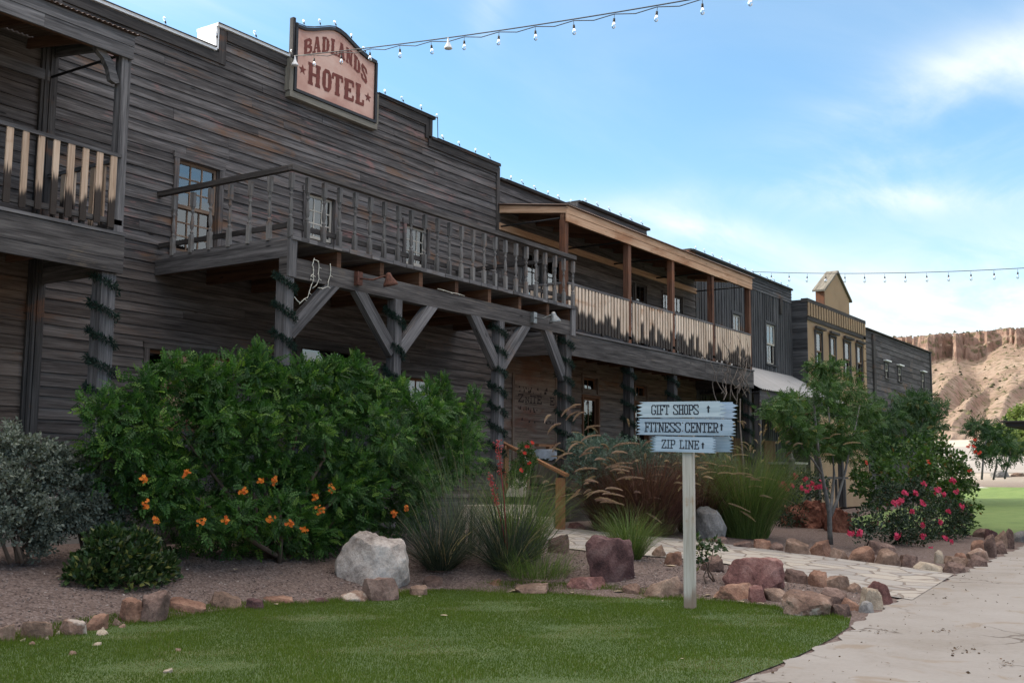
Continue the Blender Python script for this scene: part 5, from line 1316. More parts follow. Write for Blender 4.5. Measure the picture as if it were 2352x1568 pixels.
# heavy western letters: strokes with widths (stems .26, hairlines .13) and mid spurs
HEAVY = {
 'B': (.80, [([(.22, 0), (.22, 1)], .24), ([(.05, .94), (.22, .94)], .13), ([(.05, .06), (.22, .06)], .13), ([(.22, .93), (.50, .93), (.64, .82), (.64, .65), (.50, .53), (.22, .53)], .17), ([(.50, .50), (.69, .38), (.69, .19), (.54, .07), (.22, .07)], .18), ([(.06, .5), (.12, .5)], .12)]),
 'A': (.78, [([(.16, .03), (.36, .97)], .12), ([(.40, .97), (.60, .03)], .22), ([(.24, .3), (.5, .3)], .10), ([(.0, .06), (.30, .06)], .12), ([(.44, .06), (.76, .06)], .12), ([(.26, .96), (.46, .96)], .10)]),
 'D': (.78, [([(.22, 0), (.22, 1)], .24), ([(.05, .93), (.48, .93)], .14), ([(.05, .07), (.48, .07)], .14), ([(.60, .2), (.60, .8)], .24), ([(.5, .9), (.6, .78)], .16), ([(.5, .1), (.6, .22)], .16), ([(.72, .5), (.77, .5)], .14), ([(.06, .5), (.12, .5)], .12)]),
 'L': (.74, [([(.26, 0), (.26, 1)], .25), ([(.06, .93), (.46, .93)], .14), ([(.06, .07), (.70, .07)], .14), ([(.66, .05), (.66, .3)], .13), ([(.1, .5), (.42, .5)], .12)]),
 'N': (.84, [([(.18, 0), (.18, 1)], .15), ([(.18, .97), (.64, .05)], .24), ([(.66, 0), (.66, 1)], .15), ([(.03, .06), (.33, .06)], .12), ([(.03, .94), (.25, .94)], .12), ([(.52, .94), (.82, .94)], .12)]),
 'S': (.74, [([(.62, .78), (.58, .92), (.22, .92), (.14, .76), (.18, .60), (.56, .42), (.62, .25), (.54, .08), (.18, .08), (.12, .24)], .18), ([(.62, .70), (.62, .95)], .10), ([(.12, .05), (.12, .3)], .10), ([(.2, .62), (.55, .40)], .22)]),
 'H': (.92, [([(.20, 0), (.20, 1)], .24), ([(.72, 0), (.72, 1)], .24), ([(.2, .5), (.72, .5)], .13), ([(.02, .06), (.38, .06)], .13), ([(.54, .06), (.90, .06)], .13), ([(.02, .94), (.38, .94)], .13), ([(.54, .94), (.90, .94)], .13), ([(.05, .5), (.12, .5)], .13), ([(.8, .5), (.87, .5)], .13)]),
 'O': (.86, [([(.2, .22), (.2, .78)], .25), ([(.66, .22), (.66, .78)], .25), ([(.2, .80), (.32, .93), (.54, .93), (.66, .80)], .16), ([(.2, .20), (.32, .07), (.54, .07), (.66, .20)], .16), ([(.04, .5), (.1, .5)], .14), ([(.76, .5), (.82, .5)], .14)]),
 'T': (.86, [([(.43, 0), (.43, 1)], .25), ([(.05, .93), (.81, .93)], .14), ([(.07, .70), (.07, .95)], .13), ([(.79, .70), (.79, .95)], .13), ([(.24, .06), (.62, .06)], .13), ([(.27, .5), (.59, .5)], .12)]),
 'E': (.80, [([(.22, 0), (.22, 1)], .25), ([(.04, .93), (.72, .93)], .14), ([(.04, .07), (.74, .07)], .14), ([(.22, .5), (.50, .5)], .13), ([(.50, .40), (.50, .60)], .11), ([(.70, .70), (.70, .95)], .12), ([(.71, .05), (.71, .30)], .12), ([(.05, .5), (.1, .5)], .13)]),
}
def heavy(mb, ch, cell, base, h, cnt):
    x0, x1 = cell; W_, ps = HEAVY[ch]; k = (x1-x0)/W_/h
    T = lambda u, v, d: (x0+u*h, YG-.02-d, base(x0+u*h)+v*h)
    for pl, w in ps:
        for a, e in zip(pl, pl[1:]):
            cnt[0] += 1; seg(mb, (a[0]*k, a[1]), (e[0]*k, e[1]), w*1.12*max(.75, min(1.1, k)) if abs(a[0]-e[0]) < .02 else w*1.1, T, .003+cnt[0]*3e-5, ext=0.0 if len(pl) == 2 else .3)
cnt = [0]; b = MB()
arch = lambda x: 9.005-.26*((x-14.62)/.80)**2
cells = [(13.775, 14.00), (14.005, 14.22), (14.235, 14.445), (14.46, 14.65), (14.655, 14.865), (14.88, 15.075), (15.09, 15.295), (15.305, 15.485)]
for ch, ce in zip('BADLANDS', cells): heavy(b, ch, ce, arch, .295, cnt)
b.build('lettering', M['signletter'], hs)
b = MB()
for ch, ce in zip('HOTEL', [(13.905, 14.235), (14.26, 14.535), (14.525, 14.825), (14.84, 15.135), (15.145, 15.415)]): heavy(b, ch, ce, lambda x: 8.265, .40, cnt)
b.build('lettering', M['signletter'], hs)
for sx_ in (13.775, 15.52):
    b = MB(); b.prism([(sx_+(.095 if i % 2 == 0 else .04)*math.sin(i*math.pi/5), 8.475+(.095 if i % 2 == 0 else .04)*math.cos(i*math.pi/5)) for i in range(10)], YG-.026, YG-.021); b.build('star', M['signletter'], hs)

# worn stencil on the boarded panel (top-level writing belongs to the panel)
b = MB(); T = lambda x, z, d: (x, YW-.0505-d, z)
rs = random.Random(4)
for (tx, a, e, z, h) in (('Z', 20.88, 21.10, 3.02, .16), ('N', 21.17, 21.34, 3.02, .11), ('I', 21.36, 21.46, 3.02, .15), ('T', 21.48, 21.62, 3.02, .15), ('E', 21.66, 21.86, 3.02, .16), ('E', 22.22, 22.42, 3.02, .16)): write(b, tx, a, e, z, h, T, .2, .001)
for i in range(46):
    z = rs.choice((3.32, 3.24, 2.84, 2.80, 2.60, 2.56)); x = rs.uniform(20.85, 21.7 if z in (2.84, 2.80) else 22.35); w = rs.uniform(.02, .07); h = rs.uniform(.03, .09)
    b.prism([(x, z), (x+w, z+rs.uniform(-.02, .02)), (x+w*rs.uniform(.5, 1), z+h), (x+rs.uniform(-.01, .02), z+h*rs.uniform(.5, 1))], YW-.0525-i*1e-5, YW-.0512)
b.build('faded_stencil', M['stencil'], RB)

# ================================================================== LIGHT STRINGS AND LAMPS
def bulb_protos():
    g_ = MB(); g_.lathe([(.011, -.062), (.014, -.07), (.026, -.10), (.030, -.125), (.024, -.15), (.008, -.163), (0, -.165)], n=10)
    s_ = MB(); s_.lathe([(.004, .0), (.004, -.012), (.016, -.016), (.018, -.062), (.012, -.066)], n=8); s_.tube([(0, 0, .05), (0, 0, -.01)], .004, 5)
    fl = MB(); fl.tube([(0, 0, -.19), (.004, 0, -.13)], .006, 5); fl.tube([(0, 0, -.05), (0, 0, -.02)], .003, 5)
    return g_, s_
gB, sB = bulb_protos()
def bulb_string(name, pts, bulbs, label, cat, group=None, r=.007, second=True, scale=1.0, tilt=None, upright=False):
    """pts: cable path; bulbs: list of places hanging from it"""
    t_ = empty(name, tuple(pts[0]), label, cat, group); O = ORG[t_.name]
    c = MB(); c.tube(pts, r, 6); c.build('cable', M['cable'], t_)
    if second:
        c = MB(); q = [np.array(pts[0])]
        for a, e in zip(bulbs, bulbs[1:]): q += [np.array(a)+(0, 0, -.012*scale), (np.array(a)+np.array(e))/2+(0, 0, -.055*scale)]
        q.append(np.array(bulbs[-1])+(0, 0, -.012)); c.tube(q, r*.8, 5); c.build('lamp_cord', M['cable'], t_)
    pb_ = None
    for p in bulbs:
        if pb_ is None:
            m1 = MB(); m1.__dict__.update({k: list(v) for k, v in gB.__dict__.items()}); m1.v = [tuple(np.array(v)+O) for v in m1.v]; o1 = m1.build('bulb', M['bulbglass'], t_)
            m2 = MB(); m2.__dict__.update({k: list(v) for k, v in sB.__dict__.items()}); m2.v = [tuple(np.array(v)+O) for v in m2.v]; m2.build('socket', M['black'], o1); pb_ = o1; ob = o1
        else: ob = clone_tree(pb_, t_)
        ob.location = tuple(np.array(p)+(0, 0, -.06*scale)-O); ob.scale = (scale,)*3
        if upright: ob.rotation_euler = (math.pi+random.uniform(-.6, -.2), random.uniform(-.5, .5), 0)
        elif tilt is None: ob.rotation_euler = (random.uniform(-.08, .08), random.uniform(-.08, .08), 0)
    return t_
def flood(parent, p, nm='flood_lamp'):
    b = MB(); b.tube([np.array(p)+(0, 0, .0), np.array(p)+(0, 0, -.05)], .012, 6); b.lathe([(.014, -.03), (.02, -.07), (.03, -.10), (.062, -.16), (.066, -.175), (.05, -.182), (0, -.184)], p, 12); b.build(nm, M['flood'], parent)
# the near string runs from the hotel sign out over the lawn
P0 = np.array([13.50, 13.78, 8.63]); D0 = np.array([math.cos(R(-94)), math.sin(R(-94)), 0])
cabz = lambda s: 8.63 - .165*s + .0040*s*s
pts = [P0*(1, 1, 0)+D0*s+np.array([0, 0, cabz(s)]) for s in np.linspace(0, 20, 60)]
bl = [P0*(1, 1, 0)+D0*(.68*(i+.8))+np.array([0, 0, cabz(.68*(i+.8))-.01]) for i in range(26)]
st = bulb_string('string_light', pts, bl, 'string of clear bulbs sloping across the sky from the pink hotel sign', 'string light', None, .009)
for s in (0.05, 3.62, 9.25): flood(st, P0*(1, 1, 0)+D0*s+np.array([0, 0, cabz(s)]))
# the far string
fx, Pf = None, onY(1728, 624, 13.9)
us = [(3000+z_*.472)*.57422 for z_ in (182, 332, 485, 638, 800, 963, 1133, 1305, 1485, 1663, 1847, 2038, 2235)]
best = None
def prj(P):
    q = P-CAM; z_ = q@fw; return 1176+FPX*(q@rt)/z_, 784-FPX*(q@up)/z_
for a_ in range(-100, -40, 4):
    dd_ = np.array([math.cos(R(a_)), math.sin(R(a_)), 0])
    for sp in np.arange(.5, 2.0, .05):
        e_ = 0
        for off in (0.3, .7, 1.1):
            e_ = np.mean([abs(prj(Pf+dd_*sp*(i+off))[0]-u_) for i, u_ in enumerate(us)])
            if best is None or e_ < best[0]: best = (e_, a_, sp, off)
dd_ = np.array([math.cos(R(best[1])), math.sin(R(best[1])), 0]); sp, off = best[2], best[3]
def farz(s):       # height that keeps the gentle sag seen in the picture
    P = Pf+dd_*s; u_ = prj(P)[0]; v_ = 624+8*math.sin(min(1, max(0, (u_-1728)/700))*math.pi)*1.0+(612-624)*max(0, (u_-1728)/624)**1.5
    d = ray(u_, v_); return CAM[2]+d[2]/math.hypot(d[0], d[1])*math.hypot(P[0]-CAM[0], P[1]-CAM[1])
s1 = sp*(12+off)+2.0
zz = [farz(s) for s in np.linspace(0, s1, 24)]; cf = np.polyfit(np.linspace(0, s1, 24), zz, 2)
pts = [np.array([*(Pf+dd_*s)[:2], np.polyval(cf, s)]) for s in np.linspace(0, s1+4, 40)]
bl = [np.array([*(Pf+dd_*s)[:2], np.polyval(cf, s)-.012]) for s in [sp*(i+off) for i in range(15)]]
bulb_string('string_light', pts, bl, 'thin far string of bulbs hanging from the batten building towards the cliffs', 'string light', None, .010, False, 1.25)
# roof edge bulbs
def roofline(pts, n, label, scale=.78):
    P = [np.array(p) for p in pts]; L = [np.linalg.norm(b_-a) for a, b_ in zip(P, P[1:])]; tot = sum(L); out = []; path = [p+(0, 0, -.012) for p in P]
    for i in range(n*3+1):
        s = tot*i/(n*3); k = 0
        while k < len(L)-1 and s > L[k]: s -= L[k]; k += 1
        q = P[k]+(P[k+1]-P[k])*(s/L[k])
        if i % 3 == 1: out.append(q+(0, 0, .06))
    bulb_string('rooftop_lights', path, out, label, 'string light', 'bulb strings along the roof edges', .010, False, scale, upright=True)
yr = YW-.115
roofline([(15.85, yr, 8.69), (17.7, yr, 8.69), (17.72, yr, 8.27), (HX1-.05, yr, 8.27)], 8, 'bulb string along the stepped dark parapet beside the pink sign')
roofline([(9.3, yr, 8.27), (11.84, yr, 8.27), (11.86, yr, 8.69), (13.45, yr, 8.69)], 4, 'bulb string on the white capped parapet before the pink sign')
roofline([(13.54, YG-.05, 8.5), (13.52, YG-.05, 9.28)]+[(x, YG-.05, z+.07) for x, z in top[1:]], 7, 'bulb string around the edge of the pink hotel sign')
roofline([(HX1+.2, yr, 7.98), (23.4, yr, 7.98)], 6, 'bulb string on the low roof edge behind the cedar balcony roof')
roofline([(23.6, yr, 8.19), (27.3, yr, 8.19)], 6, 'bulb string on the dark parapet block above the cedar balcony roof')
roofline([(30.1, yr, 8.11), (38.5, yr, 8.11)], 13, 'bulb string along the flat top of the batten building')

# goose neck lamps on the balcony beam
def barn_lamp(x, out, mat, label, tilt):
    z = 4.25; t_ = empty('barn_lamp', (x, YB-.001, z), label, 'lamp', 'lamps on the balcony beam')
    b = MB(); b.box(x-.055, x+.055, YB-.075, YB-.002, z-.11, z+.09, 2); b.build('junction_box', M[mat], t_)
    e = np.array([x+out, YB-.40, z-.01]); b = MB(); b.tube([(x, YB-.07, z-.01), (x+out*.4, YB-.22, z-.03), (x+out*.8, YB-.34, z+.03), tuple(e+(0, 0, .06))], .013, 6); b.build('arm', M[mat], t_)
    ax = np.array([-.25, .1, 1.0]) if tilt else np.array([.05, .15, 1.])
    b = MB(); b.lathe([(0, .10), (.03, .095), (.045, .06), (.055, .02), (.105, -.06), (.115, -.10), (.10, -.10), (.05, -.02), (0, .0)], e, 14, axis=ax); b.build('shade', M[mat], t_)
barn_lamp(12.30, .28, 'rust', 'rusty brown bell lamp on the beam near the corner post', True)
barn_lamp(17.10, .12, 'zinc', 'dull gray bell lamp on the beam at its far end', True)
# loose white fairy lights
def fairy(name, paths, label):
    t_ = empty(name, tuple(paths[0][0]), label, 'string light')
    for p in paths:
        b = MB(); b.tube(p, .006, 5)
        for i in range(1, len(p)-1):
            q = np.array(p[i]); b.tube([q, q+(random.choice((-.035, .035)), -.02, -.02)], [.005, .003], 5)
        b.build('strand', M['wire'], t_)
def Z4(x, y): return (1000+x*.4719)*.57422, (700+y*.4719)*.57422
Yl = YB-.02
def zp(l): return [onY(*Z4(*q), Yl) for q in l]
fairy('fairy_lights', [zp([(545, 705), (530, 760), (540, 800), (535, 850), (540, 890), (520, 930), (500, 1000), (490, 1035), (460, 1050), (425, 1085), (400, 1065), (375, 1030)]),
   zp([(540, 715), (580, 730), (585, 780), (580, 830), (585, 880), (565, 930), (530, 960)]), zp([(680, 750), (685, 800), (680, 850), (665, 900), (660, 945), (620, 960), (575, 955)]), zp([(535, 840), (515, 855), (515, 880), (535, 895)])],
   'tangled white fairy light strands hanging over the corner of the balcony beam')
fairy('fairy_lights', [zp([(1590, 965), (1640, 975), (1700, 995), (1760, 1005), (1820, 1025)])], 'short loose white wire lying along the middle of the balcony beam')

# evergreen garlands wound round the posts
def garland(cx, cy, hw, z0, z1, turns, label, ph=0.0):
    n = int(230*(z1-z0)*1.6); t_ = np.linspace(0, 1, n); a = ph+t_*turns*2*math.pi
    ca, sa = np.cos(a), np.sin(a); sq = 1/np.maximum(np.abs(ca), np.abs(sa)); rad = (hw+.035)*np.minimum(sq, 1.18)
    P = np.stack([cx+ca*rad, cy+sa*rad, z1+(z0-z1)*t_], 1)
    P = np.repeat(P, 5, 0); N = RNG.normal(size=P.shape); P = P+N*.010
    V, F, r = scatter('oval', P, N+np.array([0, 0, .1]), .056*(.6+.8*RNG.random(len(P))), RNG.random(len(P)))
    # needles are thin: squeeze
    V = V.reshape(-1, 4, 3); mid = (V[:, 1]+V[:, 3])/2; V[:, 1] = mid+(V[:, 1]-mid)*.35; V[:, 3] = mid+(V[:, 3]-mid)*.35
    o = bigmesh('garland', V.reshape(-1, 3), F, r, M['L_garland']); tag(o, label, 'garland', 'evergreen garlands wound round porch posts')
garland(8.845, YF+.12, .105, 2.0, 3.86, 5.2, 'garland round the lone porch post of the leftmost balcony', 2.6)
garland(10.915, YB+.065, .085, 1.7, 4.1, 6.0, 'garland round the gray corner post of the open balcony', 2.2)
garland(13.27, YB+.065, .085, 1.9, 4.0, 4.5, 'garland on the post between the two widest crossing braces', 1.0)
garland(16.10, YB+.065, .085, 1.4, 4.0, 7.5, 'garland on the braced post standing before the red stained wall boards', 2.0)
garland(18.38, YB+.08, .105, 1.0, 4.0, 8.5, 'garland on the dark end post beside the trash barrel', 2.4)
garland(23.105, YF+.115, .10, 1.4, 3.85, 6.5, 'garland on the post just left of the direction sign boards', 2.2)
garland(25.425, YF+.115, .10, 1.6, 3.85, 6.0, 'garland on the post seen directly above the direction sign', 2.0)
garland(30.305, YF+.115, .10, 1.0, 3.6, 6.5, 'garland on the last post under the dry vine', 2.0)

# ================================================================== ROCKS
import bmesh
def rock_mesh(name, size, seed, mat, cuts=9, rough=0.05, flat=0.0, block=True):
    rs = np.random.default_rng(seed); bm = bmesh.new(); bmesh.ops.create_icosphere(bm, subdivisions=5 if size[0] > .5 else 4, radius=1.0)
    V = np.array([v.co[:] for v in bm.verts]); pw_ = rs.uniform(2.6, 5.0) if block else rs.uniform(2.05, 2.5); V /= (np.abs(V)**pw_).sum(1)[:, None]**(1/pw_)
    an = rs.uniform(-.6, .6); tl = rs.uniform(-.3, .3); V = V@np.array([[math.cos(an), math.sin(an), 0], [-math.sin(an), math.cos(an), 0], [0, 0, 1]])@np.array([[math.cos(tl), 0, math.sin(tl)], [0, 1, 0], [-math.sin(tl), 0, math.cos(tl)]])
    for i in range(cuts+1):
        n = rs.normal(size=3); n[2] = abs(n[2])*.8 if rs.random() < .7 else n[2]; 
        if i == 0: n = np.array([rs.uniform(-.35, .35), rs.uniform(-.45, .1), 1.0])
        n /= np.linalg.norm(n); d = (rs.uniform(.5, .66) if block else rs.uniform(.74, .84)) if i == 0 else rs.uniform(.66, 1.02)
        h = V@n-d; V = V-np.where(h > 0, h, 0)[:, None]*n*0.93
    p = rs.random(3)*20
    for f, a in ((2.1, .07), (5.0, .05), (11.0, .03), (23., .018), (47., .009)):
        V = V*(1+a*rough/.05*(np.sin(V[:, 0]*f+p[0]+np.sin(V[:, 1]*f*.8+p[1]))*np.sin(V[:, 2]*f+p[2]+np.sin(V[:, 0]*f*.7)))[:, None])
    V[:, 2] = np.where(V[:, 2] < -.45, -.45+(V[:, 2]+.45)*.1, V[:, 2])
    lo, hi = V.min(0), V.max(0); V = (V-(lo+hi)/2)/(hi-lo)*np.array(size); V[:, 2] -= V[:, 2].min()
    me = bpy.data.meshes.new(name)
    F = [[v.index for v in f.verts] for f in bm.faces]; bm.free()
    me.from_pydata(V.tolist(), [], F); me.polygons.foreach_set('use_smooth', np.ones(len(F), bool)); me.update()
    try: me.set_sharp_from_angle(angle=R(24))
    except Exception: pass
    return link(name, me, None, mat)
SD = [100]
def rock(u, v, w, h, mat, label, name='rock', group='stones edging the beds and path', dr=.8, cuts=9, cat='rock', rough=.05, rz=None):
    """u,v: picture place of the middle of its foot; w,h: its size in picture pixels"""
    SD[0] += 1; p = gpt(u, v); k = px2m(p); W_, H_ = w*k, h*k*1.02; D_ = W_*dr
    vdir = np.array([p[0], p[1]])/math.hypot(p[0], p[1]); c = p[:2]+vdir*D_*.42
    o = rock_mesh(name, (W_*1.02, D_, H_+.06), SD[0], M[mat], cuts, rough, 0, cat != 'boulder' or 'pink' in label or 'sandstone' in label)
    o.location = (c[0], c[1], float(ground(p[0], p[1]))-.05); a = math.atan2(vdir[1], vdir[0])-math.pi/2
    o.rotation_euler = (0, 0, a if rz is None else rz); tag(o, label, cat, group); return o
def c3(x, y): return (0+x*.4725)*.57422, (1990+y*.4725)*.57422
def c4(x, y): return (1000+x*.4725)*.57422, (1990+y*.4725)*.57422
def c5(x, y): return (2000+x*.4725)*.57422, (1990+y*.4725)*.57422
def c6(x, y): return (3000+x*.4725)*.57422, (1990+y*.4725)*.57422
Q = .2713
big = 'boulders standing in the garden beds'
RK = [
 (c3, 50, 1232, 170, 145, 'r_tan', 'tan edging stone cut by the left edge of the picture'),
 (c3, 310, 1205, 255, 145, 'r_tan', 'wide brown tan edging stone, second from the left picture edge'),
 (c3, 620, 1172, 225, 125, 'r_white', 'white marked edging stone with small pale chips on the lawn before it'),
 (c3, 810, 1130, 200, 125, 'r_orange', 'small low tan stone just left of the leaning orange stone'),
 (c3, 1098, 1062, 190, 195, 'r_orange', 'pointed orange tan stone leaning against the tall brown block'),
 (c3, 1292, 1062, 265, 255, 'r_brown', 'tallest upright brown block in the lawn edging below the dwarf bush'),
 (c3, 1570, 975, 330, 110, 'r_orange', 'long flat orange stone right of the tall brown block'),
 (c3, 1905, 952, 270, 135, 'r_tan', 'wedge shaped tan stone in the lawn edging under the orange flowers'),
 (c3, 2160, 955, 150, 90, 'r_dark', 'small dark brown stone touching a flat orange slab'),
 (c4, 225, 905, 300, 55, 'r_orange', 'flat orange slab lying low in the grass left of the pale boulder'),
 (c4, 460, 908, 140, 42, 'r_brown', 'little brown stone sunk in grass left of the pale boulder'),
 (c4, 610, 902, 140, 42, 'r_dark', 'dark little stone sunk in grass nearest left of the streaked slab'),
 (c4, 885, 888, 310, 82, 'r_white', 'flat brown slab with white streaks before the pale boulder'),
 (c4, 1105, 882, 310, 185, 'r_brown', 'sloping brown and orange stone at the foot of the pale boulder'),
 (c4, 1425, 835, 150, 85, 'r_tan', 'low tan stone in front of the left dark grass tuft'),
 (c4, 1570, 765, 220, 88, 'r_brown', 'brick shaped brown stone under the left dark grass tuft'),
 (c4, 2100, 775, 205, 72, 'r_orange', 'square orange stone under the right dark grass tuft'),
 (c4, 2310, 805, 160, 62, 'r_tan', 'small tan stone just right of the square orange stone'),
 (c5, 270, 822, 290, 85, 'r_tan', 'low tan brown stone between square orange stone and long red stone'),
 (c5, 745, 795, 415, 112, 'r_pink', 'broad red brown stone in the lawn edging before the maroon boulder'),
 (c5, 1115, 832, 160, 92, 'r_white', 'little whitish topped stone left of the signpost'),
 (c5, 1385, 855, 345, 172, 'r_tan', 'big tan slab tilted right beside the foot of the signpost'),
 (c5, 1980, 885, 430, 142, 'r_orange', 'long red brown stone just right of the signpost foot'),
 (c6, 65, 900, 160, 145, 'r_pink', 'red brown stone below the big pink boulder'),
 (c6, 212, 892, 180, 112, 'r_tan', 'tan block below the right end of the pink boulder'),
 (c6, 485, 1005, 430, 195, 'r_white', 'large white patched stone at the lawn corner by the drive'),
 (c6, 690, 915, 270, 135, 'r_brown', 'olive brown sloping stone behind the large white patched stone'),
 (c6, 850, 955, 150, 95, 'r_orange', 'orange stone leaning on the olive brown one by the drive'),
 (c6, 765, 1005, 190, 92, 'r_brown', 'round brown stone at the lawn corner beside the white patched one'),
 (c6, 985, 972, 130, 85, 'r_gray', 'gray stone in the grass at the very corner of the drive'),
 (c6, 1030, 945, 200, 165, 'r_cream', 'pale peaked stone in front of the last red brown one by the drive'),
 (c6, 1085, 900, 240, 180, 'r_pink', 'red brown stone ending the island of stones at the drive'),
 (c6, 390, 722, 205, 105, 'r_brown', 'flat brown stone right of the pink boulder along the path'),
 (c6, 575, 752, 165, 125, 'r_orange', 'tilted red orange stone along the near side of the path'),
 (c6, 740, 775, 205, 105, 'r_tan', 'flat topped tan stone along the near side of the path'),
 (c6, 885, 802, 130, 70, 'r_tan', 'small yellowish stone on the near side of the path'),
 (c5, 495, 470, 185, 150, 'r_brown', 'narrow leaning brown stone between dark grass and path'),
 (c5, 1345, 505, 120, 100, 'r_tan', 'tan stone behind the drooping green grass by the path'),
 (c5, 1462, 570, 155, 105, 'r_orange', 'orange brown stone just left of the signpost by the path'),
 (c5, 1800, 625, 200, 130, 'r_brown', 'brown stone just right of the signpost by the path'),
 (c5, 640, 265, 170, 50, 'r_pink', 'flat pinkish stone right of the handrail post'),
 (c5, 1850, 385, 160, 50, 'r_brown', 'low brown stone on the far path edge right of the signpost'),
 (c5, 2060, 425, 165, 55, 'r_brown', 'second low brown stone on the far path edge under the green plumed grass'),
 (c5, 2225, 432, 160, 72, 'r_orange', 'reddish block under the green plumed grass on the far path edge'),
 (c6, 110, 437, 155, 78, 'r_orange', 'small square reddish block on the far path edge left of the slim tree'),
 (c6, 228, 452, 115, 68, 'r_brown', 'smallest brown stone on the far path edge left of the slim tree'),
 (c6, 400, 482, 225, 125, 'r_tan', 'rounded tan stone on the far path edge left of the slim tree foot'),
 (c6, 600, 492, 195, 125, 'r_orange', 'rounded orange brown stone at the foot of the slim tree'),
 (c6, 752, 522, 155, 88, 'r_tan', 'squat tan stone right of the slim tree foot'),
 (c6, 945, 545, 225, 125, 'r_orange', 'wide rounded brown stone in front of the left part of the rose bush'),
 (c6, 1130, 490, 225, 115, 'r_brown', 'brown stone behind the wide rounded ones under the rose bush'),
 (c6, 1168, 575, 212, 132, 'r_tan', 'smooth tan brown stone in front of the rose bush on the path edge'),
 (c6, 1345, 585, 145, 100, 'r_brown', 'dark squarish stone left of the cream slab'),
 (c6, 1500, 622, 245, 68, 'r_cream', 'flat cream slab lying at the mouth of the path'),
 (c6, 1602, 555, 85, 105, 'r_cream', 'cream stone standing upright on the flat cream slab'),
 (c6, 1722, 640, 195, 92, 'r_brown', 'brown block right of the cream slab at the drive edge'),
 (c6, 1745, 575, 205, 72, 'r_tan', 'flat brown stone behind the block at the drive edge'),
 (c6, 1785, 535, 110, 62, 'r_orange', 'small reddish stone behind the flat one near the drive'),
 (c6, 1925, 588, 165, 100, 'r_brown', 'brown stone pair front one along the drive edge'),
 (c6, 1930, 528, 185, 92, 'r_white', 'pale streaked flat stone along the drive right of the roses'),
 (c6, 1930, 452, 115, 88, 'r_orange', 'bright orange block along the drive right of the roses'),
 (c6, 2040, 505, 105, 190, 'r_brown', 'tall leaning brown slab in the pile by the far lawn'),
 (c6, 2112, 475, 130, 105, 'r_brown', 'dark angular stone right of the tall leaning slab'),
 (c6, 2125, 432, 105, 150, 'r_tan', 'upright gray brown slab beside the far lawn'),
 (c6, 2200, 432, 75, 165, 'r_brown', 'narrow upright slab nearest the right picture edge'),
 (c6, 1965, 335, 150, 70, 'r_brown', 'flat brown stone topping the pile below the far lawn'),
 (c6, 2040, 360, 110, 90, 'r_dark', 'dark brown stone in the pile below the far lawn'),
 (c6, 2285, 375, 130, 90, 'r_gray', 'gray brown slab at the right picture edge below the far lawn'),
]
for f_, x, y, w, h, mt_, lb in RK: rock(*f_(x, y), w*Q, h*Q, mt_, lb)
rock(*c4(1035, 752), 640*Q, 440*Q, 'r_pale', 'large pale whitish boulder on the gravel beside the flowering bush', 'boulder', big, .75, 6, 'boulder', .045)
rock(*c5(935, 700), 425*Q, 362*Q, 'r_dark', 'dark maroon speckled boulder beside the path', 'boulder', big, .75, 8, 'boulder')
rock((1661+1801)/2, 1353, 142, 68, 'r_pink', 'wide low pink boulder right of the signpost', 'boulder', big, .7, 9, 'boulder')
rock(1632, 1238, 75, 72, 'r_gray', 'gray boulder half hidden behind the signpost and purple grass', 'boulder', big, .8, 7, 'boulder')
rock(1850, 1212, 120, 62, 'r_red', 'big red sandstone outcrop behind the slim tree', 'boulder', big, .7, 11, 'boulder', .12)
rock(1925, 1222, 75, 66, 'r_red', 'red sandstone block between the slim tree and the roses', 'boulder', big, .7, 11, 'boulder', .12)
rock(1800, 1190, 70, 70, 'r_red', 'smaller red sandstone block behind the green plumed grass', 'boulder', big, .7, 11, 'boulder', .09)
rock(2297, 1096, 42, 17, 'r_gray', 'distant gray boulder beyond the far lawn', 'boulder', big, .8, 8, 'boulder')
rock(2340, 1094, 36, 9, 'r_tan', 'distant low tan rock at the right picture edge beyond the far lawn', 'boulder', big, .8, 8, 'boulder')
# pale chips and dry leaves
chips = [(c3, 865, 1175, 120, 42, 'white broken stone chip, the largest on the lawn'), (c3, 868, 1140, 62, 34, 'tan chip just above the largest white chip'), (c3, 990, 1092, 75, 60, 'tan chip at the lawn edge before the leaning orange stone'), (c3, 1035, 1108, 60, 28, 'brown chip lying beside the tan chip at the lawn edge'),
 (c3, 825, 1262, 90, 24, 'curled tan chip on the open grass below the largest white chip'), (c3, 620, 1342, 90, 30, 'tan chip alone on the grass at lower left'), (c3, 1508, 1312, 65, 26, 'gray tan chip on the grass below the tall brown block'), (c3, 1420, 1495, 80, 36, 'pale box shaped chip nearest the bottom of the picture'),
 (c3, 275, 1258, 60, 30, 'tan chip in front of the second stone from the left'), (c3, 255, 1208, 75, 48, 'pale chip leaning on the second stone from the left'), (c3, 188, 1232, 55, 34, 'pale chip left of the second stone from the left'), (c3, 388, 1218, 42, 34, 'small pale chip right of the second stone from the left'), (c3, 485, 1178, 58, 42, 'round pale chip between the left edging stones'),
 (c5, 1432, 1402, 0, 0, '')]
for f_, x, y, w, h, lb in chips:
    if w: rock(*f_(x, y), w*Q, h*Q, 'r_cream' if 'white' in lb or 'pale' in lb else 'r_tan', lb, 'stone_chip', 'pale stone chips on the lawn', .9, 7, 'chip')
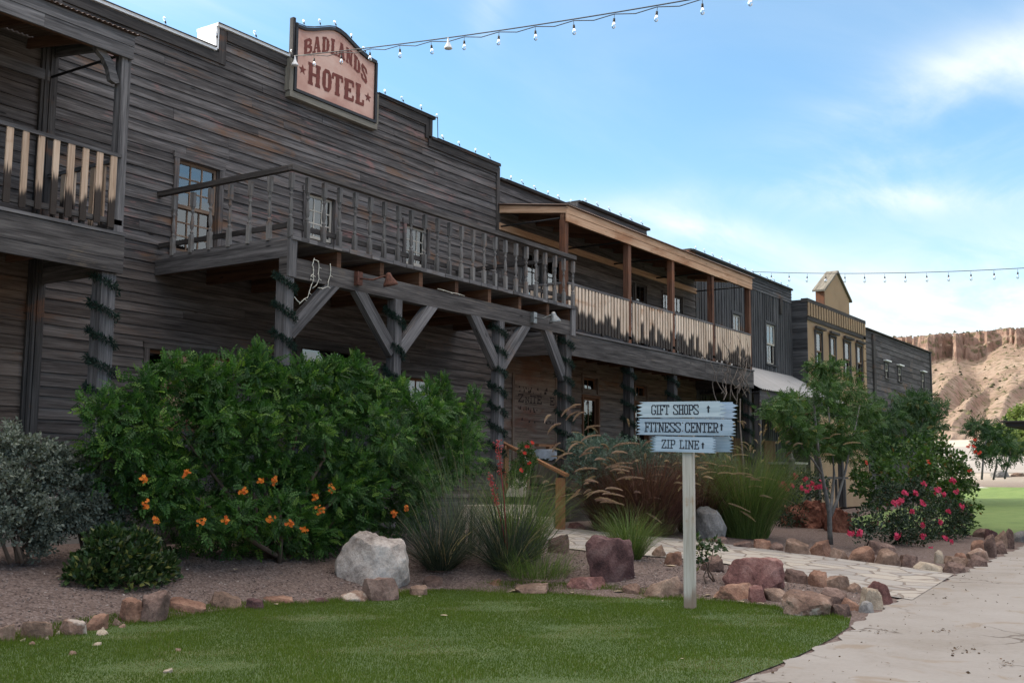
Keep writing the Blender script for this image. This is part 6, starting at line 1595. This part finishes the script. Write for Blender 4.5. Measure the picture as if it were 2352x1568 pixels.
def dry_leaf(u, v, s, label, z=.03):
    p = gpt(u, v); k = s*px2m(p); m_ = MB(); a = random.random()*6.28; n = 6
    ca, sa = math.cos(a), math.sin(a); b = len(m_.v); curl = random.uniform(.2, .5)
    for i in range(n+1):
        t_ = i/n; w = .32*math.sin(math.pi*min(1, t_*.95+.03))
        for sg in (-1, 0, 1):
            X, Yq, Zq = (t_-.5)*k, sg*w*k, abs(sg)*w*k*curl*1.2+((t_-.5)**2)*k*curl; m_.v.append((p[0]+X*ca-Yq*sa, p[1]+X*sa+Yq*ca, p[2]+z+Zq))
    for i in range(n):
        for j in range(2): m_.face([b+i*3+j, b+i*3+j+1, b+i*3+j+4, b+i*3+j+3], None, .5, 0, True)
    o = m_.build('dry_leaf', M['leafdry']); tag(o, label, 'leaf', 'fallen dry leaves on grass and gravel')
for f_, x, y, s, lb in ((c4, 220, 930, 60, 'dry leaf on the lawn before the flat orange slab'), (c4, 1060, 870, 70, 'tan dry leaf under the streaked slab by the pale boulder'), (c4, 625, 890, 55, 'dry leaf on the dark little stone'), (c4, 1640, 1024, 75, 'lone curled dry leaf in the middle of the lawn'), (c4, 600, 1046, 25, 'tiny dry leaf on the lawn below the streaked slab'), (c4, 2225, 812, 70, 'dry leaf beside the square orange stone'), (c4, 1440, 860, 45, 'upright dry leaf below the low tan stone'),
   (c5, 110, 815, 70, 'dry leaf under the right dark grass tuft'), (c5, 1005, 820, 85, 'pale dry leaf beside the whitish topped stone'), (c5, 610, 828, 60, 'dry leaf in front of the broad red brown stone'), (c5, 1375, 895, 30, 'small dry leaf on the lawn left of the signpost foot'), (c5, 1830, 870, 90, 'pale dry leaf cluster right of the signpost foot'), (c5, 1760, 850, 60, 'dry leaf nearest the right side of the signpost'), (c5, 2040, 905, 75, 'dry leaf below the long red brown stone'), (c5, 2200, 915, 50, 'dry leaf below the right end of the long red brown stone'), (c5, 1540, 1395, 35, 'white scrap low on the lawn below the signpost'), (c5, 1440, 605, 110, 'dry leaf on gravel beside the drooping green grass'), (c3, 1995, 632, 75, 'dry leaf on gravel right of the dwarf bush'), (c3, 505, 695, 65, 'pale dry leaf on gravel left of the dwarf bush'), (c3, 1420, 728, 60, 'pale chip like leaf at the right foot of the dwarf bush'), (c3, 505, 1038, 45, 'pale leaf on gravel above the white marked stone'), (c6, 100, 918, 60, 'dry leaf below the red brown stone near the drive')):
    dry_leaf(*f_(x, y), s*Q, lb)

# ================================================================== PLANTS
def pb(L, Y, ky=.9, dx=0):
    out = []
    for q in L:
        c = onY(q[0], q[1], Y); k = px2m(c); r = q[2]*k; rv = (q[3] if len(q) > 3 else q[2])*k
        out.append((c, r*1.05, min(r*ky, 1.0), rv))
    return out
def stems(name, parent, base, tops, r0, mat, jit=.06, n=5, r1=.25, bend=.0):
    b = MB()
    for tp in tops:
        p = np.array(base)+RNG.normal(size=3)*np.array([.08, .08, 0]); q = np.array(tp); pts = []
        for i in range(n+1):
            t_ = i/n; pts.append(p+(q-p)*t_+np.array([0, 0, bend*math.sin(t_*math.pi)])+RNG.normal(size=3)*jit*(0 < i < n))
        b.tube(pts, list(np.linspace(r0, r0*r1, n+1)), 6)
    return b.build(name, mat, parent)
def flowers(parent, L, Y, mat, size, n, name='flower_cluster', rad=.05):
    for q in L:
        y = q[2] if len(q) > 2 else Y; c = onY(q[0], q[1], y); k = n if len(q) < 4 else q[3]
        P = c+RNG.normal(size=(k, 3))*rad*.6; D = P-c+np.array([-.05, -.10, .05])
        V, F, r = scatter('flower', P, np.cross(D, RNG.normal(size=(k, 3))), size*(.7+.6*RNG.random(k)), RNG.random(k), nrm=D/np.linalg.norm(D, axis=1)[:, None])
        bigmesh(name, V, F, r, mat, parent)

# the big orange flowered bush
Yt = 9.95
tb = empty('trumpet_bush', tuple(np.array([*onY(640, 1285, Yt)[:2], .3])), 'huge green bush with orange flower clusters in front of the hotel porch', 'shrub')
bl_lo = [(420, 1210, 60), (560, 1215, 72), (700, 1220, 72), (820, 1210, 62), (900, 1195, 50)]
bl = [(250, 960, 62), (330, 915, 62), (330, 1030, 90), (420, 885, 62), (440, 980, 100), (462, 858, 40), (540, 905, 75), (560, 1000, 110), (592, 850, 36), (592, 812, 20), (640, 905, 62), (700, 905, 60), (690, 1000, 110), (745, 870, 40), (800, 868, 40), (812, 840, 18), (690, 862, 22), (820, 905, 62), (830, 1000, 100), (900, 930, 50), (930, 990, 90), (985, 930, 45), (1020, 895, 18), (1000, 1010, 80), (1060, 975, 45), (1075, 1050, 50), (350, 1130, 85), (470, 1130, 110), (600, 1140, 120), (740, 1140, 120), (870, 1130, 105), (960, 1120, 75), (250, 1060, 60), (500, 890, 40), (860, 905, 40)]
foliage('foliage', pb(bl, Yt)+pb(bl_lo, Yt+.35, .6), 19000, 'pinnate', .122, M['L_esp'], tb, .25, .30, .45, .35, 9)
# young shoots that stand out of the top
sh = [(592, 845, 20, 55), (815, 850, 16, 36), (690, 862, 16, 40), (460, 850, 18, 36), (850, 880, 14, 36), (1018, 905, 16, 42), (735, 862, 14, 30), (530, 872, 14, 32), (640, 880, 14, 26), (330, 872, 18, 28), (985, 905, 12, 28), (920, 900, 14, 30), (400, 868, 14, 28), (770, 850, 14, 30), (1090, 930, 16, 40), (245, 925, 20, 30)]
foliage('young_shoot', pb(sh, Yt-.1), 1300, 'pinnate', .11, M['L_esp'], tb, 0, .7, .2, .3)
stems('stem', tb, onY(640, 1290, Yt), [onY(u_, v_, Yt) for u_, v_ in ((300, 1080), (420, 1000), (520, 930), (600, 860), (690, 930), (790, 900), (880, 980), (980, 1010), (1050, 1040))], .035, M['twig'])
flowers(tb, [(425, 1086), (628, 1104), (600, 1103), (560, 1127), (764, 1120), (726, 1138), (333, 1157), (333, 1100), (358, 1193), (462, 1199), (522, 1193), (617, 1190), (666, 1203), (905, 1178), (935, 1166), (737, 1172), (700, 1215)], 9.02, M['F_orange'], .019, 12, 'flower_cluster', .032)

# silver sages at the left
Y1 = 10.3
for bls, lb, base in (([(10, 1090, 60), (60, 1070, 60), (110, 1080, 50), (30, 1150, 70), (100, 1150, 60), (50, 1040, 35), (20, 1010, 30), (120, 1050, 30), (60, 1210, 55), (5, 1200, 50), (120, 1210, 35), (85, 1270, 22)], 'silvery sage bush at the left picture edge', (50, 1290)),
                      ([(190, 1080, 35), (230, 1060, 35), (270, 1090, 32), (200, 1140, 45), (260, 1140, 40), (230, 1190, 45), (180, 1190, 35), (270, 1190, 28), (235, 1020, 18), (285, 1110, 20)], 'silvery sage bush beside the large flowering bush', (215, 1285))):
    p = onY(*base, Y1); sg = empty('sage_bush', tuple([p[0], p[1], .3]), lb, 'shrub', 'silver sages before the left porch')
    foliage('foliage', pb(bls, Y1), 3600, 'sprig', .10, M['L_sage'], sg, 0, .9, .3, .35, 9, .85)
    stems('stem', sg, p, [onY(q[0], q[1], Y1) for q in bls[::2]], .022, M['twig'])
# dwarf glossy bush
p = gpt(280, 1364); Yd = p[1]+.35
db = empty('dwarf_bush', tuple(p), 'low dark glossy bush with yellowish leaf tips on the gravel', 'shrub')
foliage('foliage', pb([(280, 1285, 85, 62), (220, 1310, 66, 48), (345, 1308, 60, 45), (280, 1335, 105, 32), (240, 1248, 46, 34), (315, 1250, 42, 32), (188, 1332, 42, 24), (378, 1325, 36, 24), (262, 1222, 18, 18), (335, 1242, 14, 20)], Yd, .9), 4600, 'oval', .075, M['L_dwarf'], db, 0, .6, .4, .3)
stems('stem', db, p+(0.1, .35, 0), [onY(u_, v_, Yd) for u_, v_ in ((240, 1290), (280, 1270), (320, 1290), (350, 1310))], .015, M['twig'])

def grass_clump(name, u, v, label, cat, parts, group=None, kind=None, back=.15):
    """parts: (part name, n, base radius, height, spread, width, material, extra dict)"""
    p = gpt(u, v); vd = p[:2]/np.linalg.norm(p[:2]); p = np.array([*(p[:2]+vd*back), float(ground(*(p[:2]+vd*back)))])
    t_ = empty(name, tuple(p), label, cat, group); t_['kind'] = 'thing'; out = []
    for nm, n, br, h, sp_, w, mt_, kw in parts:
        V, F, r, tip, td = blades(n, p, br, h, sp_, w, **kw); bigmesh(nm, V, F, r, M[mt_], t_); out.append((tip, td))
    return t_, p, out
# red yucca tufts and their flower stalks
for u_, v_, h_, lb in ((1010, 1322, .95, 'dark spiky grass tuft beside the pale boulder, without flowers'), (1165, 1318, 1.05, 'dark spiky grass tuft with coral flower stalks near the path')):
    t_, p, o_ = grass_clump('spiky_tuft', u_, v_, lb, 'plant', [('blade', 560, .16, h_*.86, .55, .010, 'G_yucca', dict(curve=.9, tilt0=1.15, hv=.3)), ('dry_blade', 26, .14, h_*.9, 1.0, .008, 'plume', dict(curve=1.0, tilt0=1.0))], 'dark spiky tufts beside the pale boulder')
    if h_ > 1:
        for k, (tu, tv) in enumerate((((1143, 1012)), ((1125, 1092)))):
            q = onY(tu, tv, p[1]+.05); b = MB(); mid = (p+q)/2+(.04, 0, .05); b.tube([p+(0, 0, .2), mid, q], [.007, .006, .004], 6); b.build('flower_stalk', M['F_coral'], t_)
            n = 90; s_ = RNG.random(n)*.42; dirn = (q-mid)/np.linalg.norm(q-mid); P = q-dirn*s_[:, None]+RNG.normal(size=(n, 3))*.022
            V, F, r = scatter('oval', P, RNG.normal(size=(n, 3))+(0, 0, .4), .035, RNG.random(n)); bigmesh('flower_spike', V, F, r, M['F_coral'], t_)
# wispy pale grass leaning over the flowering bush and green grass before the steps
grass_clump('wispy_grass', 1065, 1285, 'thin pale wispy grass leaning in front of the big flowering bush', 'grass clump', [('blade', 300, .25, 1.6, 1.2, .005, 'G_wisp', dict(curve=.7, tilt0=.6, hv=.45))], None, None, .3)
t_, p, o_ = grass_clump('fountain_grass', 1195, 1290, 'bright green plumed grass before the pale steps', 'grass clump', [('blade', 800, .25, 1.1, 1.5, .006, 'G_green', dict(curve=.6, tilt0=.6, hv=.45)), ('plume_stem', 30, .15, 1.35, .6, .005, 'G_wisp', dict(curve=.8, tilt0=.7, hv=.22, mask=(R(-48), 2.2)))], 'plumed fountain grasses along the path', None, .3)
plume_mesh('plume', o_[1][0], o_[1][1], .22, .019, M['plume_p'], t_, 300)
grass_clump('low_green_grass', 1235, 1335, 'soft low green grass right of the spiky tufts', 'grass clump', [('blade', 500, .35, .42, 1.3, .006, 'G_green', dict(curve=.7, tilt0=1.0, hv=.4))], None, None, .1)
# purple fountain grass
t_, p, o_ = grass_clump('fountain_grass', 1480, 1228, 'big dark purple fountain grass with tan plumes behind the signpost', 'grass clump', [('blade', 2800, .5, 1.42, 1.6, .009, 'G_purple', dict(curve=.7, tilt0=.6, hv=.38)), ('plume_stem', 62, .45, 1.25, .95, .005, 'G_wisp', dict(curve=.7, tilt0=.6, hv=.25))], 'plumed fountain grasses along the path', None, .2)
plume_mesh('plume', o_[1][0], o_[1][1], .22, .019, M['plume'], t_, 300)
t_, p, o_ = grass_clump('fountain_grass', 1400, 1222, 'smaller dark purple fountain grass with pinkish plumes left of the signpost', 'grass clump', [('blade', 900, .26, 1.15, 1.6, .008, 'G_purple', dict(curve=.7, tilt0=.6, hv=.4)), ('green_blade', 200, .2, .9, 1.4, .006, 'G_green', dict(curve=.7, tilt0=.6)), ('plume_stem', 24, .2, 1.0, 1.0, .004, 'G_wisp', dict(curve=.7, tilt0=.7, hv=.3))], 'plumed fountain grasses along the path', None, .2)
plume_mesh('plume', o_[2][0], o_[2][1], .24, .02, M['plume_p'], t_, 280)
t_, p, o_ = grass_clump('fountain_grass', 1600, 1228, 'purple fountain grass with drooping tan plumes just right of the signpost', 'grass clump', [('blade', 1200, .3, 1.5, 1.6, .008, 'G_purple', dict(curve=.7, tilt0=.7, hv=.4)), ('plume_stem', 40, .28, 1.25, 1.2, .005, 'G_wisp', dict(curve=.7, tilt0=.8, hv=.25))], 'plumed fountain grasses along the path', None, .35)
plume_mesh('plume', o_[1][0], o_[1][1], .22, .019, M['plume'], t_, 300)
# drooping green grass by the maroon boulder
grass_clump('drooping_grass', 1445, 1285, 'fresh green grass drooping over the maroon boulder', 'grass clump', [('blade', 1000, .16, .72, 2.0, .0055, 'G_green', dict(curve=.55, tilt0=.8, hv=.35))], None, None, .1)
# green fountain grass right of the sign
t_, p, o_ = grass_clump('fountain_grass', 1715, 1238, 'large green fountain grass with upright pale plumes right of the sign', 'grass clump', [('blade', 2600, .38, 1.5, 1.3, .007, 'G_green', dict(curve=.65, tilt0=.5, hv=.42)), ('plume_stem', 80, .3, 1.6, .55, .005, 'G_wisp', dict(curve=.8, tilt0=.5, hv=.2))], 'plumed fountain grasses along the path', None, .35)
plume_mesh('plume', o_[1][0], o_[1][1], .22, .019, M['plume'], t_, 300)
t_, p, o_ = grass_clump('fountain_grass', 1790, 1200, 'farther green fountain grass with pale plumes before the dark porch', 'grass clump', [('blade', 900, .32, 1.4, 1.3, .008, 'G_green', dict(curve=.65, tilt0=.6, hv=.42)), ('plume_stem', 36, .3, 1.7, .65, .005, 'G_wisp', dict(curve=.8, tilt0=.6, hv=.2))], 'plumed fountain grasses along the path', None, 1.2)
plume_mesh('plume', o_[1][0], o_[1][1], .22, .019, M['plume'], t_, 300)
# clipped gray hedge
p = onY(1440, 1130, 9.6); hg = empty('gray_hedge', (p[0], p[1], .45), 'rounded gray green sage hedge behind the purple grass', 'shrub')
foliage('foliage', pb([(1350, 1035, 38), (1400, 1040, 42, 38), (1450, 1045, 45, 36), (1500, 1055, 45, 36), (1550, 1062, 42, 32), (1600, 1066, 40, 30), (1340, 1075, 35), (1380, 1095, 40), (1440, 1095, 40), (1500, 1095, 40), (1330, 1020, 22), (1650, 1068, 36, 28)], 9.8, 1.3), 5200, 'sprig', .085, M['L_hedge'], hg, 0, .5, .45, .3)
stems('stem', hg, p-(0, 0, .2), [onY(u_, v_, 9.8) for u_, v_ in ((1350, 1070), (1420, 1070), (1500, 1080), (1580, 1085))], .02, M['twig'])
# shrub behind the handrail with red flowers
p = onY(1215, 1120, 11.0); rs_ = empty('fine_shrub', (p[0], 10.6, .5), 'fine green shrub dotted with red flowers behind the sloping handrail', 'shrub')
foliage('foliage', pb([(1206, 1035, 18), (1212, 1055, 20), (1196, 1075, 24), (1188, 1098, 24), (1210, 1085, 16)], 10.6), 700, 'sprig', .08, M['L_vine'], rs_, 0, .6, .3, .3)
flowers(rs_, [(1222, 1016), (1212, 1026), (1204, 1040), (1216, 1062), (1196, 1078)], 10.35, M['F_red'], .03, 4, 'flower', .02)
# yellowing sapling by the sign
p = gpt(1612, 1335); sp_ = empty('sapling', tuple(p), 'spindly sapling with yellow green leaves beside the signpost', 'plant')
stems('stem', sp_, p, [onY(u_, v_, p[1]) for u_, v_ in ((1603, 1250), (1620, 1262), (1640, 1250))], .012, M['twig'], .02)
foliage('foliage', pb([(1600, 1245, 13, 18), (1612, 1268, 16, 18), (1640, 1250, 16, 16), (1655, 1262, 10, 12), (1610, 1292, 12, 10)], p[1]), 230, 'oval', .06, M['L_dwarf'], sp_, .1, .3, .1, .3)
# small dark shrub under the plumes
p = gpt(1818, 1218); ds = empty('dark_shrub', tuple(p), 'small dense dark shrub left of the slim tree', 'shrub')
foliage('foliage', pb([(1820, 1180, 38, 36), (1800, 1195, 25, 24), (1842, 1195, 22, 24)], p[1]+.4), 1500, 'oval', .05, M['L_rose'], ds, 0, .5, .4, .3)
# pink flowers on a low bush before the dark porch
pk = empty('low_rose_bush', tuple(onY(1850, 1145, 8.4)*(1, 1, 0)+np.array([0, 0, .35])), 'low rose bush with pink red blooms above the red sandstone', 'shrub')
foliage('foliage', pb([(1850, 1115, 32), (1810, 1118, 28), (1885, 1122, 30), (1795, 1100, 18), (1835, 1095, 20)], 8.4), 1500, 'oval', .06, M['L_rose'], pk, 0, .4, .35, .3)
def k2(x, y): return (3000+x*.472)*.57422, (1500+y*.472)*.57422
flowers(pk, [k2(*q) for q in ((250, 915), (290, 925), (385, 857), (470, 880), (525, 920), (605, 907), (440, 957), (480, 985), (555, 945), (590, 940), (640, 960), (360, 940), (310, 960), (500, 950))], 8.0, M['F_pink'], .036, 9, 'rose_bloom', .036)
# multi stemmed slim tree
p = gpt(1907, 1250); tr = empty('slim_tree', tuple(p), 'slim tree with three pale gray stems and a loose feathery crown', 'tree')
def limb(parent, L, Y, r0, r1, mat=M['bark'], name='trunk', dy=0):
    b = MB(); P = [onY(u_, v_, Y+dy*i/len(L)) for i, (u_, v_) in enumerate(L)]; b.tube(P, list(np.linspace(r0, r1, len(P))), 8); return b.build(name, mat, parent)
limb(tr, [(1908, 1254), (1906, 1220), (1905, 1180), (1896, 1130), (1888, 1090), (1880, 1040), (1872, 960), (1868, 900)], p[1], .05, .014)
limb(tr, [(1906, 1190), (1911, 1140), (1916, 1090), (1912, 1040), (1906, 980), (1900, 900)], p[1], .032, .011, name='limb', dy=.3)
limb(tr, [(1908, 1185), (1922, 1150), (1934, 1110), (1942, 1080), (1950, 1040), (1965, 980), (1975, 930)], p[1], .032, .010, name='limb', dy=-.2)
limb(tr, [(1888, 1090), (1870, 1060), (1845, 1030), (1815, 980), (1795, 940)], p[1], .022, .008, name='limb', dy=.2)
foliage('crown', pb([(1800, 935, 42, 30), (1850, 905, 50, 36), (1890, 862, 40, 28), (1930, 880, 42, 28), (1960, 930, 50, 32), (1900, 955, 66, 40), (1830, 975, 50, 30), (1772, 940, 26, 20), (1985, 960, 36, 22), (1920, 1015, 56, 34), (1960, 1035, 46, 30), (1990, 925, 26, 16), (1868, 1005, 40, 26), (1880, 838, 22, 12), (1840, 1020, 30, 22), (2000, 1010, 30, 22)], p[1]+.1, 1.0), 4800, 'pinnate', .125, M['L_tree'], tr, .35, .2, .15, .4, 6, .9, .42)
# second tree behind, third far one, pale mesquite
def bushy_tree(name, base, Y, z0, crown, n, templ, size, mat, lb, trunk, group=None):
    c = onY(*base, Y); t_ = empty(name, (c[0], c[1], z0), lb, 'tree', group)
    foliage('crown', pb(crown, Y, 1.0), n, templ, size, M[mat], t_, .3, .25, .25, .35, 6, .88, .42)
    for k_, L in enumerate(trunk): limb(t_, L, Y, .045, .016, M['bark'], 'trunk' if k_ == 0 else 'limb')
    return t_
bushy_tree('feathery_tree', (2085, 1110), 8.3, .2, [(2035, 950, 44, 32), (2080, 925, 55, 28), (2120, 945, 45, 30), (2060, 995, 55, 36), (2125, 985, 36, 28), (2095, 1020, 40, 28), (2150, 965, 18, 16), (2030, 1020, 40, 30), (2000, 985, 30, 25)], 2700, 'pinnate', .20, 'L_tree2', 'darker feathery tree in front of the far gray building', [[(2085, 1120), (2088, 1060), (2080, 990), (2075, 940)], [(2088, 1070), (2110, 1010), (2120, 960)]])
bushy_tree('far_young_tree', (2262, 1098), 9.6, .4, [(2262, 985, 30, 20), (2290, 995, 26, 18), (2278, 1020, 36, 20), (2320, 1030, 26, 14), (2260, 1045, 26, 20), (2335, 1045, 14, 8), (2305, 1060, 14, 8)], 1000, 'pinnate', .30, 'L_tree2', 'distant young tree with thin crooked stems at the right', [[(2255, 1100), (2258, 1060), (2262, 1020), (2275, 990)], [(2282, 1100), (2290, 1060), (2285, 1020)], [(2308, 1098), (2315, 1065), (2322, 1035)]])
bushy_tree('pale_mesquite', (2335, 1040), 12.0, 1.5, [(2335, 1000, 30, 30), (2345, 965, 22, 22), (2310, 1015, 22, 20), (2360, 1000, 30, 40)], 2600, 'sprig', .42, 'L_mesq', 'pale yellow green mesquite before the cliffs at the right edge', [[(2338, 1060), (2338, 1010)]])
# vine covered shrub and the roses in front of it
pr = gpt(2090, 1268); Yv = pr[1]+1.3
vs_ = empty('leafy_shrub', tuple(onY(2110, 1200, Yv)*(1, 1, 0)+np.array([0, 0, .1])), 'tall light green leafy shrub with a few red flowers behind the roses', 'shrub')
foliage('foliage', pb([(2000, 1080, 45), (2055, 1062, 52), (2115, 1060, 55), (2170, 1050, 46), (2205, 1082, 42), (2180, 1112, 55), (2100, 1110, 65), (2020, 1122, 45), (2218, 1140, 36), (2205, 1185, 32), (2150, 1150, 50), (1975, 1105, 25), (2150, 1015, 22), (2242, 1165, 16), (2230, 1200, 18)], Yv, .8), 7600, 'oval', .10, M['L_vine'], vs_, .15, .3, .4, .35, 7)
stems('stem', vs_, onY(2110, 1240, Yv), [onY(u_, v_, Yv) for u_, v_ in ((2030, 1100), (2080, 1070), (2130, 1060), (2190, 1090))], .025, M['twig'])
flowers(vs_, [k2(*q) for q in ((1855, 602), (1900, 603), (1905, 540), (1940, 662), (1860, 815), (1910, 640), (1510, 735), (980, 740))], Yv-.5, M['F_red'], .036, 5, 'flower', .03)
rb = empty('rose_bush', tuple(pr+(0, .4, 0)), 'wide dark rose bush with bright pink blooms behind the edging stones', 'shrub')
Yr = pr[1]+.55
foliage('foliage', pb([(1990, 1195, 40), (2050, 1175, 52), (2110, 1165, 55), (2160, 1175, 50), (2195, 1190, 38), (2080, 1220, 55), (2150, 1225, 50), (2010, 1222, 34), (1970, 1222, 22), (2195, 1225, 32), (2110, 1130, 30), (2060, 1245, 36), (2130, 1250, 34)], Yr, .8), 9500, 'oval', .06, M['L_rose'], rb, 0, .4, .35, .35, 7)
stems('stem', rb, pr+(0, .5, 0), [onY(u_, v_, Yr) for u_, v_ in ((1990, 1200), (2050, 1170), (2110, 1160), (2170, 1180))], .018, M['twig'])
flowers(rb, [k2(*q) for q in ((840, 1335), (925, 1340), (1247, 1365), (1465, 1365), (1655, 1380), (1705, 1410), (1530, 1475), (1610, 1240), (1465, 1265), (1800, 1115), (1465, 1080), (1285, 1055), (1220, 1080), (1265, 1075), (1580, 980), (1640, 1010), (1470, 920), (1375, 1150), (1680, 1155), (1310, 1000), (1405, 995), (1730, 895), (1710, 885), (1745, 990), (1600, 970))], Yr-.5, M['F_pink'], .034, 12, 'rose_bloom', .032)
# dry vine climbing the end of the balcony
dv = empty('dry_vine', (29.2, 11.9, .5), 'bare dry vine climbing over the far end of the balcony edge', 'vine')
for k in range(18):
    u0, v0 = random.uniform(1640, 1725), random.uniform(890, 930); u1, v1 = u0+random.uniform(-30, 30), random.uniform(770, 850); b = MB(); P = []
    for i in range(7):
        t_ = i/6; P.append(onY(u0+(u1-u0)*t_+random.uniform(-6, 6), v0+(v1-v0)*t_, 11.95)+(0, random.uniform(-.12, .05), 0))
    b.tube(P, list(np.linspace(.016, .005, 7)), 5); b.build('branch', M['dryvine'], dv)
b = MB(); b.tube([(29.0, 11.9, .45), (29.05, 11.92, 1.6), (28.9, 11.95, 2.8), tuple(onY(1700, 915, 11.95))], [.03, .026, .022, .016], 6); b.build('stem', M['dryvine'], dv)

# ================================================================== SMALL THINGS ROUND THE STEPS AND FAR RIGHT
hr = empty('stair_handrail', (16.33, 10.0, .54), 'orange brown wooden stair handrail on a square post at the porch steps', 'handrail')
b = MB(); b.beam((16.36, 9.88, 1.37), (16.55, 11.42, 1.97), .10, .05); b.build('rail', M['rail'], hr)
b = MB(); b.box(16.27, 16.40, 9.94, 10.06, .3, 1.33, 2); b.build('post', M['rail'], hr)
b = MB(); b.box(16.42, 16.54, 11.20, 11.32, 1.05, 1.89, 2); b.build('post', M['rail'], hr)
stp = empty('porch_steps', (15.6, 10.5, .5), 'pale stone steps leading up from the path to the plank porch', 'steps')
for i, (ya, yb_, z) in enumerate(((10.05, 11.08, .68), (10.4, 11.08, .87))):
    b = MB(); b.box(14.9, 16.2, ya, yb_, .3 if i == 0 else .684, z, 0); b.build('step', M['palestone'], stp)
z9 = lambda x, y: onY((2000+x*.4719)*.57422, (1350+y*.4719)*.57422, 10.95)
lp = MB(); lp.prism([(z9(*q)[0], z9(*q)[2]) for q in ((70, 1345), (215, 1350), (264, 965), (240, 962), (205, 1080), (150, 1180), (85, 1290))], 10.95, 11.0); o = lp.build('white_board', plain('weathered_white_paint', (0.52, 0.47, 0.40), .85, 0, .2, 5)); tag(o, 'tapering off white board leaning beside the porch steps', 'board')
bp_ = onY(1253, 1100, 11.75); bx_, by_ = bp_[0], 11.75
br = empty('trash_barrel', (bx_, by_, 1.055), 'brown barrel trash can lined with a white bag on the porch', 'trash can')
b = MB(); b.lathe([(.27, 0), (.30, .15), (.33, .4), (.32, .6), (.295, .78), (.27, .78), (.27, .70), (0, .70)], (bx_, by_, 1.055), 20); b.build('barrel', M['barrel'], br)
b = MB()
for z, r_ in ((.14, .305), (.62, .325)): b.lathe([(r_, -.025), (r_+.006, -.025), (r_+.006, .025), (r_, .025)], (bx_, by_, 1.055+z), 20)
b.each('hoop', M['black'], br)
b = MB(); n = 28; bb = len(b.v)
for j, (z, r_) in enumerate(((.62, .335), (.70, .325), (.80, .308), (.82, .30), (.80, .27), (.60, .25))):
    for i in range(n): a = i*2*math.pi/n; rr_ = r_+.012*math.sin(i*2.9+j*1.3); b.v.append((bx_+math.cos(a)*rr_, by_+math.sin(a)*rr_, 1.055+z+(.025*math.sin(i*1.7) if j == 0 else 0)))
for j in range(5):
    for i in range(n): b.face([bb+j*n+i, bb+j*n+(i+1) % n, bb+(j+1)*n+(i+1) % n, bb+(j+1)*n+i], None, .5, 0, True)
b.build('bag_liner', M['plastic'], br)
c = onY(1840, 1105, 10.9); cbx = empty('dark_cabinet', (c[0], 10.9, .45), 'black cabinet with small yellow labels beside the shaded porch', 'cabinet')
x_, z0_, z1_ = c[0], .4, onY(1840, 1066, 10.9)[2]
b = MB(); b.box(x_-.5, x_+.45, 10.9, 11.6, z0_, z1_, 2); b.build('body', M['black'], cbx)
b = MB(); b.box(x_-.55, x_+.5, 10.86, 11.64, z1_, z1_+.06, 0); b.build('lid', M['zinc'], cbx)
for i in range(3): b = MB(); zz_ = z1_-.35-i*.28; b.box(x_-.08, x_+.10, 10.892, 10.899, zz_, zz_+.15, 0); b.build('label_plate', M['yellow'], cbx)
c = onY(1824, 1060, 9.8); fp = MB(); fp.box(c[0]-.07, c[0]+.07, 9.8, 9.92, .3, c[2], 2); fp.lathe([(.085, 0), (.09, .05), (.05, .1), (0, .11)], (c[0], 9.86, c[2]), 10); o = fp.build('rail_post', M['farwood']); tag(o, 'old gray newel post standing before the shaded porch', 'post')
# dark pavilion at the right edge of the picture
c = onY(2318, 978, 4.6); pv = empty('dark_pavilion', (c[0]+2, 4.0, .4), 'dark timber pavilion roof and post cut by the right picture edge', 'pavilion')
k = px2m(c); b = MB(); b.box(c[0]-.3, c[0]+5.5, c[1]-4.2, c[1]+.02, c[2]-.02, c[2]+7*k, 0); b.box(c[0]-.4, c[0]+5.6, c[1]-4.3, c[1]+.1, c[2]+7*k+.003, c[2]+10*k, 0); b.build('roof', M['dark'], pv)
for dx_, dy_ in ((.1, -.42), (5.0, -.42), (.1, -4.0), (5.0, -4.0)):
    b = MB(); b.box(c[0]+dx_, c[0]+dx_+.2, c[1]+dy_-.2, c[1]+dy_, float(ground(c[0], 4))-.1, c[2]-.022, 2); b.build('post', M['dark'], pv)
